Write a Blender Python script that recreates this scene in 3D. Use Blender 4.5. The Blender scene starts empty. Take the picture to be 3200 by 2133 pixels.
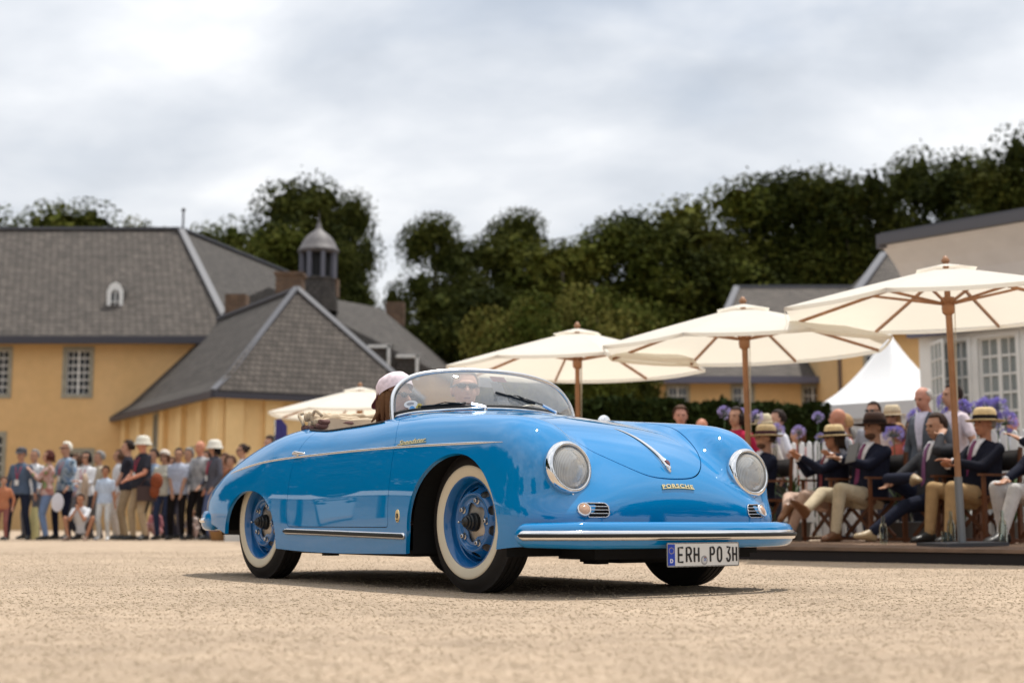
import bpy, bmesh, math, random
import numpy as np
from mathutils import Vector, Matrix, Quaternion
random.seed(7); np.random.seed(7)
R = math.radians
scene = bpy.context.scene
COL = scene.collection
# ------------------------------------------------------------------ camera
cam_d = bpy.data.cameras.new('camera'); cam = bpy.data.objects.new('camera', cam_d); COL.objects.link(cam)
scene.camera = cam
CAM_H = .3237; PITCH = 7.2257
cam_d.lens = 50; cam_d.sensor_width = 36; cam_d.clip_start = .1; cam_d.clip_end = 3000
cam.location = (0, 0, CAM_H); cam.rotation_euler = (R(90 + PITCH), 0, 0)
cam_d.dof.use_dof = True; cam_d.dof.focus_distance = 6.9; cam_d.dof.aperture_fstop = 2.2
# ------------------------------------------------------------------ world: bright broken overcast
world = bpy.data.worlds.new('World'); scene.world = world; world.use_nodes = True
SUN_EL, SUN_AZ = 70, 50          # azimuth: where the light comes from, degrees from +X towards +Y
def build_world():
    nt = world.node_tree; N = nt.nodes; L = nt.links
    N.clear()
    out = N.new('ShaderNodeOutputWorld'); bg = N.new('ShaderNodeBackground')
    sky = N.new('ShaderNodeTexSky'); sky.sky_type = 'NISHITA'; sky.sun_disc = False
    sky.sun_elevation = R(SUN_EL); sky.sun_rotation = R(90 - SUN_AZ); sky.air_density = 1.2; sky.dust_density = 2
    tc = N.new('ShaderNodeTexCoord')
    sep = N.new('ShaderNodeSeparateXYZ'); L.new(tc.outputs['Generated'], sep.inputs[0])
    # project the direction on a cloud plane
    mx = N.new('ShaderNodeMath'); mx.operation = 'MAXIMUM'; mx.inputs[1].default_value = 0
    L.new(sep.outputs[2], mx.inputs[0])
    ad = N.new('ShaderNodeMath'); ad.operation = 'ADD'; ad.inputs[1].default_value = .32; L.new(mx.outputs[0], ad.inputs[0])
    dv = N.new('ShaderNodeVectorMath'); dv.operation = 'DIVIDE'
    cb = N.new('ShaderNodeCombineXYZ')
    for i in range(3): L.new(ad.outputs[0], cb.inputs[i])
    L.new(tc.outputs['Generated'], dv.inputs[0]); L.new(cb.outputs[0], dv.inputs[1])
    mp = N.new('ShaderNodeMapping'); L.new(dv.outputs[0], mp.inputs[0]); mp.inputs['Location'].default_value = (3.1, .35, 0)
    mp.inputs['Scale'].default_value = (1.0, 1.25, 0)
    def noise(scale, detail, rough, dist=0.0):
        n = N.new('ShaderNodeTexNoise'); n.inputs['Scale'].default_value = scale; n.inputs['Detail'].default_value = detail
        n.inputs['Roughness'].default_value = rough; n.inputs['Distortion'].default_value = dist
        L.new(mp.outputs[0], n.inputs['Vector']); return n
    n1 = noise(1.25, 6, .52, .35); n2 = noise(3.4, 5, .5, .2)
    mix = N.new('ShaderNodeMix'); mix.inputs[0].default_value = .42
    L.new(n1.outputs[0], mix.inputs[2]); L.new(n2.outputs[0], mix.inputs[3])
    cr = N.new('ShaderNodeValToRGB'); L.new(mix.outputs[0], cr.inputs[0])
    e = cr.color_ramp.elements
    e[0].position = .36; e[0].color = (.45, .495, .56, 1)
    e[1].position = .60; e[1].color = (.98, .985, .99, 1)
    m = e.new(.45); m.color = (.60, .64, .70, 1)
    m = e.new(.53); m.color = (.77, .795, .835, 1)
    # thin places where the blue of the sky comes through
    cv = N.new('ShaderNodeValToRGB'); L.new(n1.outputs[0], cv.inputs[0])
    cv.color_ramp.elements[0].position = .34; cv.color_ramp.elements[0].color = (.72,)*3 + (1,)
    cv.color_ramp.elements[1].position = .44; cv.color_ramp.elements[1].color = (.94,)*3 + (1,)
    ss = N.new('ShaderNodeVectorMath'); ss.operation = 'SCALE'; ss.inputs['Scale'].default_value = .11; L.new(sky.outputs[0], ss.inputs[0])
    mm = N.new('ShaderNodeMix'); mm.data_type = 'RGBA'
    L.new(cv.outputs[0], mm.inputs[0]); L.new(ss.outputs[0], mm.inputs[6]); L.new(cr.outputs[0], mm.inputs[7])
    # brighter, whiter haze low over the horizon
    hz = N.new('ShaderNodeMapRange'); hz.inputs[1].default_value = 0; hz.inputs[2].default_value = .36
    hz.inputs[3].default_value = .75; hz.inputs[4].default_value = 0; L.new(mx.outputs[0], hz.inputs[0])
    m2 = N.new('ShaderNodeMix'); m2.data_type = 'RGBA'; m2.inputs[7].default_value = (.80, .82, .85, 1)
    L.new(hz.outputs[0], m2.inputs[0]); L.new(mm.outputs[2], m2.inputs[6])
    # an overcast sky grows brighter towards the zenith
    gr = N.new('ShaderNodeMapRange'); gr.inputs[1].default_value = 0; gr.inputs[2].default_value = 1; gr.inputs[3].default_value = 9; gr.inputs[4].default_value = 14; L.new(mx.outputs[0], gr.inputs[0])
    sc = N.new('ShaderNodeVectorMath'); sc.operation = 'SCALE'; L.new(gr.outputs[0], sc.inputs['Scale']); L.new(m2.outputs[2], sc.inputs[0])
    L.new(sc.outputs[0], bg.inputs[0]); bg.inputs[1].default_value = .1
    L.new(bg.outputs[0], out.inputs[0])
build_world()
sun_d = bpy.data.lights.new('sun', 'SUN'); sun = bpy.data.objects.new('sun', sun_d); COL.objects.link(sun)
sun_d.energy = 3.7; sun_d.angle = R(1); sun_d.color = (1, .95, .87)
_d = Vector((math.cos(R(SUN_EL)) * math.cos(R(SUN_AZ)), math.cos(R(SUN_EL)) * math.sin(R(SUN_AZ)), math.sin(R(SUN_EL))))
sun.rotation_euler = _d.to_track_quat('Z', 'Y').to_euler(); sun.location = (0, 0, 30)
scene.view_settings.view_transform = 'Standard'; scene.view_settings.look = 'None'
scene.view_settings.exposure = .16; scene.view_settings.gamma = 1; scene.view_settings.use_curve_mapping = False
scene.render.engine = 'CYCLES'
scene.cycles.max_bounces = 8; scene.cycles.transparent_max_bounces = 12; scene.cycles.transmission_bounces = 6
# ------------------------------------------------------------------ materials
MATS = {}
def mat(name, col=(.5, .5, .5), rough=.6, metal=0.0, spec=.5, coat=0.0, trans=0.0, ior=1.45, noise=None, bump=None, alpha=1, sheen=0):
    """noise=(scale, amount, detail) varies the base colour; bump=(scale, strength, distance)"""
    if name in MATS: return MATS[name]
    m = bpy.data.materials.new(name); m.use_nodes = True; nt = m.node_tree; b = nt.nodes['Principled BSDF']
    b.inputs['Base Color'].default_value = (*col, 1); b.inputs['Roughness'].default_value = rough
    b.inputs['Metallic'].default_value = metal; b.inputs['Specular IOR Level'].default_value = spec
    b.inputs['Coat Weight'].default_value = coat; b.inputs['Coat Roughness'].default_value = .02
    b.inputs['Transmission Weight'].default_value = trans; b.inputs['IOR'].default_value = ior
    b.inputs['Alpha'].default_value = alpha; b.inputs['Sheen Weight'].default_value = sheen
    tc = nt.nodes.new('ShaderNodeTexCoord')
    if noise:
        n = nt.nodes.new('ShaderNodeTexNoise'); n.inputs['Scale'].default_value = noise[0]
        n.inputs['Detail'].default_value = noise[2] if len(noise) > 2 else 4
        nt.links.new(tc.outputs['Object'], n.inputs['Vector'])
        mr = nt.nodes.new('ShaderNodeMapRange'); mr.inputs[1].default_value = .3; mr.inputs[2].default_value = .7
        mr.inputs[3].default_value = 1 - noise[1]; mr.inputs[4].default_value = 1 + noise[1]
        nt.links.new(n.outputs[0], mr.inputs[0])
        s = nt.nodes.new('ShaderNodeVectorMath'); s.operation = 'SCALE'; s.inputs[0].default_value = col
        nt.links.new(mr.outputs[0], s.inputs['Scale']); nt.links.new(s.outputs[0], b.inputs['Base Color'])
    if bump:
        n = nt.nodes.new('ShaderNodeTexNoise'); n.inputs['Scale'].default_value = bump[0]; n.inputs['Detail'].default_value = 5
        nt.links.new(tc.outputs['Object'], n.inputs['Vector'])
        bp = nt.nodes.new('ShaderNodeBump'); bp.inputs['Strength'].default_value = bump[1]; bp.inputs['Distance'].default_value = bump[2]
        nt.links.new(n.outputs[0], bp.inputs['Height']); nt.links.new(bp.outputs[0], b.inputs['Normal'])
    MATS[name] = m
    return m
# ------------------------------------------------------------------ object helpers
def link(name, me, m=None, parent=None, **props):
    o = bpy.data.objects.new(name, me); COL.objects.link(o)
    if m is not None:
        me.materials.clear() if hasattr(me, 'materials') else None
        for q in (m if isinstance(m, (list, tuple)) else [m]): me.materials.append(q)
    if parent is not None: o.parent = parent
    for k, v in props.items(): o[k] = v
    return o
def tag(o, label=None, cat=None, group=None, kind=None):
    if label: o['label'] = label
    if cat: o['category'] = cat
    if group: o['group'] = group
    if kind: o['kind'] = kind
    return o
def thing(name, label, cat, loc=(0, 0, 0), rz=0, group=None):
    o = bpy.data.objects.new(name, None); COL.objects.link(o); o.empty_display_size = .1
    o.location = loc; o.rotation_euler = (0, 0, rz)
    return tag(o, label, cat, group)
def copy_tree(o, parent=None):
    c = o.copy(); COL.objects.link(c)
    if parent is not None: c.parent = parent
    for ch in list(o.children): copy_tree(ch, c)
    return c
class MB:
    """collects plain shapes into one mesh"""
    def __init__(s): s.v = []; s.f = []; s.m = []; s.cm = 0
    def add(s, vs, fs):
        b = len(s.v); s.v += [tuple(p) for p in vs]; s.f += [tuple(i + b for i in f) for f in fs]; s.m += [s.cm] * len(fs); return s
    def box(s, c, d, M=None):
        vs = [Vector((c[0] + d[0] * .5 * i, c[1] + d[1] * .5 * j, c[2] + d[2] * .5 * k)) for k in (-1, 1) for j in (-1, 1) for i in (-1, 1)]
        if M is not None: vs = [M @ v for v in vs]
        return s.add(vs, [(0, 2, 3, 1), (4, 5, 7, 6), (0, 1, 5, 4), (2, 6, 7, 3), (0, 4, 6, 2), (1, 3, 7, 5)])
    def bar(s, a, b, w, h=None, up=(0, 0, 1)):
        h = h or w; a = Vector(a); b = Vector(b); d = (b - a).normalized(); u = Vector(up)
        if abs(d.dot(u)) > .97: u = Vector((1, 0, 0))
        x = d.cross(u).normalized(); y = x.cross(d)
        vs = [p + x * (w * .5 * i) + y * (h * .5 * j) for p in (a, b) for i, j in ((-1, -1), (1, -1), (1, 1), (-1, 1))]
        return s.add(vs, [(0, 1, 2, 3)[::-1], (4, 5, 6, 7)] + [(i, (i + 1) % 4, 4 + (i + 1) % 4, 4 + i) for i in range(4)])
    def tube(s, pts, r, n=8, cap=True, closed=False, flat=None):
        pts = [Vector(p) for p in pts]; rr = r if isinstance(r, (list, tuple)) else [r] * len(pts); k = len(pts)
        prev = None; vs = []
        for i, p in enumerate(pts):
            if closed: d = pts[(i + 1) % k] - pts[i - 1]
            else: d = pts[min(i + 1, k - 1)] - pts[max(i - 1, 0)]
            d.normalize()
            if prev is None:
                u = Vector((0, 0, 1)) if abs(d.z) < .9 else Vector((1, 0, 0)); x = d.cross(u).normalized()
            else: x = (prev - d * prev.dot(d)).normalized()
            prev = x; y = d.cross(x)
            for j in range(n):
                a = 2 * math.pi * j / n
                vs.append(p + (x * math.cos(a) + y * math.sin(a) * (flat or 1)) * rr[i])
        fs = []
        for i in range(k if closed else k - 1):
            for j in range(n):
                a, b = i * n + j, i * n + (j + 1) % n; c = ((i + 1) % k) * n
                fs.append((a, b, c + (j + 1) % n, c + j))
        if cap and not closed: fs += [tuple(range(n))[::-1], tuple(range((k - 1) * n, k * n))]
        return s.add(vs, fs)
    def lathe(s, prof, n=32, M=None, closed=False):
        """prof: (r, h) pairs turned about local Z"""
        vs = []; k = len(prof)
        for r, h in prof:
            for j in range(n):
                a = 2 * math.pi * j / n; vs.append(Vector((r * math.cos(a), r * math.sin(a), h)))
        if M is not None: vs = [M @ v for v in vs]
        fs = [(i * n + j, i * n + (j + 1) % n, ((i + 1) % k) * n + (j + 1) % n, ((i + 1) % k) * n + j) for i in range(k if closed else k - 1) for j in range(n)]
        return s.add(vs, fs)
    def prism(s, poly, z0, z1, M=None):
        n = len(poly); vs = [Vector((x, y, z)) for z in (z0, z1) for x, y in poly]
        if M is not None: vs = [M @ v for v in vs]
        return s.add(vs, [tuple(range(n))[::-1], tuple(range(n, 2 * n))] + [(i, (i + 1) % n, n + (i + 1) % n, n + i) for i in range(n)])
    def ball(s, c, r, n=12, k=8, M=None):
        r = tuple(r) if hasattr(r, "__len__") else (r, r, r); c = Vector(c); vs = []
        for i in range(k + 1):
            t = math.pi * i / k
            for j in range(n):
                a = 2 * math.pi * j / n
                v = Vector((r[0] * math.sin(t) * math.cos(a), r[1] * math.sin(t) * math.sin(a), r[2] * math.cos(t)))
                if M is not None: v = M @ v
                vs.append(c + v)
        return s.add(vs, [(i * n + j, (i + 1) * n + j, (i + 1) * n + (j + 1) % n, i * n + (j + 1) % n) for i in range(k) for j in range(n)])
    def mesh(s, name, smooth=False, weld=False):
        me = bpy.data.meshes.new(name); me.from_pydata([tuple(v) for v in s.v], [], s.f)
        if any(s.m): me.polygons.foreach_set('material_index', s.m)
        if weld or True:
            bm = bmesh.new(); bm.from_mesh(me)
            if weld: bmesh.ops.remove_doubles(bm, verts=bm.verts, dist=1e-5)
            bmesh.ops.recalc_face_normals(bm, faces=bm.faces); bm.to_mesh(me); bm.free()
        if smooth:
            me.polygons.foreach_set('use_smooth', [True] * len(me.polygons))
            if smooth is not True: me.set_sharp_from_angle(angle=R(smooth))
        me.update(); return me
    def build(s, name, m, parent=None, smooth=False, **p): return link(name, s.mesh(name, smooth, weld=bool(smooth)), m, parent, **p)
def spline(xs, ys):
    """natural cubic spline, numpy callable (ys may be columns)"""
    xs = np.asarray(xs, float); ys = np.asarray(ys, float); o = np.argsort(xs); xs = xs[o]; ys = ys[o]; n = len(xs)
    h = np.diff(xs); A = np.eye(n); B = np.zeros_like(ys)
    for i in range(1, n - 1):
        A[i, i - 1] = h[i - 1]; A[i, i] = 2 * (h[i - 1] + h[i]); A[i, i + 1] = h[i]
        B[i] = 6 * ((ys[i + 1] - ys[i]) / h[i] - (ys[i] - ys[i - 1]) / h[i - 1])
    M = np.linalg.solve(A, B)
    def f(x):
        x = np.clip(np.asarray(x, float), xs[0], xs[-1]); i = np.clip(np.searchsorted(xs, x) - 1, 0, n - 2); hh = h[i]
        a = (xs[i + 1] - x) / hh; b = (x - xs[i]) / hh
        if ys.ndim > 1: a = a[..., None]; b = b[..., None]; hh = hh[..., None]
        return a * ys[i] + b * ys[i + 1] + ((a ** 3 - a) * M[i] + (b ** 3 - b) * M[i + 1]) * hh * hh / 6
    return f
def curve3(pts, n):
    """smooth curve through 3-D points, n samples"""
    P = np.array(pts, float); t = np.concatenate([[0], np.cumsum(np.linalg.norm(np.diff(P, axis=0), axis=1))])
    return spline(t, P)(np.linspace(0, t[-1], n))
# ------------------------------------------------------------------ ground
def gravel_material():
    m = bpy.data.materials.new('gravel_ground'); m.use_nodes = True; nt = m.node_tree; N = nt.nodes; L = nt.links; b = N['Principled BSDF']
    tc = N.new('ShaderNodeTexCoord')
    def noi(scale, det=4, rough=.6):
        n = N.new('ShaderNodeTexNoise'); n.inputs['Scale'].default_value = scale; n.inputs['Detail'].default_value = det
        n.inputs['Roughness'].default_value = rough; L.new(tc.outputs['Object'], n.inputs['Vector']); return n
    vo = N.new('ShaderNodeTexVoronoi'); vo.inputs['Scale'].default_value = 105; L.new(tc.outputs['Object'], vo.inputs['Vector'])
    cr = N.new('ShaderNodeValToRGB'); L.new(vo.outputs['Color'], cr.inputs[0])
    e = cr.color_ramp.elements; e[0].position = 0; e[0].color = (.30, .22, .145, 1); e[1].position = 1; e[1].color = (.52, .42, .31, 1)
    k = e.new(.35); k.color = (.405, .308, .222, 1); k = e.new(.7); k.color = (.455, .352, .258, 1)
    big = noi(.55, 6, .7); mr = N.new('ShaderNodeMapRange'); mr.inputs[1].default_value = .3; mr.inputs[2].default_value = .7; mr.inputs[3].default_value = .76; mr.inputs[4].default_value = 1.14
    L.new(big.outputs[0], mr.inputs[0])
    mid = noi(5, 8, .75); mr2 = N.new('ShaderNodeMapRange'); mr2.inputs[1].default_value = .3; mr2.inputs[2].default_value = .7; mr2.inputs[3].default_value = .78; mr2.inputs[4].default_value = 1.14
    L.new(mid.outputs[0], mr2.inputs[0])
    mu = N.new('ShaderNodeMath'); mu.operation = 'MULTIPLY'; L.new(mr.outputs[0], mu.inputs[0]); L.new(mr2.outputs[0], mu.inputs[1])
    s = N.new('ShaderNodeVectorMath'); s.operation = 'SCALE'; L.new(cr.outputs[0], s.inputs[0]); L.new(mu.outputs[0], s.inputs['Scale'])
    L.new(s.outputs[0], b.inputs['Base Color']); b.inputs['Roughness'].default_value = .95; b.inputs['Specular IOR Level'].default_value = .15
    fine = noi(170, 4, .7); b1 = N.new('ShaderNodeBump'); b1.inputs['Strength'].default_value = .42; b1.inputs['Distance'].default_value = .006
    L.new(fine.outputs[0], b1.inputs['Height'])
    b2 = N.new('ShaderNodeBump'); b2.inputs['Strength'].default_value = .10; b2.inputs['Distance'].default_value = .003; b2.invert = True
    L.new(vo.outputs['Distance'], b2.inputs['Height']); L.new(b1.outputs[0], b2.inputs['Normal']); L.new(b2.outputs[0], b.inputs['Normal'])
    return m
def build_ground():
    g = MB(); xs = [-700, -60, -20, -8, 8, 20, 60, 700]; ys = [-300, -20, 0, 10, 30, 80, 900]
    g.add([(x, y, 0) for y in ys for x in xs], [(j * 8 + i, j * 8 + i + 1, (j + 1) * 8 + i + 1, (j + 1) * 8 + i) for j in range(6) for i in range(7)])
    MATS['gravel'] = gravel_material()
    tag(g.build('ground', MATS['gravel']), kind='structure')
    # loose stones lying on the court, in front of and round the car
    rs = np.random.RandomState(3); V = []; F = []
    base = np.array([(1, 0, 0), (-1, 0, 0), (0, 1, 0), (0, -1, 0), (0, 0, 1), (0, 0, -.6)], float)
    fc = np.array([(0, 2, 4), (2, 1, 4), (1, 3, 4), (3, 0, 4), (2, 0, 5), (1, 2, 5), (3, 1, 5), (0, 3, 5)])
    n = 110000
    y = 2.3 + 14 * rs.rand(n) ** 1.35; x = (rs.rand(n) - .5) * (y * .9 + .5); sz = .0019 + .0042 * rs.rand(n) ** 4
    sz *= np.where(y < 5, 1, 1.25)
    ang = rs.rand(n) * 6.28; c, s_ = np.cos(ang), np.sin(ang)
    P = base[None] * (sz[:, None, None] * (.7 + .6 * rs.rand(n, 1, 3))) * (1 + .25 * (rs.rand(n, 6, 3) - .5))
    X = P[..., 0] * c[:, None] - P[..., 1] * s_[:, None] + x[:, None]; Y = P[..., 0] * s_[:, None] + P[..., 1] * c[:, None] + y[:, None]
    V = np.stack([X, Y, P[..., 2] * .6 + (sz * .15)[:, None]], -1).reshape(-1, 3); F = (fc[None] + (np.arange(n) * 6)[:, None, None]).reshape(-1, 3)
    me = np_mesh('pebbles', V, F); 
    mi = rs.choice(4, n, p=[.54, .24, .18, .04]).repeat(8); me.polygons.foreach_set('material_index', mi.astype('i'))
    o = link('gravel', me, [mat('stone_a', (.46, .36, .25), .9, spec=.2), mat('stone_b', (.54, .44, .33), .9, spec=.2), mat('stone_c', (.38, .29, .20), .9, spec=.2), mat('stone_d', (.22, .16, .115), .9, spec=.2)])
    tag(o, 'fine loose stones scattered over the sandy court', 'gravel', kind='stuff')
def np_mesh(name, V, F, normals=None, smooth=False):
    me = bpy.data.meshes.new(name); V = np.asarray(V, 'f'); F = np.asarray(F, 'i'); k = F.shape[1]
    me.vertices.add(len(V)); me.vertices.foreach_set('co', V.ravel())
    me.loops.add(F.size); me.loops.foreach_set('vertex_index', F.ravel())
    me.polygons.add(len(F)); me.polygons.foreach_set('loop_start', np.arange(0, F.size, k, dtype='i')); me.polygons.foreach_set('loop_total', np.full(len(F), k, 'i'))
    if smooth or normals is not None: me.polygons.foreach_set('use_smooth', np.ones(len(F), bool))
    me.update(calc_edges=True); me.validate()
    if normals is not None: me.normals_split_custom_set_from_vertices([tuple(n) for n in np.asarray(normals, float)])
    return me
# ------------------------------------------------------------------ the car body as a smooth surface
Z0 = .33
sA = spline([-3.2, -2.9, -2.6, -2.2, -1.8, -1.3, -.8, -.4, 0, .3, .7], [.56, .63, .705, .775, .808, .815, .815, .812, .805, .79, .76])
sT = spline([-3.2, -3.0, -2.8, -2.5, -2.2, -1.9, -1.5, -1.1, -.8, -.55, -.3, 0, .2, .4, .6, .75], [.46, .565, .665, .775, .845, .885, .905, .916, .916, .904, .870, .818, .776, .718, .643, .59])
sP = spline([-3.2, -2.7, -2.2, -1.6, -.6, 0, .7], [4.2, 4.6, 5.4, 6.4, 6.4, 6.2, 5.5])
sC = spline([-3.2, -2.4, -1.9, -1, -.5, 0, .3, .5, .6, .75], [.10, .12, .10, .10, .13, .14, .20, .36, .48, .55])
sTf = spline([-1.3, -.9, -.5, -.2, 0, .2, .37, .48, .60, .75], [.78, .82, .838, .838, .832, .815, .795, .772, .735, .66])
sTr = spline([-3.2, -2.9, -2.6, -2.3, -2.0, -1.7, -1.3], [.52, .60, .70, .775, .815, .82, .80])
def smin(a, b, k):
    h = np.clip(.5 + .5 * (b - a) / k, 0, 1); return b * (1 - h) + a * h - k * h * (1 - h)
def body_f(P):
    x, y, z = P[..., 0], np.abs(P[..., 1]), P[..., 2]
    zz = z - Z0; T = sT(x) - sC(x) * y * y
    t = np.where(zz > 0, zz / (T - Z0), -zz / .55); s = y / sA(x)
    nf = np.maximum(0, (x + .2) / .877); nr = np.maximum(0, (-1.75 - x) / 1.28)
    e = s ** sP(x) + t ** 2.7 + nf ** 5.2 + nr ** 4.0
    hull = (e ** (1 / 3.2) - 1) * .5
    Tf = sTf(x); yf = np.where(x > .2, .578, .578)
    t = np.where(z > .42, (z - .42) / (Tf - .42), (.42 - z) / .42); s = np.abs(y - yf) / .232
    n1 = np.maximum(0, (x + .15) / .70); n2 = np.maximum(0, (-.2 - x) / 1.15)
    e = s ** 2.5 + t ** 2.4 + n1 ** 7 + n2 ** 2.6
    fen = (e ** .4 - 1) * .26
    Tr = sTr(x)
    t = np.where(z > .4, (z - .4) / (Tr - .4), (.4 - z) / .5); s = np.abs(y - .50) / .31
    n1 = np.maximum(0, (x + 2.1) / .75); n2 = np.maximum(0, (-2.1 - x) / .93)
    e = s ** 2.6 + t ** 2.4 + n1 ** 2.6 + n2 ** 3.4
    rf = (e ** .4 - 1) * .30
    return smin(smin(hull, fen, .085), rf, .10)
def body_n(P, h=2e-3):
    g = np.stack([body_f(P + np.eye(3)[i] * h) - body_f(P - np.eye(3)[i] * h) for i in range(3)], -1)
    return g / (np.linalg.norm(g, axis=-1, keepdims=True) + 1e-12)
def march(O, D, t0=.02, t1=2.0, n=34):
    """solve body_f(O + t D) = 0 by bisection from the inside"""
    a = np.full(len(O), t0); b = np.full(len(O), t1)
    for _ in range(n):
        m = (a + b) / 2; ins = body_f(O + D * m[:, None]) < 0
        a = np.where(ins, m, a); b = np.where(ins, b, m)
    return O + D * a[:, None]
def on_side(x, z, sgn=-1):
    x = np.atleast_1d(np.asarray(x, float)); z = np.atleast_1d(np.asarray(z, float)) + 0 * x; x = x + 0 * z
    return march(np.stack([x, 0 * x, z], -1), np.tile([0, sgn, 0.], (len(x), 1)))
def on_top(x, y):
    x = np.atleast_1d(np.asarray(x, float)); y = np.atleast_1d(np.asarray(y, float)) + 0 * x; x = x + 0 * y
    return march(np.stack([x, y, 0 * x + .35], -1), np.tile([0, 0, 1.], (len(x), 1)))
def on_nose(y, z):
    y = np.atleast_1d(np.asarray(y, float)); z = np.atleast_1d(np.asarray(z, float)) + 0 * y; y = y + 0 * z
    return march(np.stack([0 * y - .1, y, z], -1), np.tile([1., 0, 0], (len(y), 1)))
def project(P):
    for _ in range(3):
        f = body_f(P); h = 2e-3
        g = np.stack([(body_f(P + np.eye(3)[i] * h) - body_f(P - np.eye(3)[i] * h)) / (2 * h) for i in range(3)], -1)
        P = P - g * (f / (np.sum(g * g, -1) + 1e-12))[:, None]
    return P
def body_sheet():
    th = np.radians(np.linspace(-38, 218, 236)); cy, sz = np.cos(th), np.sin(th)
    O = []; D = []
    for ph in np.radians(np.concatenate([[.02], np.linspace(1.2, 88, 95)])): O.append(np.tile([-.30, 0, .30], (len(th), 1))); D.append(np.stack([np.full(len(th), math.cos(ph)), -cy * math.sin(ph), sz * math.sin(ph)], -1))
    for x in np.linspace(-.30, -2.2, 150): O.append(np.tile([x, 0, .30], (len(th), 1))); D.append(np.stack([0 * cy, -cy, sz], -1))
    for ph in np.radians(np.linspace(91.5, 177, 80)): O.append(np.tile([-2.2, 0, .30], (len(th), 1))); D.append(np.stack([np.full(len(th), math.cos(ph)), -cy * math.sin(ph), sz * math.sin(ph)], -1))
    r = len(O); c = len(th); V = march(np.concatenate(O), np.concatenate(D))
    i, j = np.meshgrid(np.arange(r - 1), np.arange(c - 1), indexing='ij'); a = i * c + j
    q = np.stack([a, a + 1, a + c + 1, a + c], -1).reshape(-1, 4)
    T = np.concatenate([q[:, [0, 1, 2]], q[:, [0, 2, 3]]])
    return V, T
def cut(V, T, g, tol=0.0, proj=project):
    """split triangles along g = 0; returns the new V, T"""
    G = g(V); s = G > 0; st = s[T]; cr = st.any(1) & ~st.all(1)
    C = T[cr]; keep = T[~cr]
    sc = s[C]; lone_pos = sc.sum(1) == 1; lone = np.where(lone_pos, np.argmax(sc, 1), np.argmin(sc, 1))
    k = np.arange(len(C)); a = C[k, lone]; b = C[k, (lone + 1) % 3]; c = C[k, (lone + 2) % 3]
    E = np.concatenate([np.sort(np.stack([a, b], 1), 1), np.sort(np.stack([a, c], 1), 1)])
    U, inv = np.unique(E, axis=0, return_inverse=True); inv = inv.reshape(-1)
    lo, hi = V[U[:, 0]], V[U[:, 1]]; ga = G[U[:, 0]]; gb = G[U[:, 1]]
    t0 = np.zeros(len(U)); t1 = np.ones(len(U))
    for _ in range(18):
        tm = (t0 + t1) / 2; gm = g(lo + (hi - lo) * tm[:, None]); same = (gm > 0) == (ga > 0)
        t0 = np.where(same, tm, t0); t1 = np.where(same, t1, tm)
    P = lo + (hi - lo) * ((t0 + t1) / 2)[:, None]
    if proj: P = proj(P)
    n = len(V); ab = n + inv[:len(C)]; ac = n + inv[len(C):]
    T2 = np.concatenate([keep, np.stack([a, ab, ac], 1), np.stack([ab, b, c], 1), np.stack([ab, c, ac], 1)])
    return np.concatenate([V, P]), T2
def compact(V, T):
    u, inv = np.unique(T, return_inverse=True); return V[u], inv.reshape(T.shape), u
def with_lip(V, N, T, depth):
    """adds a return flange, running inwards, round every open edge"""
    E = np.concatenate([T[:, [0, 1]], T[:, [1, 2]], T[:, [2, 0]]]); key = np.sort(E, 1)
    U, inv, cnt = np.unique(key, axis=0, return_inverse=True, return_counts=True); B = E[cnt[inv.reshape(-1)] == 1]
    k = len(B); n = len(V); a, b = B[:, 0], B[:, 1]
    d = depth(V) if callable(depth) else np.full(len(V), depth)
    P0, P1 = V[a], V[b]; Q0 = P0 - N[a] * d[a][:, None]; Q1 = P1 - N[b] * d[b][:, None]
    fn = np.cross(P1 - P0, N[a]); fn /= np.linalg.norm(fn, axis=1, keepdims=True) + 1e-9
    V2 = np.concatenate([V, P0, P1, Q1, Q0]); N2 = np.concatenate([N, fn, fn, fn, fn]); i = np.arange(k)
    A, Bq, Cq, Dq = n + i, n + k + i, n + 2 * k + i, n + 3 * k + i
    return V2, N2, np.concatenate([T, np.stack([Bq, A, Dq], 1), np.stack([Bq, Dq, Cq], 1)])
def rbox(x, y, x0, x1, y0, y1, r):
    """signed distance to a rounded rectangle"""
    cx, cy = (x0 + x1) / 2, (y0 + y1) / 2; qx = np.abs(x - cx) - (x1 - x0) / 2 + r; qy = np.abs(y - cy) - (y1 - y0) / 2 + r
    return np.minimum(np.maximum(qx, qy), 0) + np.hypot(np.maximum(qx, 0), np.maximum(qy, 0)) - r
hood_w = spline([-.45, -.3, 0, .15, .3, .4, .45, .515], [.50, .49, .465, .445, .415, .385, .365, .325])
_hc = curve3([(.624, 0, 0), (.619, .09, 0), (.604, .155, 0), (.572, .212, 0), (.515, .275, 0), (.42, .345, 0), (.30, .392, 0), (.1, .455, 0), (-.12, .475, 0), (-.32, .47, 0), (-.40, .42, 0), (-.425, .3, 0), (-.435, 0, 0)], 160)[:, :2]
HOOD = np.concatenate([_hc, (_hc * [1, -1])[::-1][1:-1]])
def poly_sd(px, py, poly):
    d = np.full(px.shape, 1e9); ins = np.zeros(px.shape, bool); n = len(poly)
    for i in range(n):
        ax, ay = poly[i]; bx, by = poly[(i + 1) % n]; ex, ey = bx - ax, by - ay; wx, wy = px - ax, py - ay
        t = np.clip((wx * ex + wy * ey) / (ex * ex + ey * ey + 1e-12), 0, 1); d = np.minimum(d, np.hypot(wx - ex * t, wy - ey * t))
        c = ((ay > py) != (by > py)) & (px < ex * (py - ay) / (ey + 1e-15) + ax); ins ^= c
    return np.where(ins, -d, d)
GX = np.linspace(-.6, .75, 271); GY = np.linspace(-.6, .6, 241)
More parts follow.
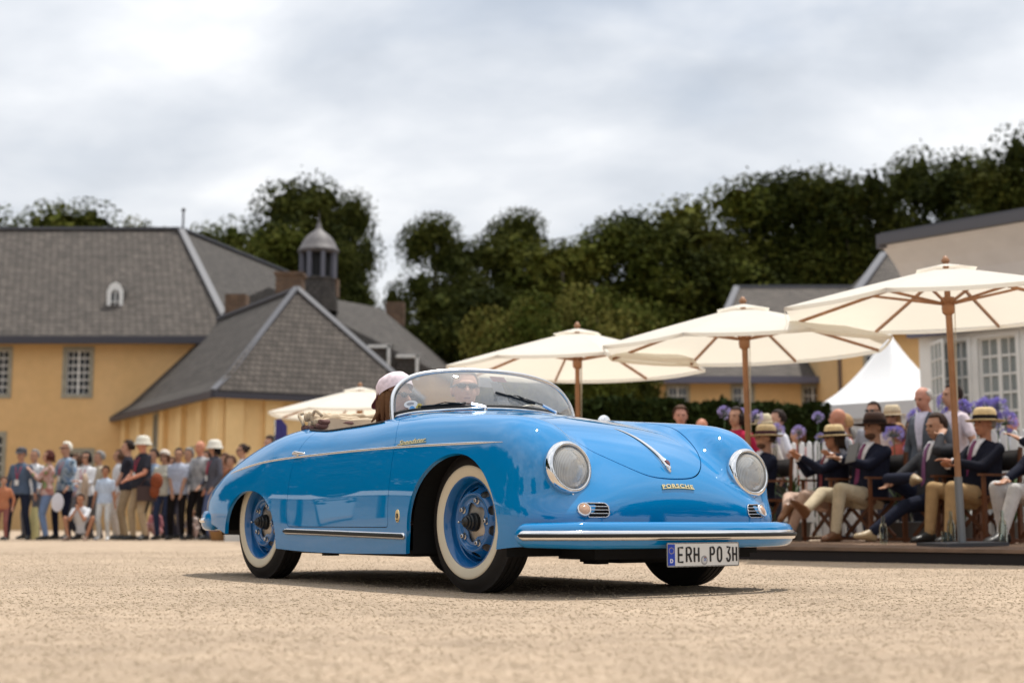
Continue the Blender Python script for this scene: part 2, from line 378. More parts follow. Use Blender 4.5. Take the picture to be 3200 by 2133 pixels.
_GG = poly_sd(*np.meshgrid(GX, GY, indexing='ij'), HOOD)
def g_hood(P):
    x = np.clip((P[:, 0] - GX[0]) / (GX[1] - GX[0]), 0, len(GX) - 1.001); y = np.clip((P[:, 1] - GY[0]) / (GY[1] - GY[0]), 0, len(GY) - 1.001)
    i, j = x.astype(int), y.astype(int); u, v = x - i, y - j
    g = _GG[i, j] * (1 - u) * (1 - v) + _GG[i + 1, j] * u * (1 - v) + _GG[i, j + 1] * (1 - u) * v + _GG[i + 1, j + 1] * u * v
    # the steep nose needs the seam told by height, not by plan position
    return np.where(P[:, 2] < .46, .2, g)
GAP = .0022
_df = spline([.2, .45, .68, .74, .78, .82, .86, .92], [-.530, -.532, -.546, -.575, -.612, -.665, -.76, -.86])
def g_door(P):
    front = P[:, 0] - _df(P[:, 2]); back = -1.612 - P[:, 0]; low = .298 - P[:, 2]
    r = .035; qx = back + r; qz = low + r
    bl = np.minimum(np.maximum(qx, qz), 0) + np.hypot(np.maximum(qx, 0), np.maximum(qz, 0)) - r
    qf = front + .02; fl = np.minimum(np.maximum(qf, qz - r + .02), 0) + np.hypot(np.maximum(qf, 0), np.maximum(qz - r + .02, 0)) - .02
    g = np.maximum(bl, fl)
    return np.where(np.abs(P[:, 1]) > .3, g, .3)
def g_lid(P):
    return np.where(P[:, 2] > .45, rbox(P[:, 0], P[:, 1], -2.95, -2.12, -.42, .42, .16), .3)
def g_cock(P):
    w = .648 - .05 * np.clip((-1.3 - P[:, 0]) / .55, 0, 1) ** 2
    fr = -.665 - .6 * (P[:, 1]) ** 2                       # follows the foot of the windscreen
    g = rbox(P[:, 0], P[:, 1] * .648 / w, -1.86, -.2, -.648, .648, .13)
    return np.where(P[:, 2] > .6, np.maximum(g, P[:, 0] - fr), .3)
def g_archf(P):
    dx = P[:, 0] - .0; dz = np.maximum(P[:, 2] - .278, 0); w = .360 + .02 * np.clip((.278 - P[:, 2]) / .1, 0, 1) * (dx < 0) - .03 * np.clip((.278 - P[:, 2]) / .1, 0, 1) * (dx > 0)
    return np.where(np.abs(P[:, 1]) > .42, (np.hypot(dx / w, dz / .360) - 1) * .36, .3)
def g_archr(P):
    dx = np.abs(P[:, 0] + 2.095) / .352; dz = np.maximum(P[:, 2] - .20, 0) / .302
    return np.where(np.abs(P[:, 1]) > .42, ((dx ** 2.25 + dz ** 2.25) ** (1 / 2.25) - 1) * .33, .3)
_zb = spline([-3.2, -2.55, -2.5, -1.78, -1.6, -.4, .3, .45, .75], [.30, .285, .27, .18, .172, .172, .20, .215, .215])
def g_bot(P): return _zb(P[:, 0]) - P[:, 2]
# ------------------------------------------------------------------ car
CAR_LOC = (.3752, 7.0623, 0); CAR_RZ = R(-53.848)
def sweep(mb, P, Nn, sec, scale=None, cap=True):
    """P points, Nn outward normals; sec = [(side, out)] closed outline; side runs along tangent x normal"""
    P = np.array(P, float); Nn = np.array(Nn, float); k = len(P); t = np.gradient(P, axis=0); t /= np.linalg.norm(t, axis=1, keepdims=True)
    Nn = Nn - t * np.sum(Nn * t, 1)[:, None]; Nn /= np.linalg.norm(Nn, axis=1, keepdims=True); s = np.cross(t, Nn); vs = []
    for i in range(k):
        a = scale[i] if scale is not None else (1, 1)
        for u, v in sec: vs.append(P[i] + s[i] * u * a[0] + Nn[i] * v * a[1])
    n = len(sec); fs = [(i * n + j, i * n + (j + 1) % n, (i + 1) * n + (j + 1) % n, (i + 1) * n + j) for i in range(k - 1) for j in range(n)]
    if cap: fs += [tuple(range(n))[::-1], tuple(range((k - 1) * n, k * n))]
    mb.add(vs, fs); return mb
def text_verts(s, size, extrude=0.0, bold=0.0, xs=1.0, space=1.0, res=3):
    """text as mesh arrays, centred on x, baseline 0"""
    cu = bpy.data.curves.new('t', 'FONT'); cu.body = s; cu.size = size; cu.extrude = extrude; cu.offset = bold; cu.align_x = 'CENTER'
    cu.space_character = space; cu.resolution_u = res
    o = bpy.data.objects.new('t', cu); COL.objects.link(o); dg = bpy.context.evaluated_depsgraph_get()
    me = bpy.data.meshes.new_from_object(o.evaluated_get(dg)); V = np.array([v.co[:] for v in me.vertices]).reshape(-1, 3); F = [tuple(p.vertices) for p in me.polygons]
    bpy.data.objects.remove(o); bpy.data.curves.remove(cu); bpy.data.meshes.remove(me)
    V[:, 0] *= xs; return V, F
def semi(w, h, n=7):
    """half-round section of width w standing h proud"""
    return [(-w / 2, -.003)] + [(-w / 2 * math.cos(math.pi * i / (n - 1)), h * math.sin(math.pi * i / (n - 1))) for i in range(n)] + [(w / 2, -.003)]
def build_car():
    paint = mat('blue_paint', (.0003, .205, .50), .5, spec=0.0, coat=1.0); paint.node_tree.nodes['Principled BSDF'].inputs['Coat IOR'].default_value = 1.72
    chrome = mat('chrome', (.78, .78, .78), .06, 1.0); rubber = mat('black_rubber', (.02, .02, .02), .55, spec=.3)
    black = mat('black_underbody', (.012, .012, .012), .8, spec=.2); gold = mat('gilt_letter', (.85, .68, .36), .22, 1.0)
    car = thing('convertible_car', 'light blue vintage open two-seater roadster with whitewall tyres driving over the gravel', 'car', CAR_LOC, CAR_RZ)
    V, T = body_sheet()
    for g in (g_bot, g_archf, g_archr, g_cock, lambda P: g_hood(P) - GAP, lambda P: g_hood(P) + GAP, lambda P: g_door(P) - GAP * .8, lambda P: g_door(P) + GAP * .8, lambda P: g_lid(P) - GAP, lambda P: g_lid(P) + GAP):
        V, T = cut(V, T, g)
    Nn = body_n(V); fn = np.cross(V[T[:, 1]] - V[T[:, 0]], V[T[:, 2]] - V[T[:, 0]])
    flip = np.sum(fn * Nn[T[:, 0]], 1) < 0; T[flip] = T[flip][:, ::-1]
    ar = np.linalg.norm(fn, axis=1); T = T[ar > 1e-10]
    C = V[T].mean(1); out = (g_bot(C) > 0) | (g_archf(C) < 0) | (g_archr(C) < 0) | (g_cock(C) < 0)
    gh, gd, gl = g_hood(C), g_door(C), g_lid(C)
    seam = (abs(gh) < GAP) | (abs(gd) < GAP * .8) | (abs(gl) < GAP); keep = ~out & ~seam
    def piece(name, mask, parent, lip=.022, **p):
        v, t, u = compact(V, T[mask]); n = Nn[u]; v, n, t = with_lip(v, n, t, lip)
        return link(name, np_mesh(name, v, t, n), paint, parent, **p)
    body = piece('body', keep & (gh > 0) & (gd > 0) & (gl > 0), car)
    hood = piece('hood', keep & (gh < 0), car)
    piece('engine_lid', keep & (gl < 0), car)
    doorR = piece('door', keep & (gd < 0) & (C[:, 1] < 0), car); doorL = piece('door', keep & (gd < 0) & (C[:, 1] > 0), car)
    # ---- wheel wells, floor pan, inner tub
    for s in (-1, 1):
        for cx, z0, rr, tr in ((0, .275, .385, .42), (-2.13, .24, .40, .42)):
            m = MB(); n = 20; pr = []
            arc = [(cx + rr * math.cos(a), z0 + rr * math.sin(a)) for a in [math.pi * i / n for i in range(n + 1)]]
            zl_ = .172 if cx == 0 else .275; arc = [(cx + rr, zl_ if cx == 0 else .2)] + [a_ for a_ in arc if a_[1] > zl_] + [(cx - rr, zl_)]
            m.add([(x, s * y, min(z, .66)) for y in (.775, .40) for x, z in arc], [(i, i + 1, len(arc) + i + 1, len(arc) + i) for i in range(len(arc) - 1)] + [tuple(range(len(arc), 2 * len(arc)))])
            m.build('wheel_well', black, car)
    m = MB(); m.box((-1.05, 0, .172), (1.25, 1.50, .03)); m.box((.50, 0, .185), (.26, .95, .05)); m.box((-2.78, 0, .27), (.28, 1.2, .05))
    m.box((0, 0, .20), (.82, .80, .05)); m.box((-2.13, 0, .22), (.86, .80, .12)); m.box((-1.65, 0, .19), (.2, 1.45, .05))
    m.box((.30, -.20, .155), (.10, .07, .05)); m.box((.12, .12, .15), (.30, .30, .04)); m.box((-1.33, -.70, .165), (.08, .06, .04))
    m.tube([(0, -.55, .25), (0, .55, .25)], .03, 10); m.tube([(-2.1, -.55, .26), (-2.1, .55, .26)], .035, 10); m.tube([(-2.5, -.35, .2), (-3.0, -.35, .2)], .022, 10)
    m.build('floor_pan', black, car)
    tan = mat('beige_leather', (.42, .32, .22), .6, noise=(6, .12), bump=(60, .2, .004)); rb = mat('red_brown_carpet', (.13, .06, .055), .9)
    m = MB(); m.box((-1.24, 0, .30), (1.36, 1.40, .02)); m.box((-.56, 0, .56), (.03, 1.38, .46)); m.box((-1.93, 0, .53), (.03, 1.34, .46))
    for s in (-1, 1): m.box((-1.24, s * .705, .50), (1.36, .03, .42))
    m.build('interior', rb, car)
    m = MB()                                                    # dash board with its padded roll
    P = [(-.80 - .10 * (y / .6) ** 2, y, .835) for y in np.linspace(-.58, .58, 15)]; m.tube(P, .032, 10); m.build('dashboard', paint, car, smooth=True)
    for y in (-.33, .33):                                       # seats
        m = MB(); pts = curve3([(-1.55, y, .42), (-1.70, y, .60), (-1.80, y, .80), (-1.83, y, .90)], 9)
        sweep(m, pts, np.tile([1, 0, .3], (9, 1)), [(-.22, -.02), (-.24, .03), (-.18, .07), (0, .05), (.18, .07), (.24, .03), (.22, -.02)], [(1 - .25 * (i / 8) ** 3, 1) for i in range(9)])
        m.box((-1.36, y, .43), (.46, .46, .12)); m.build('seat', tan, car, smooth=50)
    w = thing('steering_wheel', None, None, (-.98, .33, .80)); w.parent = car; w.rotation_euler = (0, R(-62), 0)
    m = MB(); m.tube([(.19 * math.cos(a), .19 * math.sin(a), 0) for a in np.linspace(0, 2 * math.pi, 28, endpoint=False)], .011, 8, closed=True); m.build('rim', mat('ivory', (.5, .42, .3), .3), w, smooth=True)
    m = MB(); m.lathe([(0, .02), (.035, .015), (.04, -.03), (.015, -.05), (.015, -.3)], 14)
    for a in (0, 2.1, 4.2): m.bar((.03 * math.cos(a), .03 * math.sin(a), 0), (.185 * math.cos(a), .185 * math.sin(a), 0), .02, .006)
    m.build('spokes', chrome, w, smooth=40)
    # ---- folded soft top, tonneau hump behind the seats
    canv = mat('beige_canvas', (.50, .40, .28), .9, bump=(80, .5, .003), noise=(9, .1)); canv2 = mat('brown_lining', (.16, .085, .075), .9)
    top = MB()
    ys = np.linspace(-.56, .56, 41)
    def fold(x0, z0, dx, dz, th, ph, seed):
        rr = np.random.RandomState(seed); pts = []
        for k, y in enumerate(ys):
            e = 1 - abs(y / .56) ** 6
            pts.append((x0 + dx * (y / .56) ** 2 + .006 * math.sin(9 * y + ph), y, z0 + dz * e + .008 * math.sin(13 * y + ph) + .004 * rr.randn()))
        top.tube(pts, [th * (.75 + .35 * abs(math.sin(5 * y + ph))) for y in ys], 8, flat=1.6)
    fold(-1.90, .880, .03, .02, .018, 0, 1); fold(-1.86, .905, .03, .015, .017, 1, 2); fold(-1.93, .915, .02, .015, .016, 2, 3); fold(-1.83, .88, .04, .02, .018, 3, 4); fold(-1.89, .935, .02, .005, .013, 4, 5); 
    st = top.build('folded_soft_top', canv, car, smooth=True)
    m = MB()
    for x0, z0, yy in ((-1.90, .862, 1.03), (-1.85, .858, 1.03), (-1.94, .864, 1.03), (-1.80, .868, 1.0), (-1.80, .893, .97)): m.tube([(x0 + .03 * (y / .56) ** 2, y * yy, z0) for y in ys], .017, 8)
    m.build('lining', canv2, st, smooth=True)
    m = MB(); m.box((-1.80, 0, .80), (.05, 1.1, .18)); m.build('rear_panel', canv2, car)
    # handles of the hood frame standing up at the corner
    m = MB()
    for s in (-1, 1): m.tube(curve3([(-1.90, s * .575, .88), (-1.925, s * .58, .915), (-1.955, s * .575, .945), (-1.945, s * .55, .955)], 8), .010, 8); m.tube(curve3([(-1.84, s * .55, .92), (-1.80, s * .56, .955), (-1.76, s * .56, .952), (-1.73, s * .55, .925)], 8), .009, 8)
    m.build('strap', canv, st, smooth=True, kind='stuff')
    # ---- cockpit edge bead
    for s in (-1, 1):
        xs = np.linspace(-1.72, -.87, 26); y = .652 - .045 * np.clip((-1.3 - xs) / .55, 0, 1) ** 2
        P = on_top(xs, s * y); m = MB(); m.tube(P + np.array([0, 0, .003]), .006, 8); m.build('door_top_bead', rubber, car, smooth=True)
    # ---- windscreen
    fh = [(-.855, -.607, .835), (-.868, -.606, .90), (-.882, -.592, .975), (-.890, -.556, 1.032), (-.885, -.49, 1.080), (-.862, -.38, 1.111), (-.832, -.22, 1.130)]
    fr = curve3(fh + [(-.815, 0, 1.137)] + [(x, -y, z) for x, y, z in fh[::-1]], 90)
    yb = np.linspace(-.60, .60, 60); xb = -.640 - .6 * yb ** 2; base = on_top(xb, yb) + np.array([0, 0, .012])
    ws = thing('windscreen', None, None); ws.parent = car
    w_in = fr.copy(); ctr = np.array([-.82, 0, .98]); nrm = np.array([.75, 0, .66])
    m = MB(); sec = [(-.013, -.004), (-.010, .008), (0, .011), (.010, .008), (.013, -.004), (0, -.009)]
    m.tube(fr, .0125, 10); m.build('frame', mat('polished_frame', (.82, .82, .82), .24, 1.0), ws, smooth=True)
    m = MB(); P = fr + (ctr - fr) * .022; m.tube(P, .0085, 8); Pb = base + np.array([-.004, 0, .008]); m.tube(Pb, .011, 8); m.build('rubber_seal', rubber, ws, smooth=True)
    m = MB(); m.tube(base + np.array([.012, 0, -.003]), .007, 8); m.build('base_strip', chrome, ws, smooth=True)
    # glass: rows from foot to frame
    top_y = np.interp(np.linspace(0, 1, 60), np.linspace(0, 1, 90), fr[:, 1])
    rows = 14; G = []
    s_fr = np.concatenate([[0], np.cumsum(np.linalg.norm(np.diff(fr, axis=0), axis=1))]); s_fr /= s_fr[-1]
    for i in range(rows):
        v = i / (rows - 1)
        for j in range(60):
            u = j / 59; uu = u
            tp = np.array([np.interp(uu, s_fr, fr[:, a]) for a in range(3)]); b = base[j] + np.array([-.004, 0, .006])
            q = b * (1 - v) + tp * v; q = q + nrm * .022 * math.sin(math.pi * v) * math.sin(math.pi * u) ** .6; G.append(q)
    gm = bpy.data.materials.new('windscreen_glass'); gm.use_nodes = True; nt = gm.node_tree; nt.nodes.clear()
    o_ = nt.nodes.new('ShaderNodeOutputMaterial'); mx = nt.nodes.new('ShaderNodeMixShader'); tr = nt.nodes.new('ShaderNodeBsdfTransparent'); gl = nt.nodes.new('ShaderNodeBsdfGlossy'); df = nt.nodes.new('ShaderNodeBsdfDiffuse')
    gl.inputs['Roughness'].default_value = .01; tr.inputs[0].default_value = (.93, .96, .94, 1); df.inputs[0].default_value = (.6, .6, .6, 1)
    frn = nt.nodes.new('ShaderNodeFresnel'); frn.inputs[0].default_value = 1.75
    dx = nt.nodes.new('ShaderNodeMixShader'); dx.inputs[0].default_value = .33; nt.links.new(tr.outputs[0], dx.inputs[1]); nt.links.new(df.outputs[0], dx.inputs[2])  # grey diffuse share paints the pale reflected veil into the glass
    nt.links.new(frn.outputs[0], mx.inputs[0]); nt.links.new(dx.outputs[0], mx.inputs[1]); nt.links.new(gl.outputs[0], mx.inputs[2]); nt.links.new(mx.outputs[0], o_.inputs[0])
    F = [(i * 60 + j, i * 60 + j + 1, (i + 1) * 60 + j + 1, (i + 1) * 60 + j) for i in range(rows - 1) for j in range(59)]
    link('glass', np_mesh('glass', G, F, smooth=True), gm, ws)
    GV = np.array(G).reshape(rows, 60, 3)
    def on_glass(u, v, off=.004):
        a, b = u * 59, v * (rows - 1); i, j = int(min(b, rows - 2)), int(min(a, 58)); fa, fb = a - j, b - i
        q = GV[i, j] * (1 - fa) * (1 - fb) + GV[i, j + 1] * fa * (1 - fb) + GV[i + 1, j] * (1 - fa) * fb + GV[i + 1, j + 1] * fa * fb
        du = GV[i, j + 1] - GV[i, j]; dv = GV[i + 1, j] - GV[i, j]; n = np.cross(dv, du); n /= np.linalg.norm(n)
        if n[0] < 0: n = -n
        return q + n * off, n
    globals()['on_glass'] = on_glass
    # round stickers inside the glass, red and grey cards
    def disc(name, u, v, ru, rv, m, off, seg=20, rect=False):
        c, n = on_glass(u, v, off); X = np.array([0, 1., 0]) - n * n[1]; X /= np.linalg.norm(X); Y = np.cross(n, X)
        if Y[2] < 0: Y = -Y
        if rect: pts = [c + X * ru * a + Y * rv * b for a, b in ((-1, -1), (1, -1), (1, 1), (-1, 1))]
        else: pts = [c + X * ru * math.cos(2 * math.pi * i / seg) + Y * rv * math.sin(2 * math.pi * i / seg) for i in range(seg)]
        mb = MB(); k = len(pts); mb.add(list(pts) + [p - n * .0006 for p in pts], [tuple(range(k)), tuple(range(k, 2 * k))[::-1]] + [(i, (i + 1) % k, k + (i + 1) % k, k + i) for i in range(k)])
        return mb.build(name, m, ws), c, n, X, Y
    white = mat('sticker_white', (.75, .75, .75), .5); sb = mat('sticker_blue', (.10, .35, .65), .5); sy = mat('sticker_yellow', (.62, .48, .10), .5); red = mat('sticker_red', (.55, .06, .05), .5); grey = mat('sticker_grey', (.32, .32, .34), .6)
    disc('sticker', .090, .33, .036, .021, white, .005); disc('emblem', .090, .35, .020, .008, grey, .0062)
    disc('sticker', .076, .13, .0205, .0205, white, .005); disc('emblem', .076, .13, .014, .014, sb, .0062)
    disc('sticker', .104, .12, .019, .019, sy, .005); disc('emblem', .104, .12, .009, .009, mat('sticker_dark', (.12, .10, .02), .5), .0062)
    disc('toll_card', .50, .74, .048, .024, red, -.004, rect=True); disc('number_card', .475, .34, .036, .075, grey, -.012, rect=True)
    _, c, n, X, Y = disc('card_panel', .475, .20, .034, .028, mat('card_light', (.55, .55, .57), .6), -.009, rect=True)
    tv, tf = text_verts('C24', .038, .0004); mb = MB(); mb.add([c + X * p[0] + Y * (p[1] - .012) + n * (.0012 + p[2]) for p in tv], tf); mb.build('lettering', mat('card_print', (.85, .85, .85), .6), ws)
    m = MB(); m.box((0, 0, 0), (.012, .12, .05)); mi = m.build('rear_view_mirror', mat('pale_mirror_back', (.62, .62, .62), .6), ws); mi.location = (-.90, .03, 1.085)
    # ---- wipers
    for u0, v0, u1, v1, up, vp, py in ((.11, .11, .285, .07, .545, .02, -.195), (.44, .30, .64, .12, .84, .02, .29)):
        wp = thing('wiper', None, None); wp.parent = ws
        a, _ = on_glass(u0, v0, .012); b, _ = on_glass(u1, v1, .012); mid = a * .5 + b * .5; pv = on_top(-.59 - .5 * py ** 2, py)[0] + np.array([0, 0, .012])
        m = MB(); m.bar(a, b, .005, .014, up=(.7, 0, .7)); m.build('blade', rubber, wp)
        up_ = np.array([.012, 0, .012]); m = MB(); m.tube([a * .8 + b * .2, mid + up_, a * .2 + b * .8], .0028, 6); m.tube([mid + up_, pv + (mid - pv) * .35 + up_ * 1.2], .0032, 6); m.build('blade_holder', mat('black_steel', (.03, .03, .03), .3, .5), wp, smooth=True)
        m = MB(); q0 = pv + (mid - pv) * .36 + up_ * 1.1; m.bar(q0, pv + up_ * .4, .016, .008, up=(.7, 0, .7)); m.build('arm', mat('bright_steel', (.45, .55, .7), .35, 1.0), wp)
        m = MB(); m.lathe([(0, .016), (.007, .014), (.010, .004), (.012, -.012)], 12); k = m.build('pivot', chrome, wp, smooth=True); k.location = pv
    # ---- side mirror on the far wing
    sm = thing('side_mirror', None, None); sm.parent = car; p = on_top(-.74, .70)[0]; sm.location = p
    m = MB(); m.tube([(0, 0, -.01), (0, .01, .03), (0, .02, .06)], .006, 8); m.ball((.0, .025, .075), (.028, .045, .045), 16, 10); m.build('housing', chrome, sm, smooth=True)
    # ---- side trims
    for s in (-1, 1):
        zl = spline([-2.47, -2.2, -1.7, -1.2, -.6, -.1, .36], [.613, .646, .677, .687, .689, .685, .677])
        xs = np.linspace(-2.47, .335, 90); P = on_side(xs, zl(xs), s); n = body_n(P); sc = [(min(1, .15 + 6 * min(i, 89 - i) / 89 * 2), min(1, .3 + 6 * min(i, 89 - i) / 89 * 2)) for i in range(90)]
        m = MB(); sweep(m, P, n, semi(.0135, .007), sc); m.build('side_moulding', chrome, car, smooth=60)
        xs = np.linspace(-1.635, -.372, 40); zr = .274 - (xs + 1.635) / 1.263 * .018; P = on_side(xs, zr, s); n = body_n(P)
        def ends(k, r):
            L = 1.263; d = [min(i, k - 1 - i) / (k - 1) * L for i in range(k)]; return [(math.sqrt(max(0.02, 1 - (1 - min(1, q / r)) ** 2)),) * 2 for q in d]
        tt = np.concatenate([[0, .004, .012, .025, .04], np.linspace(.06, .94, 20), [.96, .975, .988, .996, 1]]); xs = -1.635 + tt * 1.263; P = on_side(xs, .274 - tt * .018, s); n = body_n(P)
        d = np.minimum(tt, 1 - tt) * 1.263; e = [(math.sqrt(max(.01, 1 - (1 - min(1, q / .018)) ** 2)), 1) for q in d]
        m = MB(); sweep(m, P, n, semi(.036, .012, 9), e); rk = m.build('sill_trim', chrome, car, smooth=60)
        m = MB(); sweep(m, P[1:-1] + n[1:-1] * .0095, n[1:-1], semi(.016, .0065, 7), e[1:-1]); m.build('rubber_insert', rubber, rk, smooth=60)
    # ---- door handle (right side seen, same on the left)
    for s, dr in ((-1, doorR), (1, doorL)):
        p = on_side(-1.60, .697, s)[0]; q = on_side(-1.495, .695, s)[0]; up = np.array([0, s, 0]); h = thing('door_handle', None, None); h.parent = dr
        m = MB(); m.ball(p + up * .004, (.020, .010, .013), 14, 8); m.tube([p + up * .002, p + up * .024], .009, 10); m.build('base', chrome, h, smooth=True)
        m = MB(); m.tube(curve3([p + up * .024 - np.array([.016, 0, .004]), p + up * .030 + np.array([.01, 0, .005]), (p + q) / 2 + up * .030 + np.array([0, 0, .004]), q + up * .018], 10), [.006, .009, .010, .010, .009, .009, .008, .008, .007, .005], 10); m.build('lever', chrome, h, smooth=True)
    # ---- coachbuilder's badge on the wing, script, lock cover
    p = on_side(-.440, .353)[0]; n = body_n(p[None])[0]; X = np.array([1., 0, 0]); Z = np.array([0, 0, 1.]); bd = MB()
    el = lambda a, b, o, k=24: [p + n * o + X * a * math.cos(2 * math.pi * i / k) + Z * b * math.copysign(abs(math.sin(2 * math.pi * i / k)) ** .8, math.sin(2 * math.pi * i / k)) for i in range(k)]
    bd.add(el(.0175, .032, .0) + el(.016, .030, .004), [(i, (i + 1) % 24, 24 + (i + 1) % 24, 24 + i) for i in range(24)] + [tuple(range(24, 48))]); bo = bd.build('wing_badge', gold, body)
    bk = mat('badge_black', (.02, .02, .02), .4); m = MB(); m.add(el(.0115, .0125, .0046), [tuple(range(24))]); m.add([q + Z * .0 for q in el(.006, .007, .0052)], []); m.build('badge_disc', bk, bo)
    tv, tf = text_verts('S', .017, .0003); m = MB(); m.add([p + n * (.0052 + q[2]) + X * q[0] + Z * (q[1] - .006) for q in tv], tf); m.build('lettering', gold, bo)
    tv, tf = text_verts('w', .018, .0003, .0004); m = MB(); m.add([p + n * (.0050 + q[2]) + X * q[0] + Z * (q[1] - .025) for q in tv], tf); m.build('lettering', bk, bo)
    tv, tf = text_verts('Speedster', .038, .0018, .0006, 1.0, 1.0); tv[:, 0] += .15 * tv[:, 1]; w = tv[:, 0].max() - tv[:, 0].min(); tv[:, 0] *= .232 / w
    P = on_side(-.40 + tv[:, 0], .702 + tv[:, 1] * .8 + tv[:, 0] * .03); n = body_n(P); m = MB(); m.add(P + n * (.003 + tv[:, 2])[:, None], tf)
    tb = on_side(np.linspace(-.525, -.272, 12), .7005 + np.linspace(-.126, .127, 12) * .03); sweep(m, tb, body_n(tb), [(-.0014, 0), (-.0014, .005), (.0014, .005), (.0014, 0)]); m.build('script_lettering', gold, body)
    # ---- name on the nose
    tv, tf = text_verts('PORSCHE', .027, .0018, .0009, 1.45, 1.18); w = tv[:, 0].max() - tv[:, 0].min(); tv[:, 0] *= .190 / w; tv[:, 1] *= .85
    P = on_nose(tv[:, 0], .478 + tv[:, 1] - tv[:, 0] ** 2 * .5); P[:, 1] = tv[:, 0]; n = body_n(P); m = MB(); m.add(P + n * (.0035 + tv[:, 2])[:, None], tf)
    yy = np.linspace(-.098, .098, 16); tb = on_nose(yy, .476 - yy ** 2 * .5); sweep(m, tb, body_n(tb), [(-.0016, 0), (-.0016, .006), (.0016, .006), (.0016, 0)]); m.build('nose_lettering', gold, body)
    # ---- bonnet handle with crest
    hx = np.concatenate([np.linspace(.205, .50, 18), np.linspace(.515, .600, 8)]); P = on_top(hx, 0); n = body_n(P); k = len(hx); m = MB()
    wd = np.interp(hx, [.205, .25, .42, .53, .56, .585, .600], [.05, .22, .45, .62, .95, .80, .12]); ht = np.interp(hx, [.205, .25, .42, .53, .56, .59, .600], [.15, .5, 1.0, 1.5, 1.9, 1.5, .6])
    sweep(m, P, n, semi(.036, .013, 9), list(zip(wd, ht))); hh = m.build('bonnet_handle', chrome, hood, smooth=60)
    pc = on_top(.570, 0)[0]; nc = body_n(pc[None])[0]; tz = np.array([nc[2], 0, -nc[0]]); m = MB(); sh = [(-.010, -.017), (.010, -.017), (.0115, -.004), (.008, .008), (0, .019), (-.008, .008), (-.0115, -.004)]
    m.add([pc + nc * o + np.array([0, 1., 0]) * a * sc_ + tz * b * sc_ for o, sc_ in ((.0200, 1), (.0245, .93)) for a, b in sh], [tuple(range(7, 14))] + [(i, (i + 1) % 7, 7 + (i + 1) % 7, 7 + i) for i in range(7)])
    m.build('crest', mat('crest_red', (.13, .03, .03), .35, .3), hh)
    # ---- headlights
    glass = bpy.data.materials.new('lens_glass'); glass.use_nodes = True; nt = glass.node_tree; nt.nodes.clear()
    o_ = nt.nodes.new('ShaderNodeOutputMaterial'); mx = nt.nodes.new('ShaderNodeMixShader'); tr = nt.nodes.new('ShaderNodeBsdfTransparent'); gl = nt.nodes.new('ShaderNodeBsdfGlossy'); df = nt.nodes.new('ShaderNodeBsdfDiffuse')
    gl.inputs['Roughness'].default_value = .04; tr.inputs[0].default_value = (.93, .93, .89, 1); df.inputs[0].default_value = (.88, .86, .80, 1)
    wv = nt.nodes.new('ShaderNodeTexWave'); wv.bands_direction = 'Y'; wv.inputs['Scale'].default_value = 44; wv.inputs['Distortion'].default_value = .8
    tcn = nt.nodes.new('ShaderNodeTexCoord'); nt.links.new(tcn.outputs['Object'], wv.inputs[0]); bp = nt.nodes.new('ShaderNodeBump'); bp.inputs['Strength'].default_value = .6; bp.inputs['Distance'].default_value = .006
    nt.links.new(wv.outputs[0], bp.inputs['Height']); nt.links.new(bp.outputs[0], gl.inputs['Normal'])
    frn = nt.nodes.new('ShaderNodeFresnel'); frn.inputs[0].default_value = 1.6; nt.links.new(bp.outputs[0], frn.inputs['Normal'])
    mr = nt.nodes.new('ShaderNodeMapRange'); mr.inputs[3].default_value = .30; mr.inputs[4].default_value = .52; nt.links.new(wv.outputs[0], mr.inputs[0])  # whitish diffuse share paints the lamp's reflected brightness into the lens
    dx = nt.nodes.new('ShaderNodeMixShader'); nt.links.new(mr.outputs[0], dx.inputs[0]); nt.links.new(tr.outputs[0], dx.inputs[1]); nt.links.new(df.outputs[0], dx.inputs[2])
    nt.links.new(frn.outputs[0], mx.inputs[0]); nt.links.new(dx.outputs[0], mx.inputs[1]); nt.links.new(gl.outputs[0], mx.inputs[2]); nt.links.new(mx.outputs[0], o_.inputs[0])
    for s in (-1, 1):
        h = thing('headlight', None, None, (.562, s * .558, .563)); h.parent = car
        h.rotation_euler = (Matrix.Rotation(R(90 - 12), 4, 'Y')).to_euler()   # local +Z looks forward and a little up
        m = MB(); m.lathe([(.10, -.050), (.116, -.042), (.1215, -.028), (.1225, -.014), (.119, .000), (.111, .010), (.103, .013), (.099, .009), (.0975, -.01)], 56); m.build('chrome_ring', chrome, h, smooth=True)
        m = MB(); m.lathe([(.0975, -.004), (.088, .009), (.072, .018), (.05, .025), (.025, .029), (.0001, .030)], 48); m.build('lens', glass, h, smooth=True)
        m = MB(); m.lathe([(.0975, -.004), (.090, -.028), (.070, -.052), (.045, -.066), (.02, -.072), (.0001, -.073)], 40); m.build('reflector', mat('reflector', (.92, .91, .88), .16, 1.0), h, smooth=True)
        m = MB(); m.ball((0, 0, -.035), (.012, .012, .018), 12, 8); m.tube([(0, 0, -.07), (0, 0, -.04)], .008, 8); m.bar((.0, -.09, -.03), (0, .09, -.03), .004); m.build('bulb', mat('bulb', (.55, .50, .42), .3), h, smooth=40)
        m = MB(); m.ball((.1235, 0, -.010), (.010, .009, .010), 12, 8); m.box((.118, 0, -.014), (.016, .012, .014)); m.build('screw', chrome, h, smooth=40)
        # turn signal and horn grille
        ts = thing('turn_signal', None, None); ts.parent = car; c = on_nose(s * .546, .376)[0]; n = body_n(c[None])[0]; M = Matrix.Translation(c) @ Vector(n).to_track_quat('Z', 'Y').to_matrix().to_4x4()
        m = MB(); m.lathe([(.020, -.01), (.033, -.006), (.0335, .004), (.031, .010), (.027, .012), (.0255, .008)], 32, M=M); m.build('bezel', chrome, ts, smooth=True)
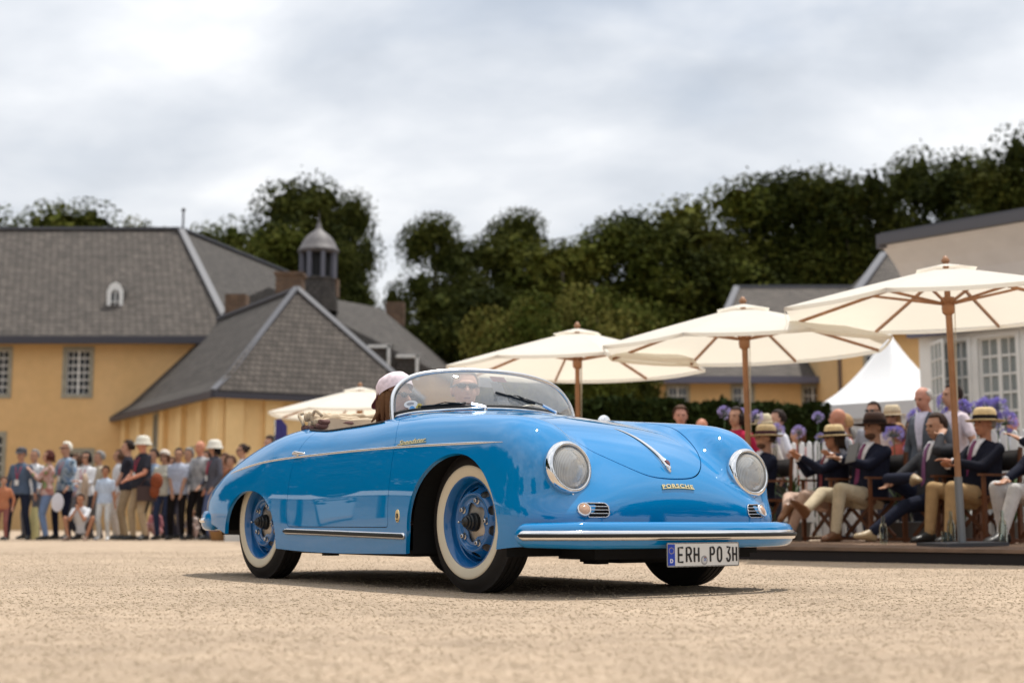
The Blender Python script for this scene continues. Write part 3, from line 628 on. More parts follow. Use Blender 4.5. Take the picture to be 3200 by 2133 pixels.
        m = MB(); pr = [(.0265, .006)]
        for k in range(1, 6): r = .0265 * (1 - k / 6); pr += [(r + .002, .006 + .012 * math.sqrt(1 - ((r + .002) / .0265) ** 2)), (r, .004 + .0135 * math.sqrt(1 - (r / .0265) ** 2))]
        pr += [(.0001, .018)]; m.lathe(pr, 28, M=M); m.build('lens', mat('orange_lens', (.74, .47, .32), .15, 0, .6, trans=.25), ts, smooth=30)
        gr = thing('horn_grille', None, None); gr.parent = car; y0, y1, zc, hh_ = .530, .428, .3745, .0300
        def oval(sc_, k=10):
            o = []; r = .022 * sc_
            for cy, cz, a0 in ((y1 + .022, zc + hh_ - .022, 90), (y1 + .022, zc - hh_ + .022, 180)):
                for i in range(k + 1): a = R(a0 + 90 * i / k); o.append((cy + r * math.cos(a), cz + r * math.sin(a)))
            o += [(y0, zc - hh_ + .022 - r), (y0, zc + hh_ - .022 + r)]; return o
        ov = oval(1); a = np.array(ov); P = on_nose(s * a[:, 0], a[:, 1]); nn_ = body_n(P)
        m = MB(); m.add(P + nn_ * .0015, [tuple(range(len(P)))]); q = MB(); ct = on_nose(s * (y0 + y1) / 2, zc)[0]
        m = MB(); m.add(list(P + nn_ * .0022) + [ct + body_n(ct[None])[0] * .0022], [(i, (i + 1) % len(P), len(P)) for i in range(len(P))]); m.build('backing', mat('grille_black', (.008, .008, .008), .9, spec=.1), gr)
        m = MB(); m.tube(list(P + nn_ * .004), .0026, 8, closed=True); m.build('frame', chrome, gr, smooth=True)
        for dz in (-.0145, 0, .0145):
            yy = np.linspace(y0 + .01, y1 - .004, 8); P2 = on_nose(s * yy, zc + dz); m = MB(); m.tube(P2 + body_n(P2) * .006, .0019, 6); m.build('grille_bar', chrome, gr, smooth=True)
    # ---- front bumper
    half = curve3([(.762, 0, 0), (.755, .2, 0), (.728, .42, 0), (.682, .60, 0), (.618, .72, 0), (.555, .783, 0), (.505, .802, 0)], 300)[:, :2]; _u = np.linspace(0, 1, 70); half = half[(299 * (1 - (1 - _u) ** 1.9)).astype(int)]
    pl = np.concatenate([(half * [1, -1])[::-1], half[1:]]); K = len(pl); P = np.stack([pl[:, 0], pl[:, 1], np.full(K, .266)], 1)
    tg = np.gradient(P, axis=0); n = np.stack([tg[:, 1], -tg[:, 0], 0 * tg[:, 0]], 1)
    arc = np.concatenate([[0], np.cumsum(np.linalg.norm(np.diff(P, axis=0), axis=1))]); d = np.minimum(arc, arc[-1] - arc)
    lip = [(-.052, -.012), (-.0585, .0), (-.0575, .016), (-.048, .031), (-.030, .041), (0, .045), (.030, .041), (.048, .031), (.0575, .016), (.0585, .0), (.052, -.012), (.050, -.004), (.040, .018), (0, .030), (-.040, .018), (-.050, -.004)]
    e = [(math.sqrt(max(.05, 1 - (1 - min(1, q / .05)) ** 2)) * (.86 + .14 * min(1, q / .3)), .5 + .5 * math.sqrt(max(0, 1 - (1 - min(1, q / .07)) ** 2))) for q in d]
    m = MB(); sweep(m, P, n, lip, e); fb = m.build('front_bumper', paint, car, smooth=70)
    i0 = int(np.searchsorted(arc, .03)); sl = slice(i0, K - i0); d2 = d[sl] - d[i0]; e2 = [(math.sqrt(max(.01, 1 - (1 - min(1, q / .02)) ** 2)), 1) for q in d2]
    o = n[sl] / np.linalg.norm(n[sl], axis=1)[:, None]
    m = MB(); sweep(m, P[sl] + o * .044, n[sl], semi(.044, .014, 11), e2); m.build('bumper_trim', chrome, fb, smooth=60)
    m = MB(); sweep(m, P[sl][1:-1] + o[1:-1] * .0555, n[sl][1:-1], semi(.018, .008, 7), e2[1:-1]); m.build('bumper_rubber', rubber, fb, smooth=60)
    m = MB()
    for s in (-1, 1): m.bar((.45, s * .35, .25), (.73, s * .35, .26), .03, .05)
    m.build('bumper_bracket', black, fb, kind='stuff')
    # ---- rear bumper with its guards
    half = curve3([(-3.14, 0, 0), (-3.13, .25, 0), (-3.08, .50, 0), (-2.98, .65, 0), (-2.86, .722, 0), (-2.76, .742, 0), (-2.67, .745, 0)], 36)[:, :2]; pl = np.concatenate([(half * [1, -1])[::-1], half[1:]]); K = len(pl)
    P = np.stack([pl[:, 0], pl[:, 1], np.full(K, .335)], 1); tg = np.gradient(P, axis=0); n = np.stack([-tg[:, 1], tg[:, 0], 0 * tg[:, 0]], 1); n *= np.sign(np.sum(n * (P - [-2.5, 0, .345]), 1))[:, None]
    arc = np.concatenate([[0], np.cumsum(np.linalg.norm(np.diff(P, axis=0), axis=1))]); d = np.minimum(arc, arc[-1] - arc)
    e = [(math.sqrt(max(.05, 1 - (1 - min(1, q / .05)) ** 2)), .5 + .5 * math.sqrt(max(0, 1 - (1 - min(1, q / .07)) ** 2))) for q in d]
    m = MB(); sweep(m, P, n, [(u * 1.08, v) for u, v in lip], e); rbm = m.build('rear_bumper', paint, car, smooth=70)
    m = MB(); sweep(m, (P + n / np.linalg.norm(n, axis=1)[:, None] * .044)[3:-3], n[3:-3], semi(.03, .012, 9), e[3:-3]); m.build('bumper_trim', chrome, rbm, smooth=60)
    # ---- licence plate
    lp = thing('licence_plate', None, None, (.826, -.014, .181)); lp.parent = car; lp.scale = (1, 1.07, .96)
    def rr(w, h, r, k=5): return [(sx * (w / 2 - r) + r * math.cos(R(a0 + 90 * i / k)), sy * (h / 2 - r) + r * math.sin(R(a0 + 90 * i / k))) for sx, sy, a0 in ((1, 1, 0), (-1, 1, 90), (-1, -1, 180), (1, -1, 270)) for i in range(k + 1)]
    MP = Matrix(((0, 0, 1, 0), (1, 0, 0, 0), (0, 1, 0, 0), (0, 0, 0, 1)))    # plate x -> car y, plate y -> car z, out -> car x
    MP = Matrix(((0, 0, 1, 0), (1, 0, 0, 0), (0, 1, 0, 0), (0, 0, 0, 1)))
    def pbuild(name, polys, z0, z1, m, par=lp):
        b = MB()
        for pg in polys: b.prism(pg, z0, z1, MP)
        return b.build(name, m, par)
    W, H = .412, .112
    pbuild('backing', [rr(W, H, .009)], -.003, 0, mat('plate_back', (.03, .03, .03), .5)); b = MB(); o1 = rr(W, H, .009); k = len(o1); o2 = rr(W - .006, H - .006, .007)
    pbuild('plate', [rr(W - .004, H - .004, .008)], 0, .0015, mat('plate_white', (.66, .66, .64), .35, spec=.5))
    b.tube([MP @ Vector((x, y, .0015)) for x, y in rr(W - .009, H - .009, .006)], .0012, 6, closed=True); b.build('rim', mat('plate_rim', (.02, .02, .02), .4), lp, smooth=True)
    pbuild('country_band', [[(-.200, -.048), (-.162, -.048), (-.162, .048), (-.200, .048)]], .0015, .0022, mat('plate_blue', (.01, .05, .42), .4))
    stars = []
    for i in range(12):
        a = R(30 * i); cx, cy = -.181 + .0135 * math.cos(a), .019 + .0135 * math.sin(a)
        stars.append([(cx + (.0026 if j % 2 == 0 else .0011) * math.sin(R(36 * j)), cy + (.0026 if j % 2 == 0 else .0011) * math.cos(R(36 * j))) for j in range(10)][::-1])
    pbuild('star_ring', stars, .0022, .0027, mat('plate_yellow', (.75, .55, .05), .5))
    blk = mat('plate_black', (.012, .012, .014), .4)
    def glyph(ch, x, w, y0, h, m, bold=.0020, par=lp):
        tv, tf = text_verts(ch, 1, 0, .018 if m is blk else 0); tv -= tv.min(0); mxv = tv.max(0); mb = MB()
        mb.add([MP @ Vector((x + v[0] / mxv[0] * w, y0 + v[1] / mxv[1] * h, .0030)) for v in tv], tf); return mb.build('character', m, par)
    def strokes(x, w, segs, y0=-.0375, h=.075, t=.0098):
        mb = MB()
        for pts in segs:
            q = [Vector((x + t / 2 + a * (w - t), y0 + t / 2 + c * (h - t), .0032)) for a, c in pts]; mb_pts = [MP @ v for v in q]; mb.tube(mb_pts, t / 2, 8, flat=1)
        for i, v in enumerate(mb.v): mb.v[i] = (max(.0016, min(v[0], .0036)), v[1], v[2])
        mb.build('character', blk, lp)
    ar = lambda cx, cy, rx, ry, a0, a1, k=10: [(cx + rx * math.cos(R(a0 + (a1 - a0) * i / k)), cy + ry * math.sin(R(a0 + (a1 - a0) * i / k))) for i in range(k + 1)]
    Rr = [[(0, 0), (0, 1), (.55, 1)] + ar(.55, .755, .45, .245, 90, -90) + [(0, .51)], [(.5, .5), (1, 0)]]
    strokes(-.148, .036, [[(1, 0), (0, 0), (0, 1), (1, 1)], [(0, .5), (.85, .5)]]); strokes(-.103, .036, Rr); Hs = [[(0, 0), (0, 1)], [(1, 0), (1, 1)], [(0, .5), (1, .5)]]; strokes(-.059, .034, Hs)
    strokes(.032, .032, [Rr[0]]); strokes(.0735, .032, [ar(.5, .72, .5, .28, 0, 180) + ar(.5, .28, .5, .28, 180, 360) + [(1, .72)]])
    strokes(.1265, .029, [[(0.02, 1), (1, 1), (.42, .58)] + ar(.45, .30, .55, .29, 85, -90) + ar(.45, .30, .45, .29, -90, -170, 5)]); strokes(.1625, .031, Hs)
    tv, tf = text_verts('D', .024, 0, .0008); mb = MB(); mb.add([MP @ Vector((-.181 + v[0], -.035 + v[1], .0025)) for v in tv], tf); mb.build('character', mat('plate_letter_white', (.8, .8, .8), .5), lp)
    cir = lambda cx, cy, r, k=20, sy=1.12: [(cx + r * math.cos(2 * math.pi * i / k), cy + r * sy * math.sin(2 * math.pi * i / k)) for i in range(k)]
    pbuild('seal', [cir(.002, -.026, .0195)], .0015, .0021, mat('seal_grey', (.30, .30, .31), .4)); pbuild('seal_centre', [cir(.002, -.026, .013)], .0021, .0026, mat('seal_light', (.5, .5, .5), .4))
    pbuild('seal_shield', [[(.000 + dx * .004, -.030 + dy * .005), (.004 + dx * .004, -.030 + dy * .005), (.004 + dx * .004, -.025 + dy * .005), (.000 + dx * .004, -.025 + dy * .005)] for dx in range(3) for dy in range(3) if (dx + dy) % 2 == 0], .0026, .0031, mat('seal_blue', (.05, .14, .45), .4))
    pbuild('seal_crown', [[(.000, -.017), (.012, -.017), (.010, -.011), (.002, -.011)]], .0026, .0031, mat('seal_brown', (.30, .14, .08), .4))
    # ---- wheels
    tyre_m = mat('tyre_rubber', (.020, .018, .017), .75, spec=.25, bump=(140, .5, .003), noise=(5, .25)); white_m = mat('whitewall', (.70, .62, .47), .6, noise=(4, .06))
    alu = mat('brake_drum', (.42, .38, .33), .42, .6, noise=(14, .25), bump=(30, .2, .003)); steel = mat('lug_steel', (.5, .5, .5), .25, 1.0); blackcap = mat('black_cap', (.015, .015, .015), .35)
    wpaint = mat('wheel_paint', (.001, .115, .34), .3, coat=.8)
    def wheel():
        w = bpy.data.objects.new('wheel', None); COL.objects.link(w)
        RR = .326
        m = MB(); prof = [(.203, -.060), (.215, -.070), (.245, -.080), (.272, -.080), (.292, -.073), (.303, -.065), (.312, -.060), (.3225, -.056)]
        for k in range(4):
            a = -.050 + k * .029; prof += [(.3255, a), (.3262, a + .019), (.3205, a + .0195), (.3205, a + .0285)]
        prof = prof[:-2] + [(.3225, .056), (.312, .060), (.303, .065), (.292, .073), (.272, .080), (.245, .080), (.215, .070), (.203, .060)]
        m.lathe(prof, 96); ty = m.build('tyre', tyre_m, w, smooth=38)
        me = ty.data
        # small flat where the tyre meets the ground is left to the gravel; sipes in the outer rib
        m = MB(); m.lathe([(.2085, .0695), (.212, .0735), (.230, .0790), (.246, .0828), (.257, .0828), (.262, .0805), (.2625, .0775)], 80); m.build('whitewall', white_m, w, smooth=True)
        m = MB(); m.lathe([(.190, .045), (.200, .068), (.206, .0745), (.2115, .0745), (.2125, .069), (.208, .062), (.197, .058), (.1935, .050), (.191, .022), (.1865, .018), (.182, .020), (.1815, .006), (.180, -.006), (.178, -.010), (.174, -.008)], 80)
        m.lathe([(.203, -.075), (.212, -.070), (.195, -.05), (.185, -.03), (.174, -.008)], 60); m.build('rim', wpaint, w, smooth=45)
        # disc with ten ventilation holes and a scalloped middle
        rs_ = [.176, .172, .168, .163, .158, .152, .146, .140, .134, .129, .125, .121, .116, .110, .104, .098, .092, .086, .080, .074, .068, .062]
        hz = spline([.06, .07, .10, .112, .118, .124, .130, .136, .144, .152, .160, .168, .176], [.042, .042, .042, .043, .048, .055, .058, .057, .050, .040, .028, .013, -.004])
        n = 180; Vd = np.array([(r * math.cos(2 * math.pi * j / n), r * math.sin(2 * math.pi * j / n), float(hz(r))) for r in rs_ for j in range(n)])
        q = np.array([(i * n + j, i * n + (j + 1) % n, (i + 1) * n + (j + 1) % n, (i + 1) * n + j) for i in range(len(rs_) - 1) for j in range(n)]); Td = np.concatenate([q[:, [0, 1, 2]], q[:, [0, 2, 3]]])
        def gh_(P):
            r = np.hypot(P[:, 0], P[:, 1]); a = np.arctan2(P[:, 1], P[:, 0]); ph = (a + math.pi / 10) % (math.pi / 5) - math.pi / 10
            return np.hypot((r - .1525) / .0155, ph * .1525 / .0245) - 1
        def gc_(P):
            r = np.hypot(P[:, 0], P[:, 1]); a = np.arctan2(P[:, 1], P[:, 0]); return (r - (.083 + .012 * np.cos(5 * (a - R(90)))))
        for g in (gh_, gc_): Vd, Td = cut(Vd, Td, g, proj=None)
        Cc = Vd[Td].mean(1); Td = Td[(gh_(Cc) > 0) & (gc_(Cc) > 0)]; v, t, _ = compact(Vd, Td); nd = np.tile([0, 0, 1.], (len(v), 1)); rr_ = np.hypot(v[:, 0], v[:, 1]); sl_ = (hz(rr_ + .001) - hz(rr_ - .001)) / .002
        nd[:, 0] = -sl_ * v[:, 0] / rr_; nd[:, 1] = -sl_ * v[:, 1] / rr_; nd /= np.linalg.norm(nd, axis=1, keepdims=True); v, nd, t = with_lip(v, nd, t, .006)
        dk = link('wheel_disc', np_mesh('wheel_disc', v, t, nd), wpaint, w)
        m = MB(); m.lathe([(.0001, .042), (.03, .040), (.05, .036), (.075, .030), (.10, .022), (.135, .010), (.165, -.01), (.172, -.04)], 60)
        for i in range(24): a = 2 * math.pi * i / 24; m.bar((.125 * math.cos(a), .125 * math.sin(a), .010), (.165 * math.cos(a), .165 * math.sin(a), -.010), .006, .01)
        m.build('brake_drum', alu, w, smooth=40)
        m = MB(); m.lathe([(.0001, .110), (.012, .109), (.018, .102), (.024, .097), (.025, .089), (.031, .085), (.032, .077), (.037, .072), (.038, .060), (.043, .054), (.044, .038)], 28); m.build('grease_cap', blackcap, w, smooth=35)
        m = MB(); m.tube([(0, 0, .105), (-.0, 0, .130)], .005, 10); m.ball((0, 0, .130), .0065, 10, 6); m.build('cap_screw', steel, w, smooth=40)
        for i in range(5):
            a = R(90 + 36 + 72 * i); M = Matrix.Translation((.1025 * math.cos(a), .1025 * math.sin(a), .042)); m = MB(); m.lathe([(.017, -.001), (.017, .004), (.0115, .006)], 20, M=M); m.lathe([(.0115, .005), (.0115, .018), (.009, .0205), (.0062, .0205), (.006, .012), (.0001, .012)], 6, M=M); m.build('lug_nut', steel, w, smooth=25)
        return w
    w0 = wheel(); w0.parent = car
    for i, (x, y) in enumerate(((0, -.638), (0, .638), (-2.125, -.652), (-2.125, .652))):
        w = w0 if i == 0 else copy_tree(w0, car); w.location = (x, y, .3235)
        sgn = -1 if y < 0 else 1
        w.rotation_euler = (Matrix.Rotation(R(-90 * sgn), 4, 'X') @ Matrix.Rotation(R([21, 20, 15, 10][i]), 4, 'Z')).to_euler()
    return car
# ------------------------------------------------------------------ people
from mathutils.bvhtree import BVHTree
CLOTH = {}
def cloth(c, rough=.9):
    k = 'cloth_%02x%02x%02x' % tuple(int(255 * max(0, min(1, v)) ** .4545) for v in c)
    return mat(k, c, rough, spec=.15, noise=(18, .12), bump=(26, .35, .01))
def pattern_cloth(c1, c2):
    m = mat('print_%02d%02d%02d' % tuple(int(v * 99) for v in c1), c1, .9, spec=.1); nt = m.node_tree
    tc = nt.nodes.new('ShaderNodeTexCoord'); vo = nt.nodes.new('ShaderNodeTexVoronoi'); vo.inputs['Scale'].default_value = 13; vo.feature = 'SMOOTH_F1'; nt.links.new(tc.outputs['Object'], vo.inputs[0])
    cr = nt.nodes.new('ShaderNodeValToRGB'); cr.color_ramp.elements[0].position = .3; cr.color_ramp.elements[0].color = (*c1, 1); cr.color_ramp.elements[1].position = .5; cr.color_ramp.elements[1].color = (*c2[0], 1); e = cr.color_ramp.elements.new(.7); e.color = (*c2[1], 1)
    nt.links.new(vo.outputs['Color'], cr.inputs[0]); nt.links.new(cr.outputs[0], nt.nodes['Principled BSDF'].inputs['Base Color']); return m
def skin(c=(.46, .25, .165)): return mat('skin_%03d' % int(c[0] * 1000), c, .55, spec=.3, noise=(30, .08))
def ik(a, b, l1, l2, pole):
    a, b, pole = Vector(a), Vector(b), Vector(pole); d = b - a; L = min(d.length, (l1 + l2) * .999); d.normalize()
    x = (l1 * l1 - l2 * l2 + L * L) / (2 * L); h = math.sqrt(max(0, l1 * l1 - x * x)); p = pole - d * pole.dot(d)
    if p.length < 1e-5: p = Vector((0, 0, 1)) - d * d.z
    return a + d * x + p.normalized() * h, a + d * L
def rings(mb, R_, n=18, power=2.3):
    """closed loft of elliptic rings: (centre, rx, ry, frame)"""
    vs = []
    for c, rx, ry, Mx in R_:
        for j in range(n):
            a = 2 * math.pi * j / n; ca, sa = math.cos(a), math.sin(a)
            v = Vector((rx * math.copysign(abs(ca) ** (2 / power), ca), ry * math.copysign(abs(sa) ** (2 / power), sa), 0)); vs.append(Vector(c) + Mx @ v)
    k = len(R_); fs = [(i * n + j, i * n + (j + 1) % n, (i + 1) * n + (j + 1) % n, (i + 1) * n + j) for i in range(k - 1) for j in range(n)]
    mb.add(vs, fs + [tuple(range(n))[::-1], tuple(range((k - 1) * n, k * n))])
def capsule(mb, a, b, r0, r1, n=12):
    a, b = Vector(a), Vector(b); d = (b - a)
    if d.length < 1e-5: return
    u = d.normalized(); pts = []; rr = []
    for t in (90, 60, 30): pts.append(a - u * r0 * math.sin(R(t)) * .98); rr.append(max(.0008, r0 * math.cos(R(t))))
    pts += [a, a + d * .33, a + d * .67, b]; rr += [r0, r0 * .67 + r1 * .33, r0 * .33 + r1 * .67, r1]
    for t in (30, 60, 90): pts.append(b + u * r1 * math.sin(R(t)) * .98); rr.append(max(.0008, r1 * math.cos(R(t))))
    mb.tube(pts, rr, n)
def person(label, loc, face, H=1.72, pelvis=(0, 0, .93), lean=0, twist=0, hands=None, feet=None, knees=None, elbows=None, head=(0, 0), top=(.5, .5, .5), legs=(.05, .05, .07),
           shoes=(.02, .02, .02), skin_c=(.46, .25, .165), sleeve='long', shorts=False, jacket=False, tie=None, hair=('short', (.05, .035, .025)), hat=None, glasses=False, bulk=1.0,
           voxel=.014, fingers=False, extras=None, pattern=None, group=None, lanyard=None, beard=None, bust=False, shirt=None, parent_scale=None, name='person', skirt=False):
    k = H / 1.75; root = thing(name, label, 'person', loc, R(face), group)
    S = lambda v: Vector(v) * k
    mb = MB(); SK, TP, LG, SH = 0, 1, 2, 3
    mats = [skin(skin_c), cloth(top), cloth(legs), mat('shoe_%02d' % int(shoes[0] * 99), shoes, .4), cloth(shirt or (.7, .7, .7))]
    P = S(pelvis); Ml = Matrix.Rotation(R(twist), 3, 'Z') @ Matrix.Rotation(R(lean), 3, 'Y'); up = lambda x, y, z: P + Ml @ S((x, y, z))
    I3 = Matrix.Identity(3); b = bulk
    J = {}
    J['chest'] = up(0, 0, .33); J['neck'] = up(-.005, 0, .55)
    for s, nme in ((1, 'L'), (-1, 'R')): J['sh' + nme] = up(-.01, s * .168, .447); J['hip' + nme] = P + Matrix.Rotation(R(twist * .3), 3, 'Z') @ S((0, s * .095, -.02))
    # torso
    j = 1.17 if jacket else 1.04; mb.cm = TP
    low = -.16 if jacket else -.06
    seated = pelvis[2] < .7
    if seated: low = -.03
    mb.cm = TP
    rings(mb, [(up(0, 0, low), .132 * b * k * j, .183 * k * j * b, Ml), (up(0, 0, .03), .128 * b * k * j, .176 * k * j * b, Ml), (up(.0, 0, .16), .108 * b * k * j, .148 * k * j * b, Ml), (up(.005, 0, .30), .118 * k * j * (.5 + b / 2), .168 * k * j, Ml), (up(0, 0, .40), .114 * k * j, .172 * k * j, Ml), (up(-.005, 0, .468), .092 * k * j, .150 * k * j, Ml), (up(-.008, 0, .525), .062 * k, .085 * k, Ml)])
    if bust: 
        for s in (-1, 1): mb.ball(up(.085, s * .07, .31), .065 * k)
    mb.cm = LG if not jacket or seated else LG
    rings(mb, [(P + S((0, 0, -.11)), .100 * k * b, .145 * k * b, I3), (P + S((0, 0, -.03)), .112 * k * b, .160 * k * b, I3), (P + S((0, 0, .03)), .100 * k * b, .145 * k * b, I3)])
    # neck and head
    Mh = Ml.copy() if False else Matrix.Rotation(R(twist + head[0]), 3, 'Z') @ Matrix.Rotation(R(lean * .35 + head[1]), 3, 'Y')
    mb.cm = SK; hc = J['neck'] + Mh @ S((.022, 0, .135)); hp = lambda x, y, z: hc + Mh @ S((x, y, z))
    capsule(mb, J['neck'] - S((0, 0, .04)), hc - S((.01, 0, .06)), .056 * k, .052 * k)
    mb.ball(hp(-.012, 0, .022), S((.098, .076, .098)), 20, 14, Mh); mb.ball(hp(.022, 0, -.035), S((.072, .062, .080)), 18, 12, Mh); mb.ball(hp(.045, 0, -.085), S((.036, .040, .030)), 12, 8, Mh)
    capsule(mb, hp(.088, 0, .015), hp(.108, 0, -.022), .009 * k, .0145 * k, 8); mb.ball(hp(.082, 0, .030), S((.014, .055, .014)), 10, 6, Mh)
    for s in (-1, 1): mb.ball(hp(-.005, s * .080, -.005), S((.020, .010, .031)), 10, 6, Mh)
    mb.ball(hp(.088, 0, -.060), S((.012, .025, .012)), 8, 6, Mh)
    # arms
    hands = hands or {}
    for s, nme in ((1, 'L'), (-1, 'R')):
        a = J['sh' + nme]; tgt = hands.get(nme)
        tgt = S(tgt) if tgt is not None else P + S((.05, s * .27, -.05))
        pole = Vector((elbows or {}).get(nme, (-.6, s * .7, -.5))); el, wr = ik(a, tgt, .285 * k, .255 * k, pole); J['el' + nme] = el; J['wr' + nme] = wr
        sl = 1.22 if jacket else 1.08; mb.cm = TP
        if sleeve == 'long': capsule(mb, a, el, .053 * k * sl, .044 * k * sl); capsule(mb, el, el + (wr - el) * .9, .043 * k * sl, .033 * k * sl)
        else:
            capsule(mb, a, a + (el - a) * .66, .055 * k, .056 * k); mb.cm = SK; capsule(mb, a + (el - a) * .5, el, .044 * k, .038 * k); capsule(mb, el, wr, .038 * k, .026 * k)
        mb.cm = SK; d = (wr - el).normalized(); h0 = wr; side = d.cross(Vector((0, 0, 1))); side = side.normalized() if side.length > .1 else Vector((0, 1, 0)); nn = side.cross(d)
        capsule(mb, wr - d * .03 * k, wr, .027 * k, .026 * k)
        if fingers:
            palm = h0 + d * .045 * k; mb.ball(palm, S((.050, .042, .017)), 12, 8, Matrix((d, side, nn)).transposed())
            ln = [.072, .082, .076, .060]
            for q in range(4):
                o = side * ((q - 1.5) * .0215 * k); p0 = palm + d * .028 * k + o; cl = nn * (-.35 if nme == 'L' else .35)
                p1 = p0 + (d + cl * .4).normalized() * ln[q] * .5 * k; p2 = p1 + (d + cl * 1.6).normalized() * ln[q] * .5 * k
                capsule(mb, p0, p1, .0100 * k, .0095 * k, 8); capsule(mb, p1, p2, .0095 * k, .0080 * k, 8)
            t0 = palm - d * .02 * k - side * .038 * k; t1 = t0 + (d * .5 - side * .8).normalized() * .036 * k; capsule(mb, t0, t1, .0125 * k, .011 * k, 8); capsule(mb, t1, t1 + d * .030 * k, .011 * k, .009 * k, 8)
        else:
            mb.ball(h0 + d * .045 * k, S((.050, .040, .020)), 12, 8, Matrix((d, side, nn)).transposed()); mb.ball(h0 + d * .100 * k, S((.045, .032, .016)), 10, 8, Matrix((d, side, nn)).transposed())
            capsule(mb, h0 + d * .03 * k - side * .03 * k, h0 + d * .075 * k - side * .052 * k, .013 * k, .011 * k, 8)
    # legs
    feet = feet or {}
    for s, nme in ((1, 'L'), (-1, 'R')):
        a = J['hip' + nme]; f = feet.get(nme, (0, s * .11, .08)); pole = Vector((knees or {}).get(nme, (1, s * .08, .1))); kn, an = ik(a, S(f), .43 * k, .42 * k, pole); J['kn' + nme] = kn; J['an' + nme] = an
        if skirt: pass
        mb.cm = LG if not shorts else LG; capsule(mb, a, kn if not shorts else a + (kn - a) * .85, .094 * k * (.6 + .4 * b), .066 * k)
        if shorts: mb.cm = SK; capsule(mb, a + (kn - a) * .6, kn, .062 * k, .052 * k); capsule(mb, kn, an, .052 * k, .034 * k)
        else: capsule(mb, kn, an + (kn - an) * .08, .064 * k, .050 * k)
        mb.cm = SK; capsule(mb, an + (kn - an) * .15, an, .040 * k, .036 * k)
        mb.cm = SH; dirf = Vector((feet.get(nme + 'd', (1, s * .22, 0)))).normalized(); sd = Vector((0, 0, 1)); dn = (kn - an).normalized()
        if feet.get(nme + 'u') is not None: sd = Vector(feet[nme + 'u']).normalized()
        yv = sd.cross(dirf).normalized(); Mf = Matrix((dirf, yv, sd)).transposed()
        rings(mb, [(an - dirf * .055 * k - sd * .075 * k, .001, .001, I3)] + [(an + dirf * x * k - sd * (.075 - z) * k, z * k * 1.0, w * k, Matrix((sd, yv, dirf)).transposed()) for x, w, z in ((-.055, .030, .045), (-.02, .038, .056), (.04, .040, .050), (.10, .048, .036), (.155, .046, .028), (.19, .025, .018))] + [(an + dirf * .20 * k - sd * .06 * k, .001, .001, I3)], 12, 2.2)
    # one continuous skin over the whole figure
    src = mb.mesh('src'); so = bpy.data.objects.new('src', src); COL.objects.link(so)
    md = so.modifiers.new('r', 'REMESH'); md.mode = 'VOXEL'; md.voxel_size = voxel * (1 if fingers else 1); md.use_smooth_shade = True
    ms = so.modifiers.new('s', 'SMOOTH'); ms.factor = .5; ms.iterations = 3 if fingers else 4
    dg = bpy.context.evaluated_depsgraph_get(); me = bpy.data.meshes.new_from_object(so.evaluated_get(dg)); me.name = 'figure'
    bpy.data.objects.remove(so)
    bv = BVHTree.FromPolygons([v for v in mb.v], mb.f); cm = []
    for p in me.polygons:
        q = bv.find_nearest(p.center); cm.append(mb.m[q[2]] if q[2] is not None else 0)
    me.materials.clear()
    for m_ in mats: me.materials.append(m_)
    me.polygons.foreach_set('material_index', cm); me.polygons.foreach_set('use_smooth', [True] * len(me.polygons))
    bpy.data.meshes.remove(src); body = link('body', me, None, root)
    # face
    eye = mat('eye_dark', (.03, .02, .015), .2)
    for s in (-1, 1):
        m = MB(); m.ball(hp(.083, s * .030, .012), S((.010, .014, .0085)), 10, 6, Mh); m.build('eye', eye, root, smooth=True)
    m = MB(); m.ball(hp(.095, 0, -.060), S((.005, .024, .0055)), 10, 6, Mh); m.build('mouth', mat('lips', (.28, .10, .08), .5), root, smooth=True)
    hs, hcol = hair
    if hs != 'bald':
        hm = mat('hair_%02d_%02d' % (int(hcol[0] * 99), int(hcol[2] * 99)), hcol, .75, spec=.25, bump=(70, .8, .01)); m = MB(); n1, n2 = 28, 18; rr = np.random.RandomState(len(label))
        vs = []; keep = []
        for i in range(n2 + 1):
            t = math.pi * i / n2
            for q in range(n1):
                a = 2 * math.pi * q / n1; d = Vector((math.sin(t) * math.cos(a), math.sin(t) * math.sin(a), math.cos(t)))
                w = 1.09 + .05 * rr.rand(); vs.append(hc + Mh @ S((-.014 + d.x * .098 * w - .004, d.y * .078 * w, .024 + d.z * .100 * w))); lim = -.12 if hs != 'grey_sides' else .0
                front = d.x > .35 and d.z < (.62 - .0 * abs(d.y)); low_ = d.z < -.55; side_ = (d.x > .05 and d.z < -.05)
                keep.append(not (front or low_ or side_) if hs != 'sides' else (not (front or low_ or side_) and d.z < .55))
        fs = [(i * n1 + q, (i + 1) * n1 + q, (i + 1) * n1 + (q + 1) % n1, i * n1 + (q + 1) % n1) for i in range(n2) for q in range(n1)]
        fs = [f for f in fs if all(keep[v] for v in f)]; used = sorted({v for f in fs for v in f}); mp_ = {v: i for i, v in enumerate(used)}
        m.add([vs[v] for v in used], [tuple(mp_[v] for v in f) for f in fs]); me2 = m.mesh('hair', True); ho = link('hair', me2, hm, root)
        so_ = ho.modifiers.new('t', 'SOLIDIFY'); so_.thickness = .012 * k; so_.offset = -1
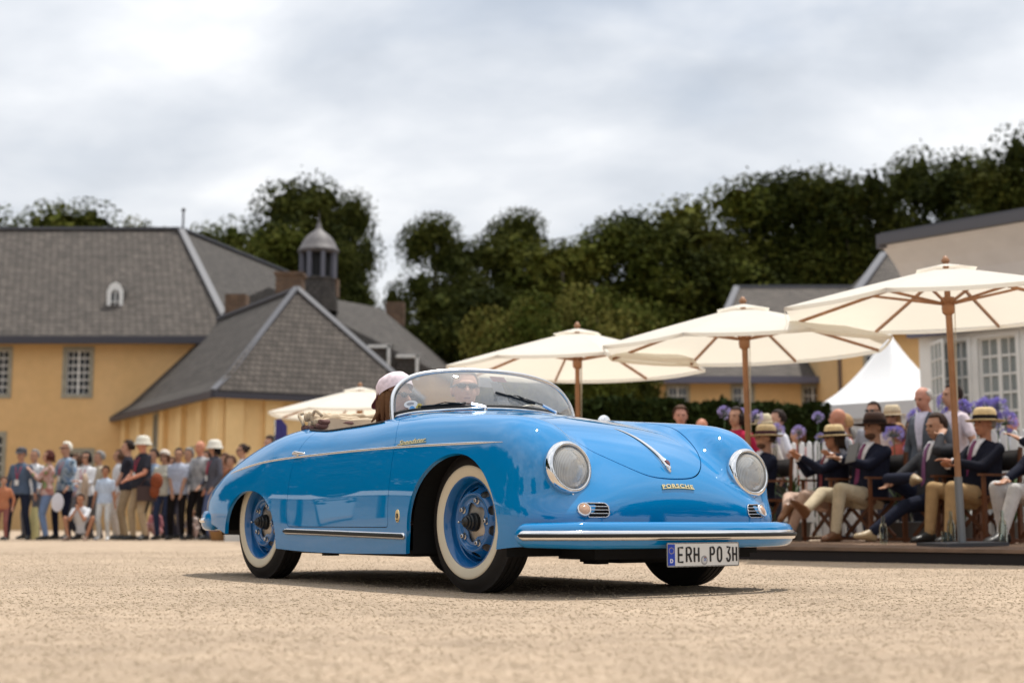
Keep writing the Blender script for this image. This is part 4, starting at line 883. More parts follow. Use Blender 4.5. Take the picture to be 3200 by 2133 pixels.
        if hs in ('long', 'bun', 'bob'):
            m = MB()
            if hs == 'bun': m.ball(hp(-.115, 0, .055), S((.045, .045, .045)), 12, 8)
            else:
                L = -.15 if hs == 'long' else -.10
                for q in range(11):
                    a = R(70 + 220 * q / 10); x0, y0 = math.cos(a), math.sin(a); m.tube(curve3([hp(-.02 + x0 * .085, y0 * .072, .03), hp(-.02 + x0 * .095, y0 * .084, L * .5), hp(-.03 + x0 * (.08 + .05 * rr.rand()), y0 * .085 + .02 * rr.randn(), L * (.85 + .4 * rr.rand()))], 6), [.026 * k, .025 * k, .022 * k, .018 * k, .012 * k, .004 * k], 8)
            m.build('hair_length', hm, root, smooth=True, kind='stuff')
    if beard:
        m = MB(); m.ball(hp(.040, 0, -.078), S((.052, .060, .042)), 14, 8, Mh); m.build('beard', mat('beard', beard, .9, bump=(80, .8, .01)), root, smooth=True)
    if glasses:
        gm_ = mat('dark_glasses', (.012, .012, .015), .12, spec=.6); gl = MB()
        for s in (-1, 1): gl.ball(hp(.095, s * .033, .012), S((.008, .029, .016)), 12, 8, Mh); gl.bar(hp(.088, s * .060, .018), hp(-.005, s * .083, .016), .006 * k, .010 * k)
        gl.bar(hp(.100, -.012, .018), hp(.100, .012, .018), .006 * k, .006 * k); gl.build('sunglasses', gm_, root, smooth=40)
    if hat:
        kind, c1, c2 = hat; hm = mat('hat_%s_%02d' % (kind, int(c1[0] * 99)), c1, .85, noise=(40, .15), bump=(90, .5, .004)); Mt = Matrix.Translation(hp(-.012, 0, .042)) @ Mh.to_4x4() @ Matrix.Diagonal((k, k, k, 1))
        ho = thing('hat', None, None); ho.parent = root
        if kind == 'cap' and c2 == 'back': Mt = Mt @ Matrix.Rotation(R(-24), 4, 'Y')
        el_ = Matrix.Diagonal((1.12, .96, 1, 1))
        if kind == 'straw':
            wb = .03 if c1[0] < .1 else .006; br = [(.105, -.004), (.13, -.012), (.155 + wb * .7, -.018), (.166 + wb, -.010), (.165 + wb, -.004), (.13, -.004), (.106, .004)]; Mt2 = Mt @ Matrix.Rotation(R(4), 4, 'Y') @ el_
            m = MB(); m.lathe(br, 30, M=Mt2, closed=True); m.build('brim', hm, ho, smooth=50)
            m = MB(); m.lathe([(.104, -.008), (.1035, .03), (.098, .068), (.088, .098), (.068, .114), (.040, .112), (.0001, .100)], 30, M=Mt2); m.build('crown', hm, ho, smooth=50)
            m = MB(); m.lathe([(.1055, .002), (.1075, .006), (.1065, .038), (.104, .042), (.1035, .02)], 30, M=Mt2, closed=True); m.build('hat_band', cloth(c2), ho, smooth=50)
        elif kind == 'cap':
            m = MB(); m.lathe([(.104, -.01), (.105, .025), (.098, .058), (.078, .084), (.045, .100), (.0001, .106)], 28, M=Mt @ el_); m.build('crown', hm, ho, smooth=True)
            m = MB(); f = -1 if c2 == 'back' else 1; A = [R(-62 + 124 * i / 12) for i in range(13)]
            vi = [Mt @ Vector((f * .112 * math.cos(a), .098 * math.sin(a), .006)) for a in A]; vo = [Mt @ Vector((f * (.112 * math.cos(a) + .085 * (math.cos((a) * 1.3)) ** .6 if abs(a) < 1.2 else f * .0), .098 * math.sin(a), -.010 - .012 * math.cos(a))) for a in A]
            dz = Mt.to_3x3() @ Vector((0, 0, .004)); n = 13
            m.add(vi + vo + [v - dz for v in vi] + [v - dz for v in vo], [(i, i + 1, n + i + 1, n + i) for i in range(n - 1)] + [(2 * n + i, 3 * n + i, 3 * n + i + 1, 2 * n + i + 1) for i in range(n - 1)] + [(n + i, n + i + 1, 3 * n + i + 1, 3 * n + i) for i in range(n - 1)]); m.build('peak', hm if c2 != 'back' else mat('cap_peak', (.22, .07, .10), .9), ho, smooth=40)
        elif kind == 'bucket':
            m = MB(); m.lathe([(.138, -.058), (.141, -.052), (.114, .000), (.106, .045), (.092, .078), (.055, .098), (.0001, .105), (.0001, .098), (.052, .091), (.088, .072), (.102, .04), (.109, -.002), (.134, -.058)], 28, M=Mt @ el_); m.build('crown', hm, ho, smooth=50)
    if lanyard:
        m = MB(); z0 = .20
        for s in (-1, 1): m.tube([up(-.03, s * .06, .53), up(.10 * j, s * .055, .44), up(.135 * j, s * .02, .30), up(.135 * j, 0, z0)], .0075, 6)
        lo_ = m.build('lanyard', mat('lanyard_red', lanyard, .6), root, smooth=True); m = MB(); m.box((0, 0, 0), (.006, .075, .10)); q = m.build('badge', mat('badge_paper', (.7, .7, .68), .6), lo_); q.location = up(.142 * j * (.6 + .4 * b), 0, z0 - .05)
    if jacket:
        # shirt front, lapels and tie
        fx = lambda z: (.118 + .012 * math.sin(z * 6)) * j * (.55 + .45 * b) + (.02 if z < .3 else 0) * (b - 1) * 2
        def strip(w0, w1, z0, z1, off, m_, nm, n=7, bottom=None):
            mq = MB(); vs = []
            for i in range(n):
                t = i / (n - 1); z = z0 + (z1 - z0) * t; w = w0 + (w1 - w0) * t; x = np.interp(z, [-.05, .05, .16, .30, .41, .48, .53], [.122, .120, .112, .122, .118, .098, .066]) * j + off
                for yy in (-w, -w / 2, 0, w / 2, w): vs.append(up(x - abs(yy) * .25, yy, z))
            fs = [(i * 5 + q, i * 5 + q + 1, (i + 1) * 5 + q + 1, (i + 1) * 5 + q) for i in range(n - 1) for q in range(4)]
            mq.add(vs, fs); o = mq.build(nm, m_, root, smooth=True); sd_ = o.modifiers.new('t', 'SOLIDIFY'); sd_.thickness = .012; sd_.offset = 0; return o
        strip(.020, .075, .12, .53, .006, mats[4], 'shirt_front')
        if tie: tm = mat('tie_%02d%02d' % (int(tie[0] * 99), int(tie[2] * 99)), tie, .5); strip(.034, .018, .06, .50, .020, tm, 'tie')
    if pattern: body.data.materials[1] = pattern_cloth(top, pattern)
    if shirt and jacket:
        for nme in 'LR':
            d = (J['wr' + nme] - J['el' + nme]).normalized(); m = MB(); capsule(m, J['wr' + nme] - d * .035 * k, J['wr' + nme] - d * .012 * k, .034 * k, .034 * k, 12); m.build('cuff', mats[4], root, smooth=True)
    root['_h'] = 1
    del root['_h']
    return root, J, hp, up
# ------------------------------------------------------------------ the place behind: where a picture point lies at a given distance
_cp, _sp = math.cos(R(PITCH)), math.sin(R(PITCH))
def at(px, py, Y):
    a = (px - 1176) / 3267; b = -(py - 784) / 3267; t = Y / (_cp - b * _sp); return Vector((a * t, Y, CAM_H + t * (_sp + b * _cp)))
def shade_mat(name, kind, c1, c2, sx=1.0, sz=1.0, rough=.85):
    """row-laid coverings: slate courses, boards, weathered plaster"""
    m = bpy.data.materials.new(name); m.use_nodes = True; nt = m.node_tree; N = nt.nodes; L = nt.links; b = N['Principled BSDF']; tc = N.new('ShaderNodeTexCoord')
    b.inputs['Roughness'].default_value = rough; b.inputs['Specular IOR Level'].default_value = .3
    def noi(s, d=5):
        n = N.new('ShaderNodeTexNoise'); n.inputs['Scale'].default_value = s; n.inputs['Detail'].default_value = d; L.new(tc.outputs['Object'], n.inputs['Vector']); return n
    n1 = noi(.35); n2 = noi(3.0)
    if kind == 'rows':
        sp = N.new('ShaderNodeSeparateXYZ'); L.new(tc.outputs['Object'], sp.inputs[0]); ad = N.new('ShaderNodeMath'); ad.operation = 'ADD'; L.new(sp.outputs[0], ad.inputs[0]); L.new(sp.outputs[1], ad.inputs[1])
        cb = N.new('ShaderNodeCombineXYZ'); L.new(ad.outputs[0], cb.inputs[0]); L.new(sp.outputs[2], cb.inputs[1]); br = N.new('ShaderNodeTexBrick'); L.new(cb.outputs[0], br.inputs[0])
        br.inputs['Color1'].default_value = (*c1, 1); br.inputs['Color2'].default_value = (*c2, 1); br.inputs['Mortar'].default_value = tuple(v * .35 for v in c1) + (1,)
        br.inputs['Scale'].default_value = 1; br.inputs['Brick Width'].default_value = sx; br.inputs['Row Height'].default_value = sz; br.inputs['Mortar Size'].default_value = sz * .10; br.inputs['Bias'].default_value = 0
        col = br.outputs[0]; bp = N.new('ShaderNodeBump'); bp.inputs['Strength'].default_value = .8; bp.inputs['Distance'].default_value = .03; bp.invert = True; L.new(br.outputs[1], bp.inputs['Height']); L.new(bp.outputs[0], b.inputs['Normal'])
    else:
        mx0 = N.new('ShaderNodeMix'); mx0.data_type = 'RGBA'; mx0.inputs[6].default_value = (*c1, 1); mx0.inputs[7].default_value = (*c2, 1)
        mr0 = N.new('ShaderNodeMapRange'); mr0.inputs[1].default_value = .38; mr0.inputs[2].default_value = .62; L.new(n1.outputs[0], mr0.inputs[0]); L.new(mr0.outputs[0], mx0.inputs[0]); col = mx0.outputs[2]
        bp = N.new('ShaderNodeBump'); bp.inputs['Strength'].default_value = .5; bp.inputs['Distance'].default_value = .02; L.new(noi(12).outputs[0], bp.inputs['Height']); L.new(bp.outputs[0], b.inputs['Normal'])
    mr = N.new('ShaderNodeMapRange'); mr.inputs[1].default_value = .3; mr.inputs[2].default_value = .7; mr.inputs[3].default_value = .78 if kind == 'rows' else .95; mr.inputs[4].default_value = 1.2 if kind == 'rows' else 1.04; L.new(n2.outputs[0], mr.inputs[0])
    s = N.new('ShaderNodeVectorMath'); s.operation = 'SCALE'; L.new(col, s.inputs[0]); L.new(mr.outputs[0], s.inputs['Scale']); L.new(s.outputs[0], b.inputs['Base Color'])
    return m
def slab(mb, pts, th=.18):
    """a flat polygon given thickness downwards"""
    p = [Vector(q) for q in pts]; n = (p[1] - p[0]).cross(p[2] - p[0]).normalized()
    if n.z < 0: n = -n
    q = [v - n * th for v in p]; k = len(p); mb.add(p + q, [tuple(range(k)), tuple(range(k, 2 * k))[::-1]] + [(i, (i + 1) % k, k + (i + 1) % k, k + i) for i in range(k)])
def wall_with_windows(root, A, B, z0, z1, wins, mw, frame_m, sash_m, glass_m, th=.4, cols=4, rows=6, surround=.13):
    """wall from A to B (xy), wins = (s, z, w, h); real openings with stone surround, sash bars and glass set back"""
    A = Vector((*A, 0)); B = Vector((*B, 0)); d = (B - A).normalized(); n = Vector((d.y, -d.x, 0)); L_ = (B - A).length
    if n.dot(-A) < 0: n = -n
    m = MB(); P = lambda s, z, o=0: A + d * s + Vector((0, 0, z)) + n * o
    xs = sorted({0, L_} | {s - w / 2 for s, z, w, h in wins} | {s + w / 2 for s, z, w, h in wins}); zs = sorted({z0, z1} | {z - h / 2 for s, z, w, h in wins} | {z + h / 2 for s, z, w, h in wins})
    for i in range(len(xs) - 1):
        for j in range(len(zs) - 1):
            cx, cz = (xs[i] + xs[i + 1]) / 2, (zs[j] + zs[j + 1]) / 2
            if any(abs(cx - s) < w / 2 and abs(cz - z) < h / 2 for s, z, w, h in wins): continue
            m.add([P(xs[i], zs[j]), P(xs[i + 1], zs[j]), P(xs[i + 1], zs[j + 1]), P(xs[i], zs[j + 1])], [(0, 1, 2, 3)])
    m.add([P(0, z0, -th), P(L_, z0, -th), P(L_, z1, -th), P(0, z1, -th)], [(0, 1, 2, 3)])
    m.build('wall', mw, root)
    for s, z, w, h in wins:
        W = MB()
        for a, b_, c, e in ((s - w / 2 - surround, z, surround, h + 2 * surround), (s + w / 2, z, surround, h + 2 * surround)): W.add([P(a, z - h / 2 - surround, o) for o in (.03, -.16)] + [P(a + c, z - h / 2 - surround, o) for o in (.03, -.16)] + [P(a + c, z + h / 2 + surround, o) for o in (.03, -.16)] + [P(a, z + h / 2 + surround, o) for o in (.03, -.16)], [(0, 2, 4, 6), (1, 7, 5, 3), (0, 1, 3, 2), (2, 3, 5, 4), (4, 5, 7, 6), (6, 7, 1, 0)])
        for a, zz in ((s - w / 2, z - h / 2 - surround), (s - w / 2, z + h / 2)): W.add([P(a, zz, o) for o in (.035, -.16)] + [P(a + w, zz, o) for o in (.035, -.16)] + [P(a + w, zz + surround, o) for o in (.035, -.16)] + [P(a, zz + surround, o) for o in (.035, -.16)], [(0, 2, 4, 6), (1, 7, 5, 3), (0, 1, 3, 2), (2, 3, 5, 4), (4, 5, 7, 6), (6, 7, 1, 0)])
        wo = W.build('window', frame_m, root)
        g = MB(); g.add([P(s - w / 2, z - h / 2, -.13), P(s + w / 2, z - h / 2, -.13), P(s + w / 2, z + h / 2, -.13), P(s - w / 2, z + h / 2, -.13)], [(0, 1, 2, 3)]); g.build('pane', glass_m, wo)
        g = MB(); t = .020
        for i in range(cols + 1):
            wd = .07 if i in (0, cols) or i * 2 == cols else t; x = s - w / 2 + w * i / cols; g.bar(P(x, z - h / 2, -.10), P(x, z + h / 2, -.10), wd, .05, up=n)
        for j in range(rows + 1):
            wd = .07 if j in (0, rows) or j * 2 == rows + 1 else t; zz = z - h / 2 + h * j / rows; g.bar(P(s - w / 2, zz, -.10), P(s + w / 2, zz, -.10), wd, .045, up=(0, 0, 1))
        g.build('sash', sash_m, wo)
def leaf_tree_mesh(seed, n, rx, rz, leaf, lobes, zc=.0):
    rs = np.random.RandomState(seed); C = []; Rd = []  # lobes crowd towards a rounded outline
    for i in range(lobes):
        a = rs.rand() * 6.28; r = rs.rand() ** .5 * .72; z = -.75 + 1.5 * rs.rand(); w = math.sqrt(max(.05, 1 - z * z)) * .9
        C.append((math.cos(a) * r * w * rx, math.sin(a) * r * w * rx, z * rz)); Rd.append((.26 + .22 * rs.rand()) * rx * (.70 + .35 * (1 - abs(z) / 1.1)))
    C = np.array(C); Rd = np.array(Rd); pk = rs.choice(lobes, n, p=Rd ** 2 / np.sum(Rd ** 2)); d = rs.randn(n, 3); d /= np.linalg.norm(d, axis=1, keepdims=True)
    rad = Rd[pk] * (1 - .35 * rs.rand(n) ** 2 + .10 * rs.randn(n) * (rs.rand(n) < .3)); p = C[pk] + d * rad[:, None] * [1, 1, .85]
    inner = np.arange(n) < n * .16; p[inner] = C[pk[inner]] + d[inner] * (rad[inner] * .55 * rs.rand(inner.sum()))[:, None]
    nn = d + .9 * rs.randn(n, 3) + [0, 0, .35]; nn /= np.linalg.norm(nn, axis=1, keepdims=True); u = np.cross(nn, rs.randn(n, 3)); u /= np.linalg.norm(u, axis=1, keepdims=True); v = np.cross(nn, u)
    s = leaf * ((.5 + rs.rand(n)) * np.where(inner, 3.2, 1))[:, None]; q = np.stack([p - u * s * .5, p + v * s * .35, p + u * s * .6, p - v * s * .35 - nn * s * .1], 1).reshape(-1, 3)
    F = np.arange(4 * n).reshape(n, 4); me = np_mesh('crown', q, F)
    tone = rs.rand(lobes)[pk] * .6 + rs.rand(n) * .4; me.polygons.foreach_set('material_index', np.digitize(tone, [.30, .62]).astype('i')); return me
def leafm(name, c, trans=.0):
    m = mat(name, c, .8, spec=.04, noise=(.6, .22)); return m
_LM = {}
def tree_variant(kind, i):
    key = (kind, i)
    if key in _LM: return _LM[key]
    pal = {'dark': [(.020, .026, .006), (.034, .041, .008), (.058, .062, .012)], 'green': [(.036, .045, .008), (.058, .068, .011), (.095, .098, .018)], 'olive': [(.050, .066, .012), (.082, .092, .018), (.135, .125, .030)]}[kind]
    me = leaf_tree_mesh(11 * i + len(kind), 30000, 1.0, 1.05 if i < 3 else 1.75, .038, (30 + 5 * i) if i < 3 else 52)
    for j, c in enumerate(pal): me.materials.append(leafm('leaf_%s_%d' % (kind, j), c))
    _LM[key] = me; return me
def tree(label, px, top_py, Y, rw, kind='dark', var=0, base=.30, rz_=1.0, group='trees beyond the court', name='broadleaf_tree'):
    if name == 'broadleaf_tree': rw *= 1.3; var += 3 if rw > 3.2 else 0
    """rw crown half-width in m; the crown's top reaches picture row top_py"""
    zt = at(px, top_py, Y).z; x = at(px, top_py, Y).x; h = zt * (1 - base) / 2
    t = thing(name, label, 'tree', (x, Y, 0), random.uniform(0, 6.28), group); c = link('crown', tree_variant(kind, var), None, t); c.location = (0, 0, zt - h); asp = h / rw; c.scale = (rw, rw, h / (1.02 if var < 3 else 1.62))
    m = MB(); pts = curve3([(0, 0, -.2), (.15, .1, zt * .25), (-.1, .2, zt * .55), (0, 0, zt * .85)], 8); m.tube(pts, [.045 * zt * (1 - .11 * i) * .5 for i in range(8)], 8)
    tr = m.build('trunk', mat('bark', (.055, .042, .030), .9, bump=(9, .6, .05)), t, smooth=True); m = MB()
    for i in range(7):
        a = i * 2.4; z0 = zt * (.22 + .06 * i); m.tube(curve3([(0, 0, z0), (math.cos(a) * rw * .3, math.sin(a) * rw * .3, z0 + h * .2), (math.cos(a) * rw * .6, math.sin(a) * rw * .6, min(z0 + h * .4, zt * .86))], 5), [.13, .10, .07, .045, .02], 6)
    m.build('limbs', MATS['bark'], t, smooth=True, kind='stuff'); return t
def build_background():
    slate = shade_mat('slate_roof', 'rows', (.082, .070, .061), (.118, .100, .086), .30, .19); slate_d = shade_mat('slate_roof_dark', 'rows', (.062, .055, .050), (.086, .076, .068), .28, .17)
    lead = mat('lead_flashing', (.095, .097, .112), .6); gut = mat('dark_gutter', (.05, .05, .065), .5); ochre = shade_mat('ochre_plaster', 'plaster', (.66, .43, .205), (.62, .40, .18)); cream = shade_mat('cream_plaster', 'plaster', (.78, .56, .28), (.75, .52, .25))
    stone = mat('grey_stone_surround', (.30, .28, .22), .9, noise=(4, .15)); sash = mat('white_sash', (.74, .74, .72), .5); pane = mat('window_pane', (.045, .05, .06), .08, spec=.7); brick = shade_mat('old_brick', 'rows', (.20, .125, .08), (.15, .10, .07), .25, .08)
    # ---- long manor wing on the left
    Y = 57.; ez = at(200, 772, Y).z; t = thing('manor_wing', 'long ochre manor wing with steep slate roof and small white dormer at far left', 'building', (-14, 60, 0)); off = Matrix.Translation((-14, 60, 0)).inverted()
    def lb(m, nm, mt, par=t, loc=None, **k): o = m.build(nm, mt, par, **k); o.matrix_parent_inverse = Matrix.Translation(t.location).inverted() if par is t else o.matrix_parent_inverse; return o
    t.location = (0, 0, 0)
    xr = at(525, 772, Y).x; xl = -36.; rz = at(415, 527, 63.4).z; rx = at(415, 527, 63.4).x
    s0 = lambda px: at(px, 850, Y).x - xl
    zc = at(179, 855, Y).z; wh = 1.75; ww = .92
    wins = [(s0(179), zc, ww, wh), (s0(-8), zc, ww, wh), (s0(-220), zc, ww, wh), (s0(189), at(189, 1082, Y).z, ww, 1.5), (s0(-14), at(0, 1064, Y).z, ww, 2.2)]
    wall_with_windows(t, (xl, Y), (xr, Y), -.5, ez - .02, wins, ochre, stone, sash, pane, cols=4, rows=6, surround=.17)
    m = MB(); m.add([(xr, Y, -.5), (xr + 6.0, Y + 20, -.5), (xr + 6.0, Y + 20, ez), (xr, Y, ez)], [(0, 1, 2, 3)]); m.build('side_wall', ochre, t)
    m = MB(); slab(m, [(xl, Y - .45, ez - .1), (xr + .3, Y - .45, ez - .1), (rx, 63.4, rz), (xl, 63.4, rz)]); m.build('roof', slate, t)
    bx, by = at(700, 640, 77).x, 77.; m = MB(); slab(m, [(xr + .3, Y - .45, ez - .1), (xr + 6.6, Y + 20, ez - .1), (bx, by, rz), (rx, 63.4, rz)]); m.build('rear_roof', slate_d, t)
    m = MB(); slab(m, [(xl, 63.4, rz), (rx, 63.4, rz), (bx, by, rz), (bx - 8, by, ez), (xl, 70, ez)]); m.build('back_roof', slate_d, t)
    m = MB(); m.bar((xr + .3, Y - .5, ez - .02), (rx, 63.38, rz + .05), .30, .10, up=(.3, -.5, .8)); m.bar((xl, 63.4, rz + .04), (rx, 63.4, rz + .04), .3, .1); m.bar((rx, 63.4, rz + .04), (bx, by, rz + .04), .3, .1); m.build('ridge_flashing', lead, t, kind='stuff')
    m = MB(); m.tube([(rx + .1, 63.4, rz), (rx + .1, 63.4, rz + .9)], .05, 6); m.ball((rx + .1, 63.4, rz + .9), .10, 8, 6); m.build('finial', lead, t)
    m = MB(); m.bar((xl, Y - .55, ez - .22), (xr + .3, Y - .55, ez - .22), .22, .30); m.build('gutter', gut, t)
    # dormer
    dc = at(267, 688, Y + 1.6); do = MB(); w_, h_ = .34, .68; pts = [(-w_, -h_), (w_, -h_), (w_, .35), (.2, .62), (0, .72), (-.2, .62), (-w_, .35)]; inn = [(-.17, -h_ + .15), (.17, -h_ + .15), (.17, .2), (.1, .36), (0, .42), (-.1, .36), (-.17, .2)]
    k = 7; V0 = [dc + Vector((a, -.2, b)) for a, b in pts]; V1 = [dc + Vector((a, -.2, b)) for a, b in inn]; do.add(V0 + V1 + [v + Vector((0, .12, 0)) for v in V1], [(i, (i + 1) % k, k + (i + 1) % k, k + i) for i in range(k)] + [(k + i, k + (i + 1) % k, 2 * k + (i + 1) % k, 2 * k + i) for i in range(k)])
    d_ = do.build('dormer', sash, t); q = MB(); q.add([v + Vector((0, .11, 0)) for v in V1], [tuple(range(k))]); q.build('pane', pane, d_); q = MB(); q.bar(dc + Vector((0, -.15, -.5)), dc + Vector((0, -.15, .4)), .05, .05); q.bar(dc + Vector((-.17, -.15, -.1)), dc + Vector((.17, -.15, -.1)), .05, .05); q.build('glazing_bar', sash, d_, kind='stuff')
    q = MB(); q.add([v * 1 for v in V0] + [v + Vector((0, 1.3, 0)) for v in V0], [(i, (i + 1) % k, k + (i + 1) % k, k + i) for i in range(k)]); q.build('cheeks', slate_d, d_)
    m = MB(); c = at(532, 722, 56.5); m.box((c.x, 57.6, c.z), (.85, .8, 1.9)); m.build('chimney', brick, t)
    # ---- low stable wing with the pyramid roof
    t = thing('stable_wing', 'lower yellow wing with pilasters and pyramid slate roof right of the manor wing', 'building', (0, 0, 0))
    A = Vector((-15.6, 57.2)); Nn = Vector((-9.45, 46.4)); C = Vector((-3.75, 49.7)); zE = at(508, 893, 46.4).z; ap = at(681, 664, 50.2); e2 = Vector((A.x, A.y, zE))
    wl = [(4.6, at(380, 985, 52).z, .42, 1.15), (9.1, at(452, 1062, 49).z, .45, .9), (11.6, at(478, 1040, 47.6).z, .5, .5)]
    wall_with_windows(t, tuple(A), tuple(Nn), -.5, zE, wl, cream, stone, sash, pane, cols=2, rows=4, surround=.1); wall_with_windows(t, tuple(Nn), tuple(C), -.5, zE, [(4.2, 2.4, .8, 1.4)], cream, stone, sash, pane, cols=2, rows=4, surround=.1)
    D2 = C + (A - Nn); m = MB(); m.add([(C.x, C.y, -.5), (D2.x, D2.y, -.5), (D2.x, D2.y, zE), (C.x, C.y, zE)], [(0, 1, 2, 3)]); m.build('end_wall', cream, t)
    dv = (Nn - A).normalized(); nv = Vector((-dv.y, dv.x)); nv = nv if nv.dot(-A) > 0 else -nv; m = None
    for s in (.5, 2.7, 5.9, 8.1, 10.4, 12.2):
        p = A + dv * s; m = MB(); m.bar((p.x + nv.x * .08, p.y + nv.y * .08, -.3), (p.x + nv.x * .08, p.y + nv.y * .08, zE - .15), .55, .22, up=(nv.x, nv.y, 0)); m.build('pilaster', cream, t)
    dv2 = (C - Nn).normalized(); nv2 = Vector((dv2.y, -dv2.x))
    for s in (.35, 1.7, 5.4):
        p = Nn + dv2 * s; m = MB(); m.bar((p.x + nv2.x * .08, p.y + nv2.y * .08, -.3), (p.x + nv2.x * .08, p.y + nv2.y * .08, zE - .15), .6, .22, up=(nv2.x, nv2.y, 0)); m.build('pilaster', cream, t)
    o1 = nv * .5 + nv2 * .0; eA = Vector((*(A + nv * .5 - dv * .4), zE - .1)); eN = Vector((*(Nn + nv * .5 + nv2 * .5), zE - .1)); eC = Vector((*(C + nv2 * .5 + dv2 * .5), zE - .1)); bk = ap + Vector((*(A - Nn).normalized(), 0)) * 9.5
    m = MB(); slab(m, [eN, eC, ap]); m.build('front_roof', slate, t); m = MB()
    # left slope with the bell-cast kick near the eaves
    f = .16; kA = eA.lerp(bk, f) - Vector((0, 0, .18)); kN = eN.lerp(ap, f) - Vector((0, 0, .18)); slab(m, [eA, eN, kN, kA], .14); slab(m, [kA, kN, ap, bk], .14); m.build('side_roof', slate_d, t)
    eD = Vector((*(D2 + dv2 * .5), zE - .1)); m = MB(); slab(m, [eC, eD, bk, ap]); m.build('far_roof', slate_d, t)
    m = MB(); m.bar(eN, kN + Vector((0, 0, .05)), .20, .09, up=(0, -.5, .8)); m.bar(kN + Vector((0, 0, .03)), ap + Vector((0, 0, .06)), .20, .09, up=(0, -.5, .8)); m.bar(eC, ap + Vector((0, 0, .06)), .20, .09, up=(0, -.5, .8)); m.bar(ap, bk, .3, .1); m.build('ridge_flashing', lead, t, kind='stuff')
    m = MB(); m.bar(eA - Vector((0, 0, .14)), eN - Vector((0, 0, .14)), .16, .2); m.bar(eN - Vector((0, 0, .14)), eC - Vector((0, 0, .14)), .16, .2); m.build('gutter', gut, t)
    c = at(665, 660, 53); m = MB(); m.box((c.x, 53.2, c.z - .35), (.98, .9, 1.75)); m.box((c.x, 53.2, c.z + .5), (1.1, 1.0, .12)); m.build('chimney', brick, t)
    # ---- gatehouse roof with the lantern
    t = thing('gatehouse', 'slate hipped gatehouse with domed lantern turret on its ridge', 'building', (0, 0, 0)); za = at(728, 664, 62); zb_ = Vector((at(872, 712, 67.5).x, 67.5, za.z)); ce = at(1003, 853, 62.5); cl = Vector((-17., 58.5, ce.z)); 
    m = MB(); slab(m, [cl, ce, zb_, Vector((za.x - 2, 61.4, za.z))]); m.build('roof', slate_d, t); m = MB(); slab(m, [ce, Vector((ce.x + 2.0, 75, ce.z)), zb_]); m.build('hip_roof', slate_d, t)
    m = MB(); m.add([(cl.x, cl.y + .4, -.5), (ce.x - .3, ce.y + .4, -.5), (ce.x - .3, ce.y + .4, ce.z), (cl.x, cl.y + .4, ce.z)], [(0, 1, 2, 3)]); m.add([(ce.x - .3, ce.y + .4, -.5), (ce.x + 1.7, 75, -.5), (ce.x + 1.7, 75, ce.z), (ce.x - .3, ce.y + .4, ce.z)], [(0, 1, 2, 3)]); m.build('wall', ochre, t)
    for px, py, Yd in ((880, 822, 61.5), (945, 845, 61.0)):
        c = at(px, py, Yd); m = MB(); m.box((c.x - .2, c.y, c.z), (.9, .1, .95)); m.add([(c.x - .7, c.y - .1, c.z + .5), (c.x + .35, c.y - .1, c.z + .5), (c.x + .35, c.y + 1.8, c.z + .9), (c.x - .7, c.y + 1.8, c.z + .9)], [(0, 1, 2, 3)]); d_ = m.build('dormer', slate_d, t)
        m = MB(); m.bar((c.x + .25, c.y - .1, c.z - .5), (c.x + .25, c.y - .1, c.z + .55), .12); m.bar((c.x - .65, c.y - .1, c.z + .5), (c.x + .3, c.y - .1, c.z + .5), .12); m.build('frame', sash, d_)
    lt = thing('lantern', None, None, (za.x, 62.3, 0)); lt.parent = t; zz = lambda py: at(728, py, 62).z; m = MB(); oc = lambda r, z: (r, z)
    rot = Matrix.Rotation(R(22.5), 4, 'Z'); m.lathe([(.95, zz(715)), (.92, zz(690)), (.83, zz(646)), (.88, zz(640)), (.80, zz(636)), (.001, zz(636))], 8, M=rot); m.build('base', slate_d, lt)
    for i in range(8):
        a = R(22.5 + 45 * i); p = Vector((math.cos(a) * .76, math.sin(a) * .76, 0)); m = MB(); m.bar(p + Vector((0, 0, zz(640))), p + Vector((0, 0, zz(578))), .17, .17, up=(math.cos(a), math.sin(a), 0)); m.build('post', mat('slate_blue_post', (.13, .13, .16), .6), lt)
    m = MB(); m.lathe([(.55, zz(640)), (.55, zz(578))], 8, M=rot); m.build('louvres', mat('louvre_dark', (.02, .02, .022), .8), lt)
    m = MB(); m.lathe([(.80, zz(582)), (.92, zz(577)), (.92, zz(572)), (.84, zz(568)), (.74, zz(556)), (.58, zz(543)), (.36, zz(533)), (.20, zz(527)), (.12, zz(520)), (.09, zz(512)), (.03, zz(505)), (.012, zz(490)), (.0001, zz(478))], 16, M=rot); m.build('dome', mat('dome_slate', (.12, .11, .112), .6, noise=(4, .2)), lt, smooth=30)
    for px, py, Yd, w in ((768, 662, 62.6, .35), (908, 722, 72, .95)): c = at(px, py, Yd); m = MB(); m.box((c.x, Yd, c.z), (w, .8, 1.2 if w > .5 else .8)); m.build('chimney', brick, t)
    # ---- low yellow range behind the hedge
    def simple(name, label, pxs, Y, ez_py, rz_py, dep, wins, mw, hipL=3, hipR=0, extra=None):
        t = thing(name, label, 'building', (0, 0, 0)); x0, x1 = at(pxs[0], ez_py, Y).x, at(pxs[1], ez_py, Y).x; ez = at(pxs[0], ez_py, Y).z; rz = at(pxs[0], rz_py, Y + dep).z
        wall_with_windows(t, (x0, Y), (x1, Y), -.5, ez, [(at(a, b, Y).x - x0, at(a, b, Y).z, w, h) for a, b, w, h in wins], mw, stone, sash, pane, cols=4, rows=2, surround=.12)
        m = MB(); m.add([(x0, Y, -.5), (x0, Y + 2 * dep, -.5), (x0, Y + 2 * dep, ez), (x0, Y, ez)], [(0, 1, 2, 3)]); m.build('end_wall', mw, t)
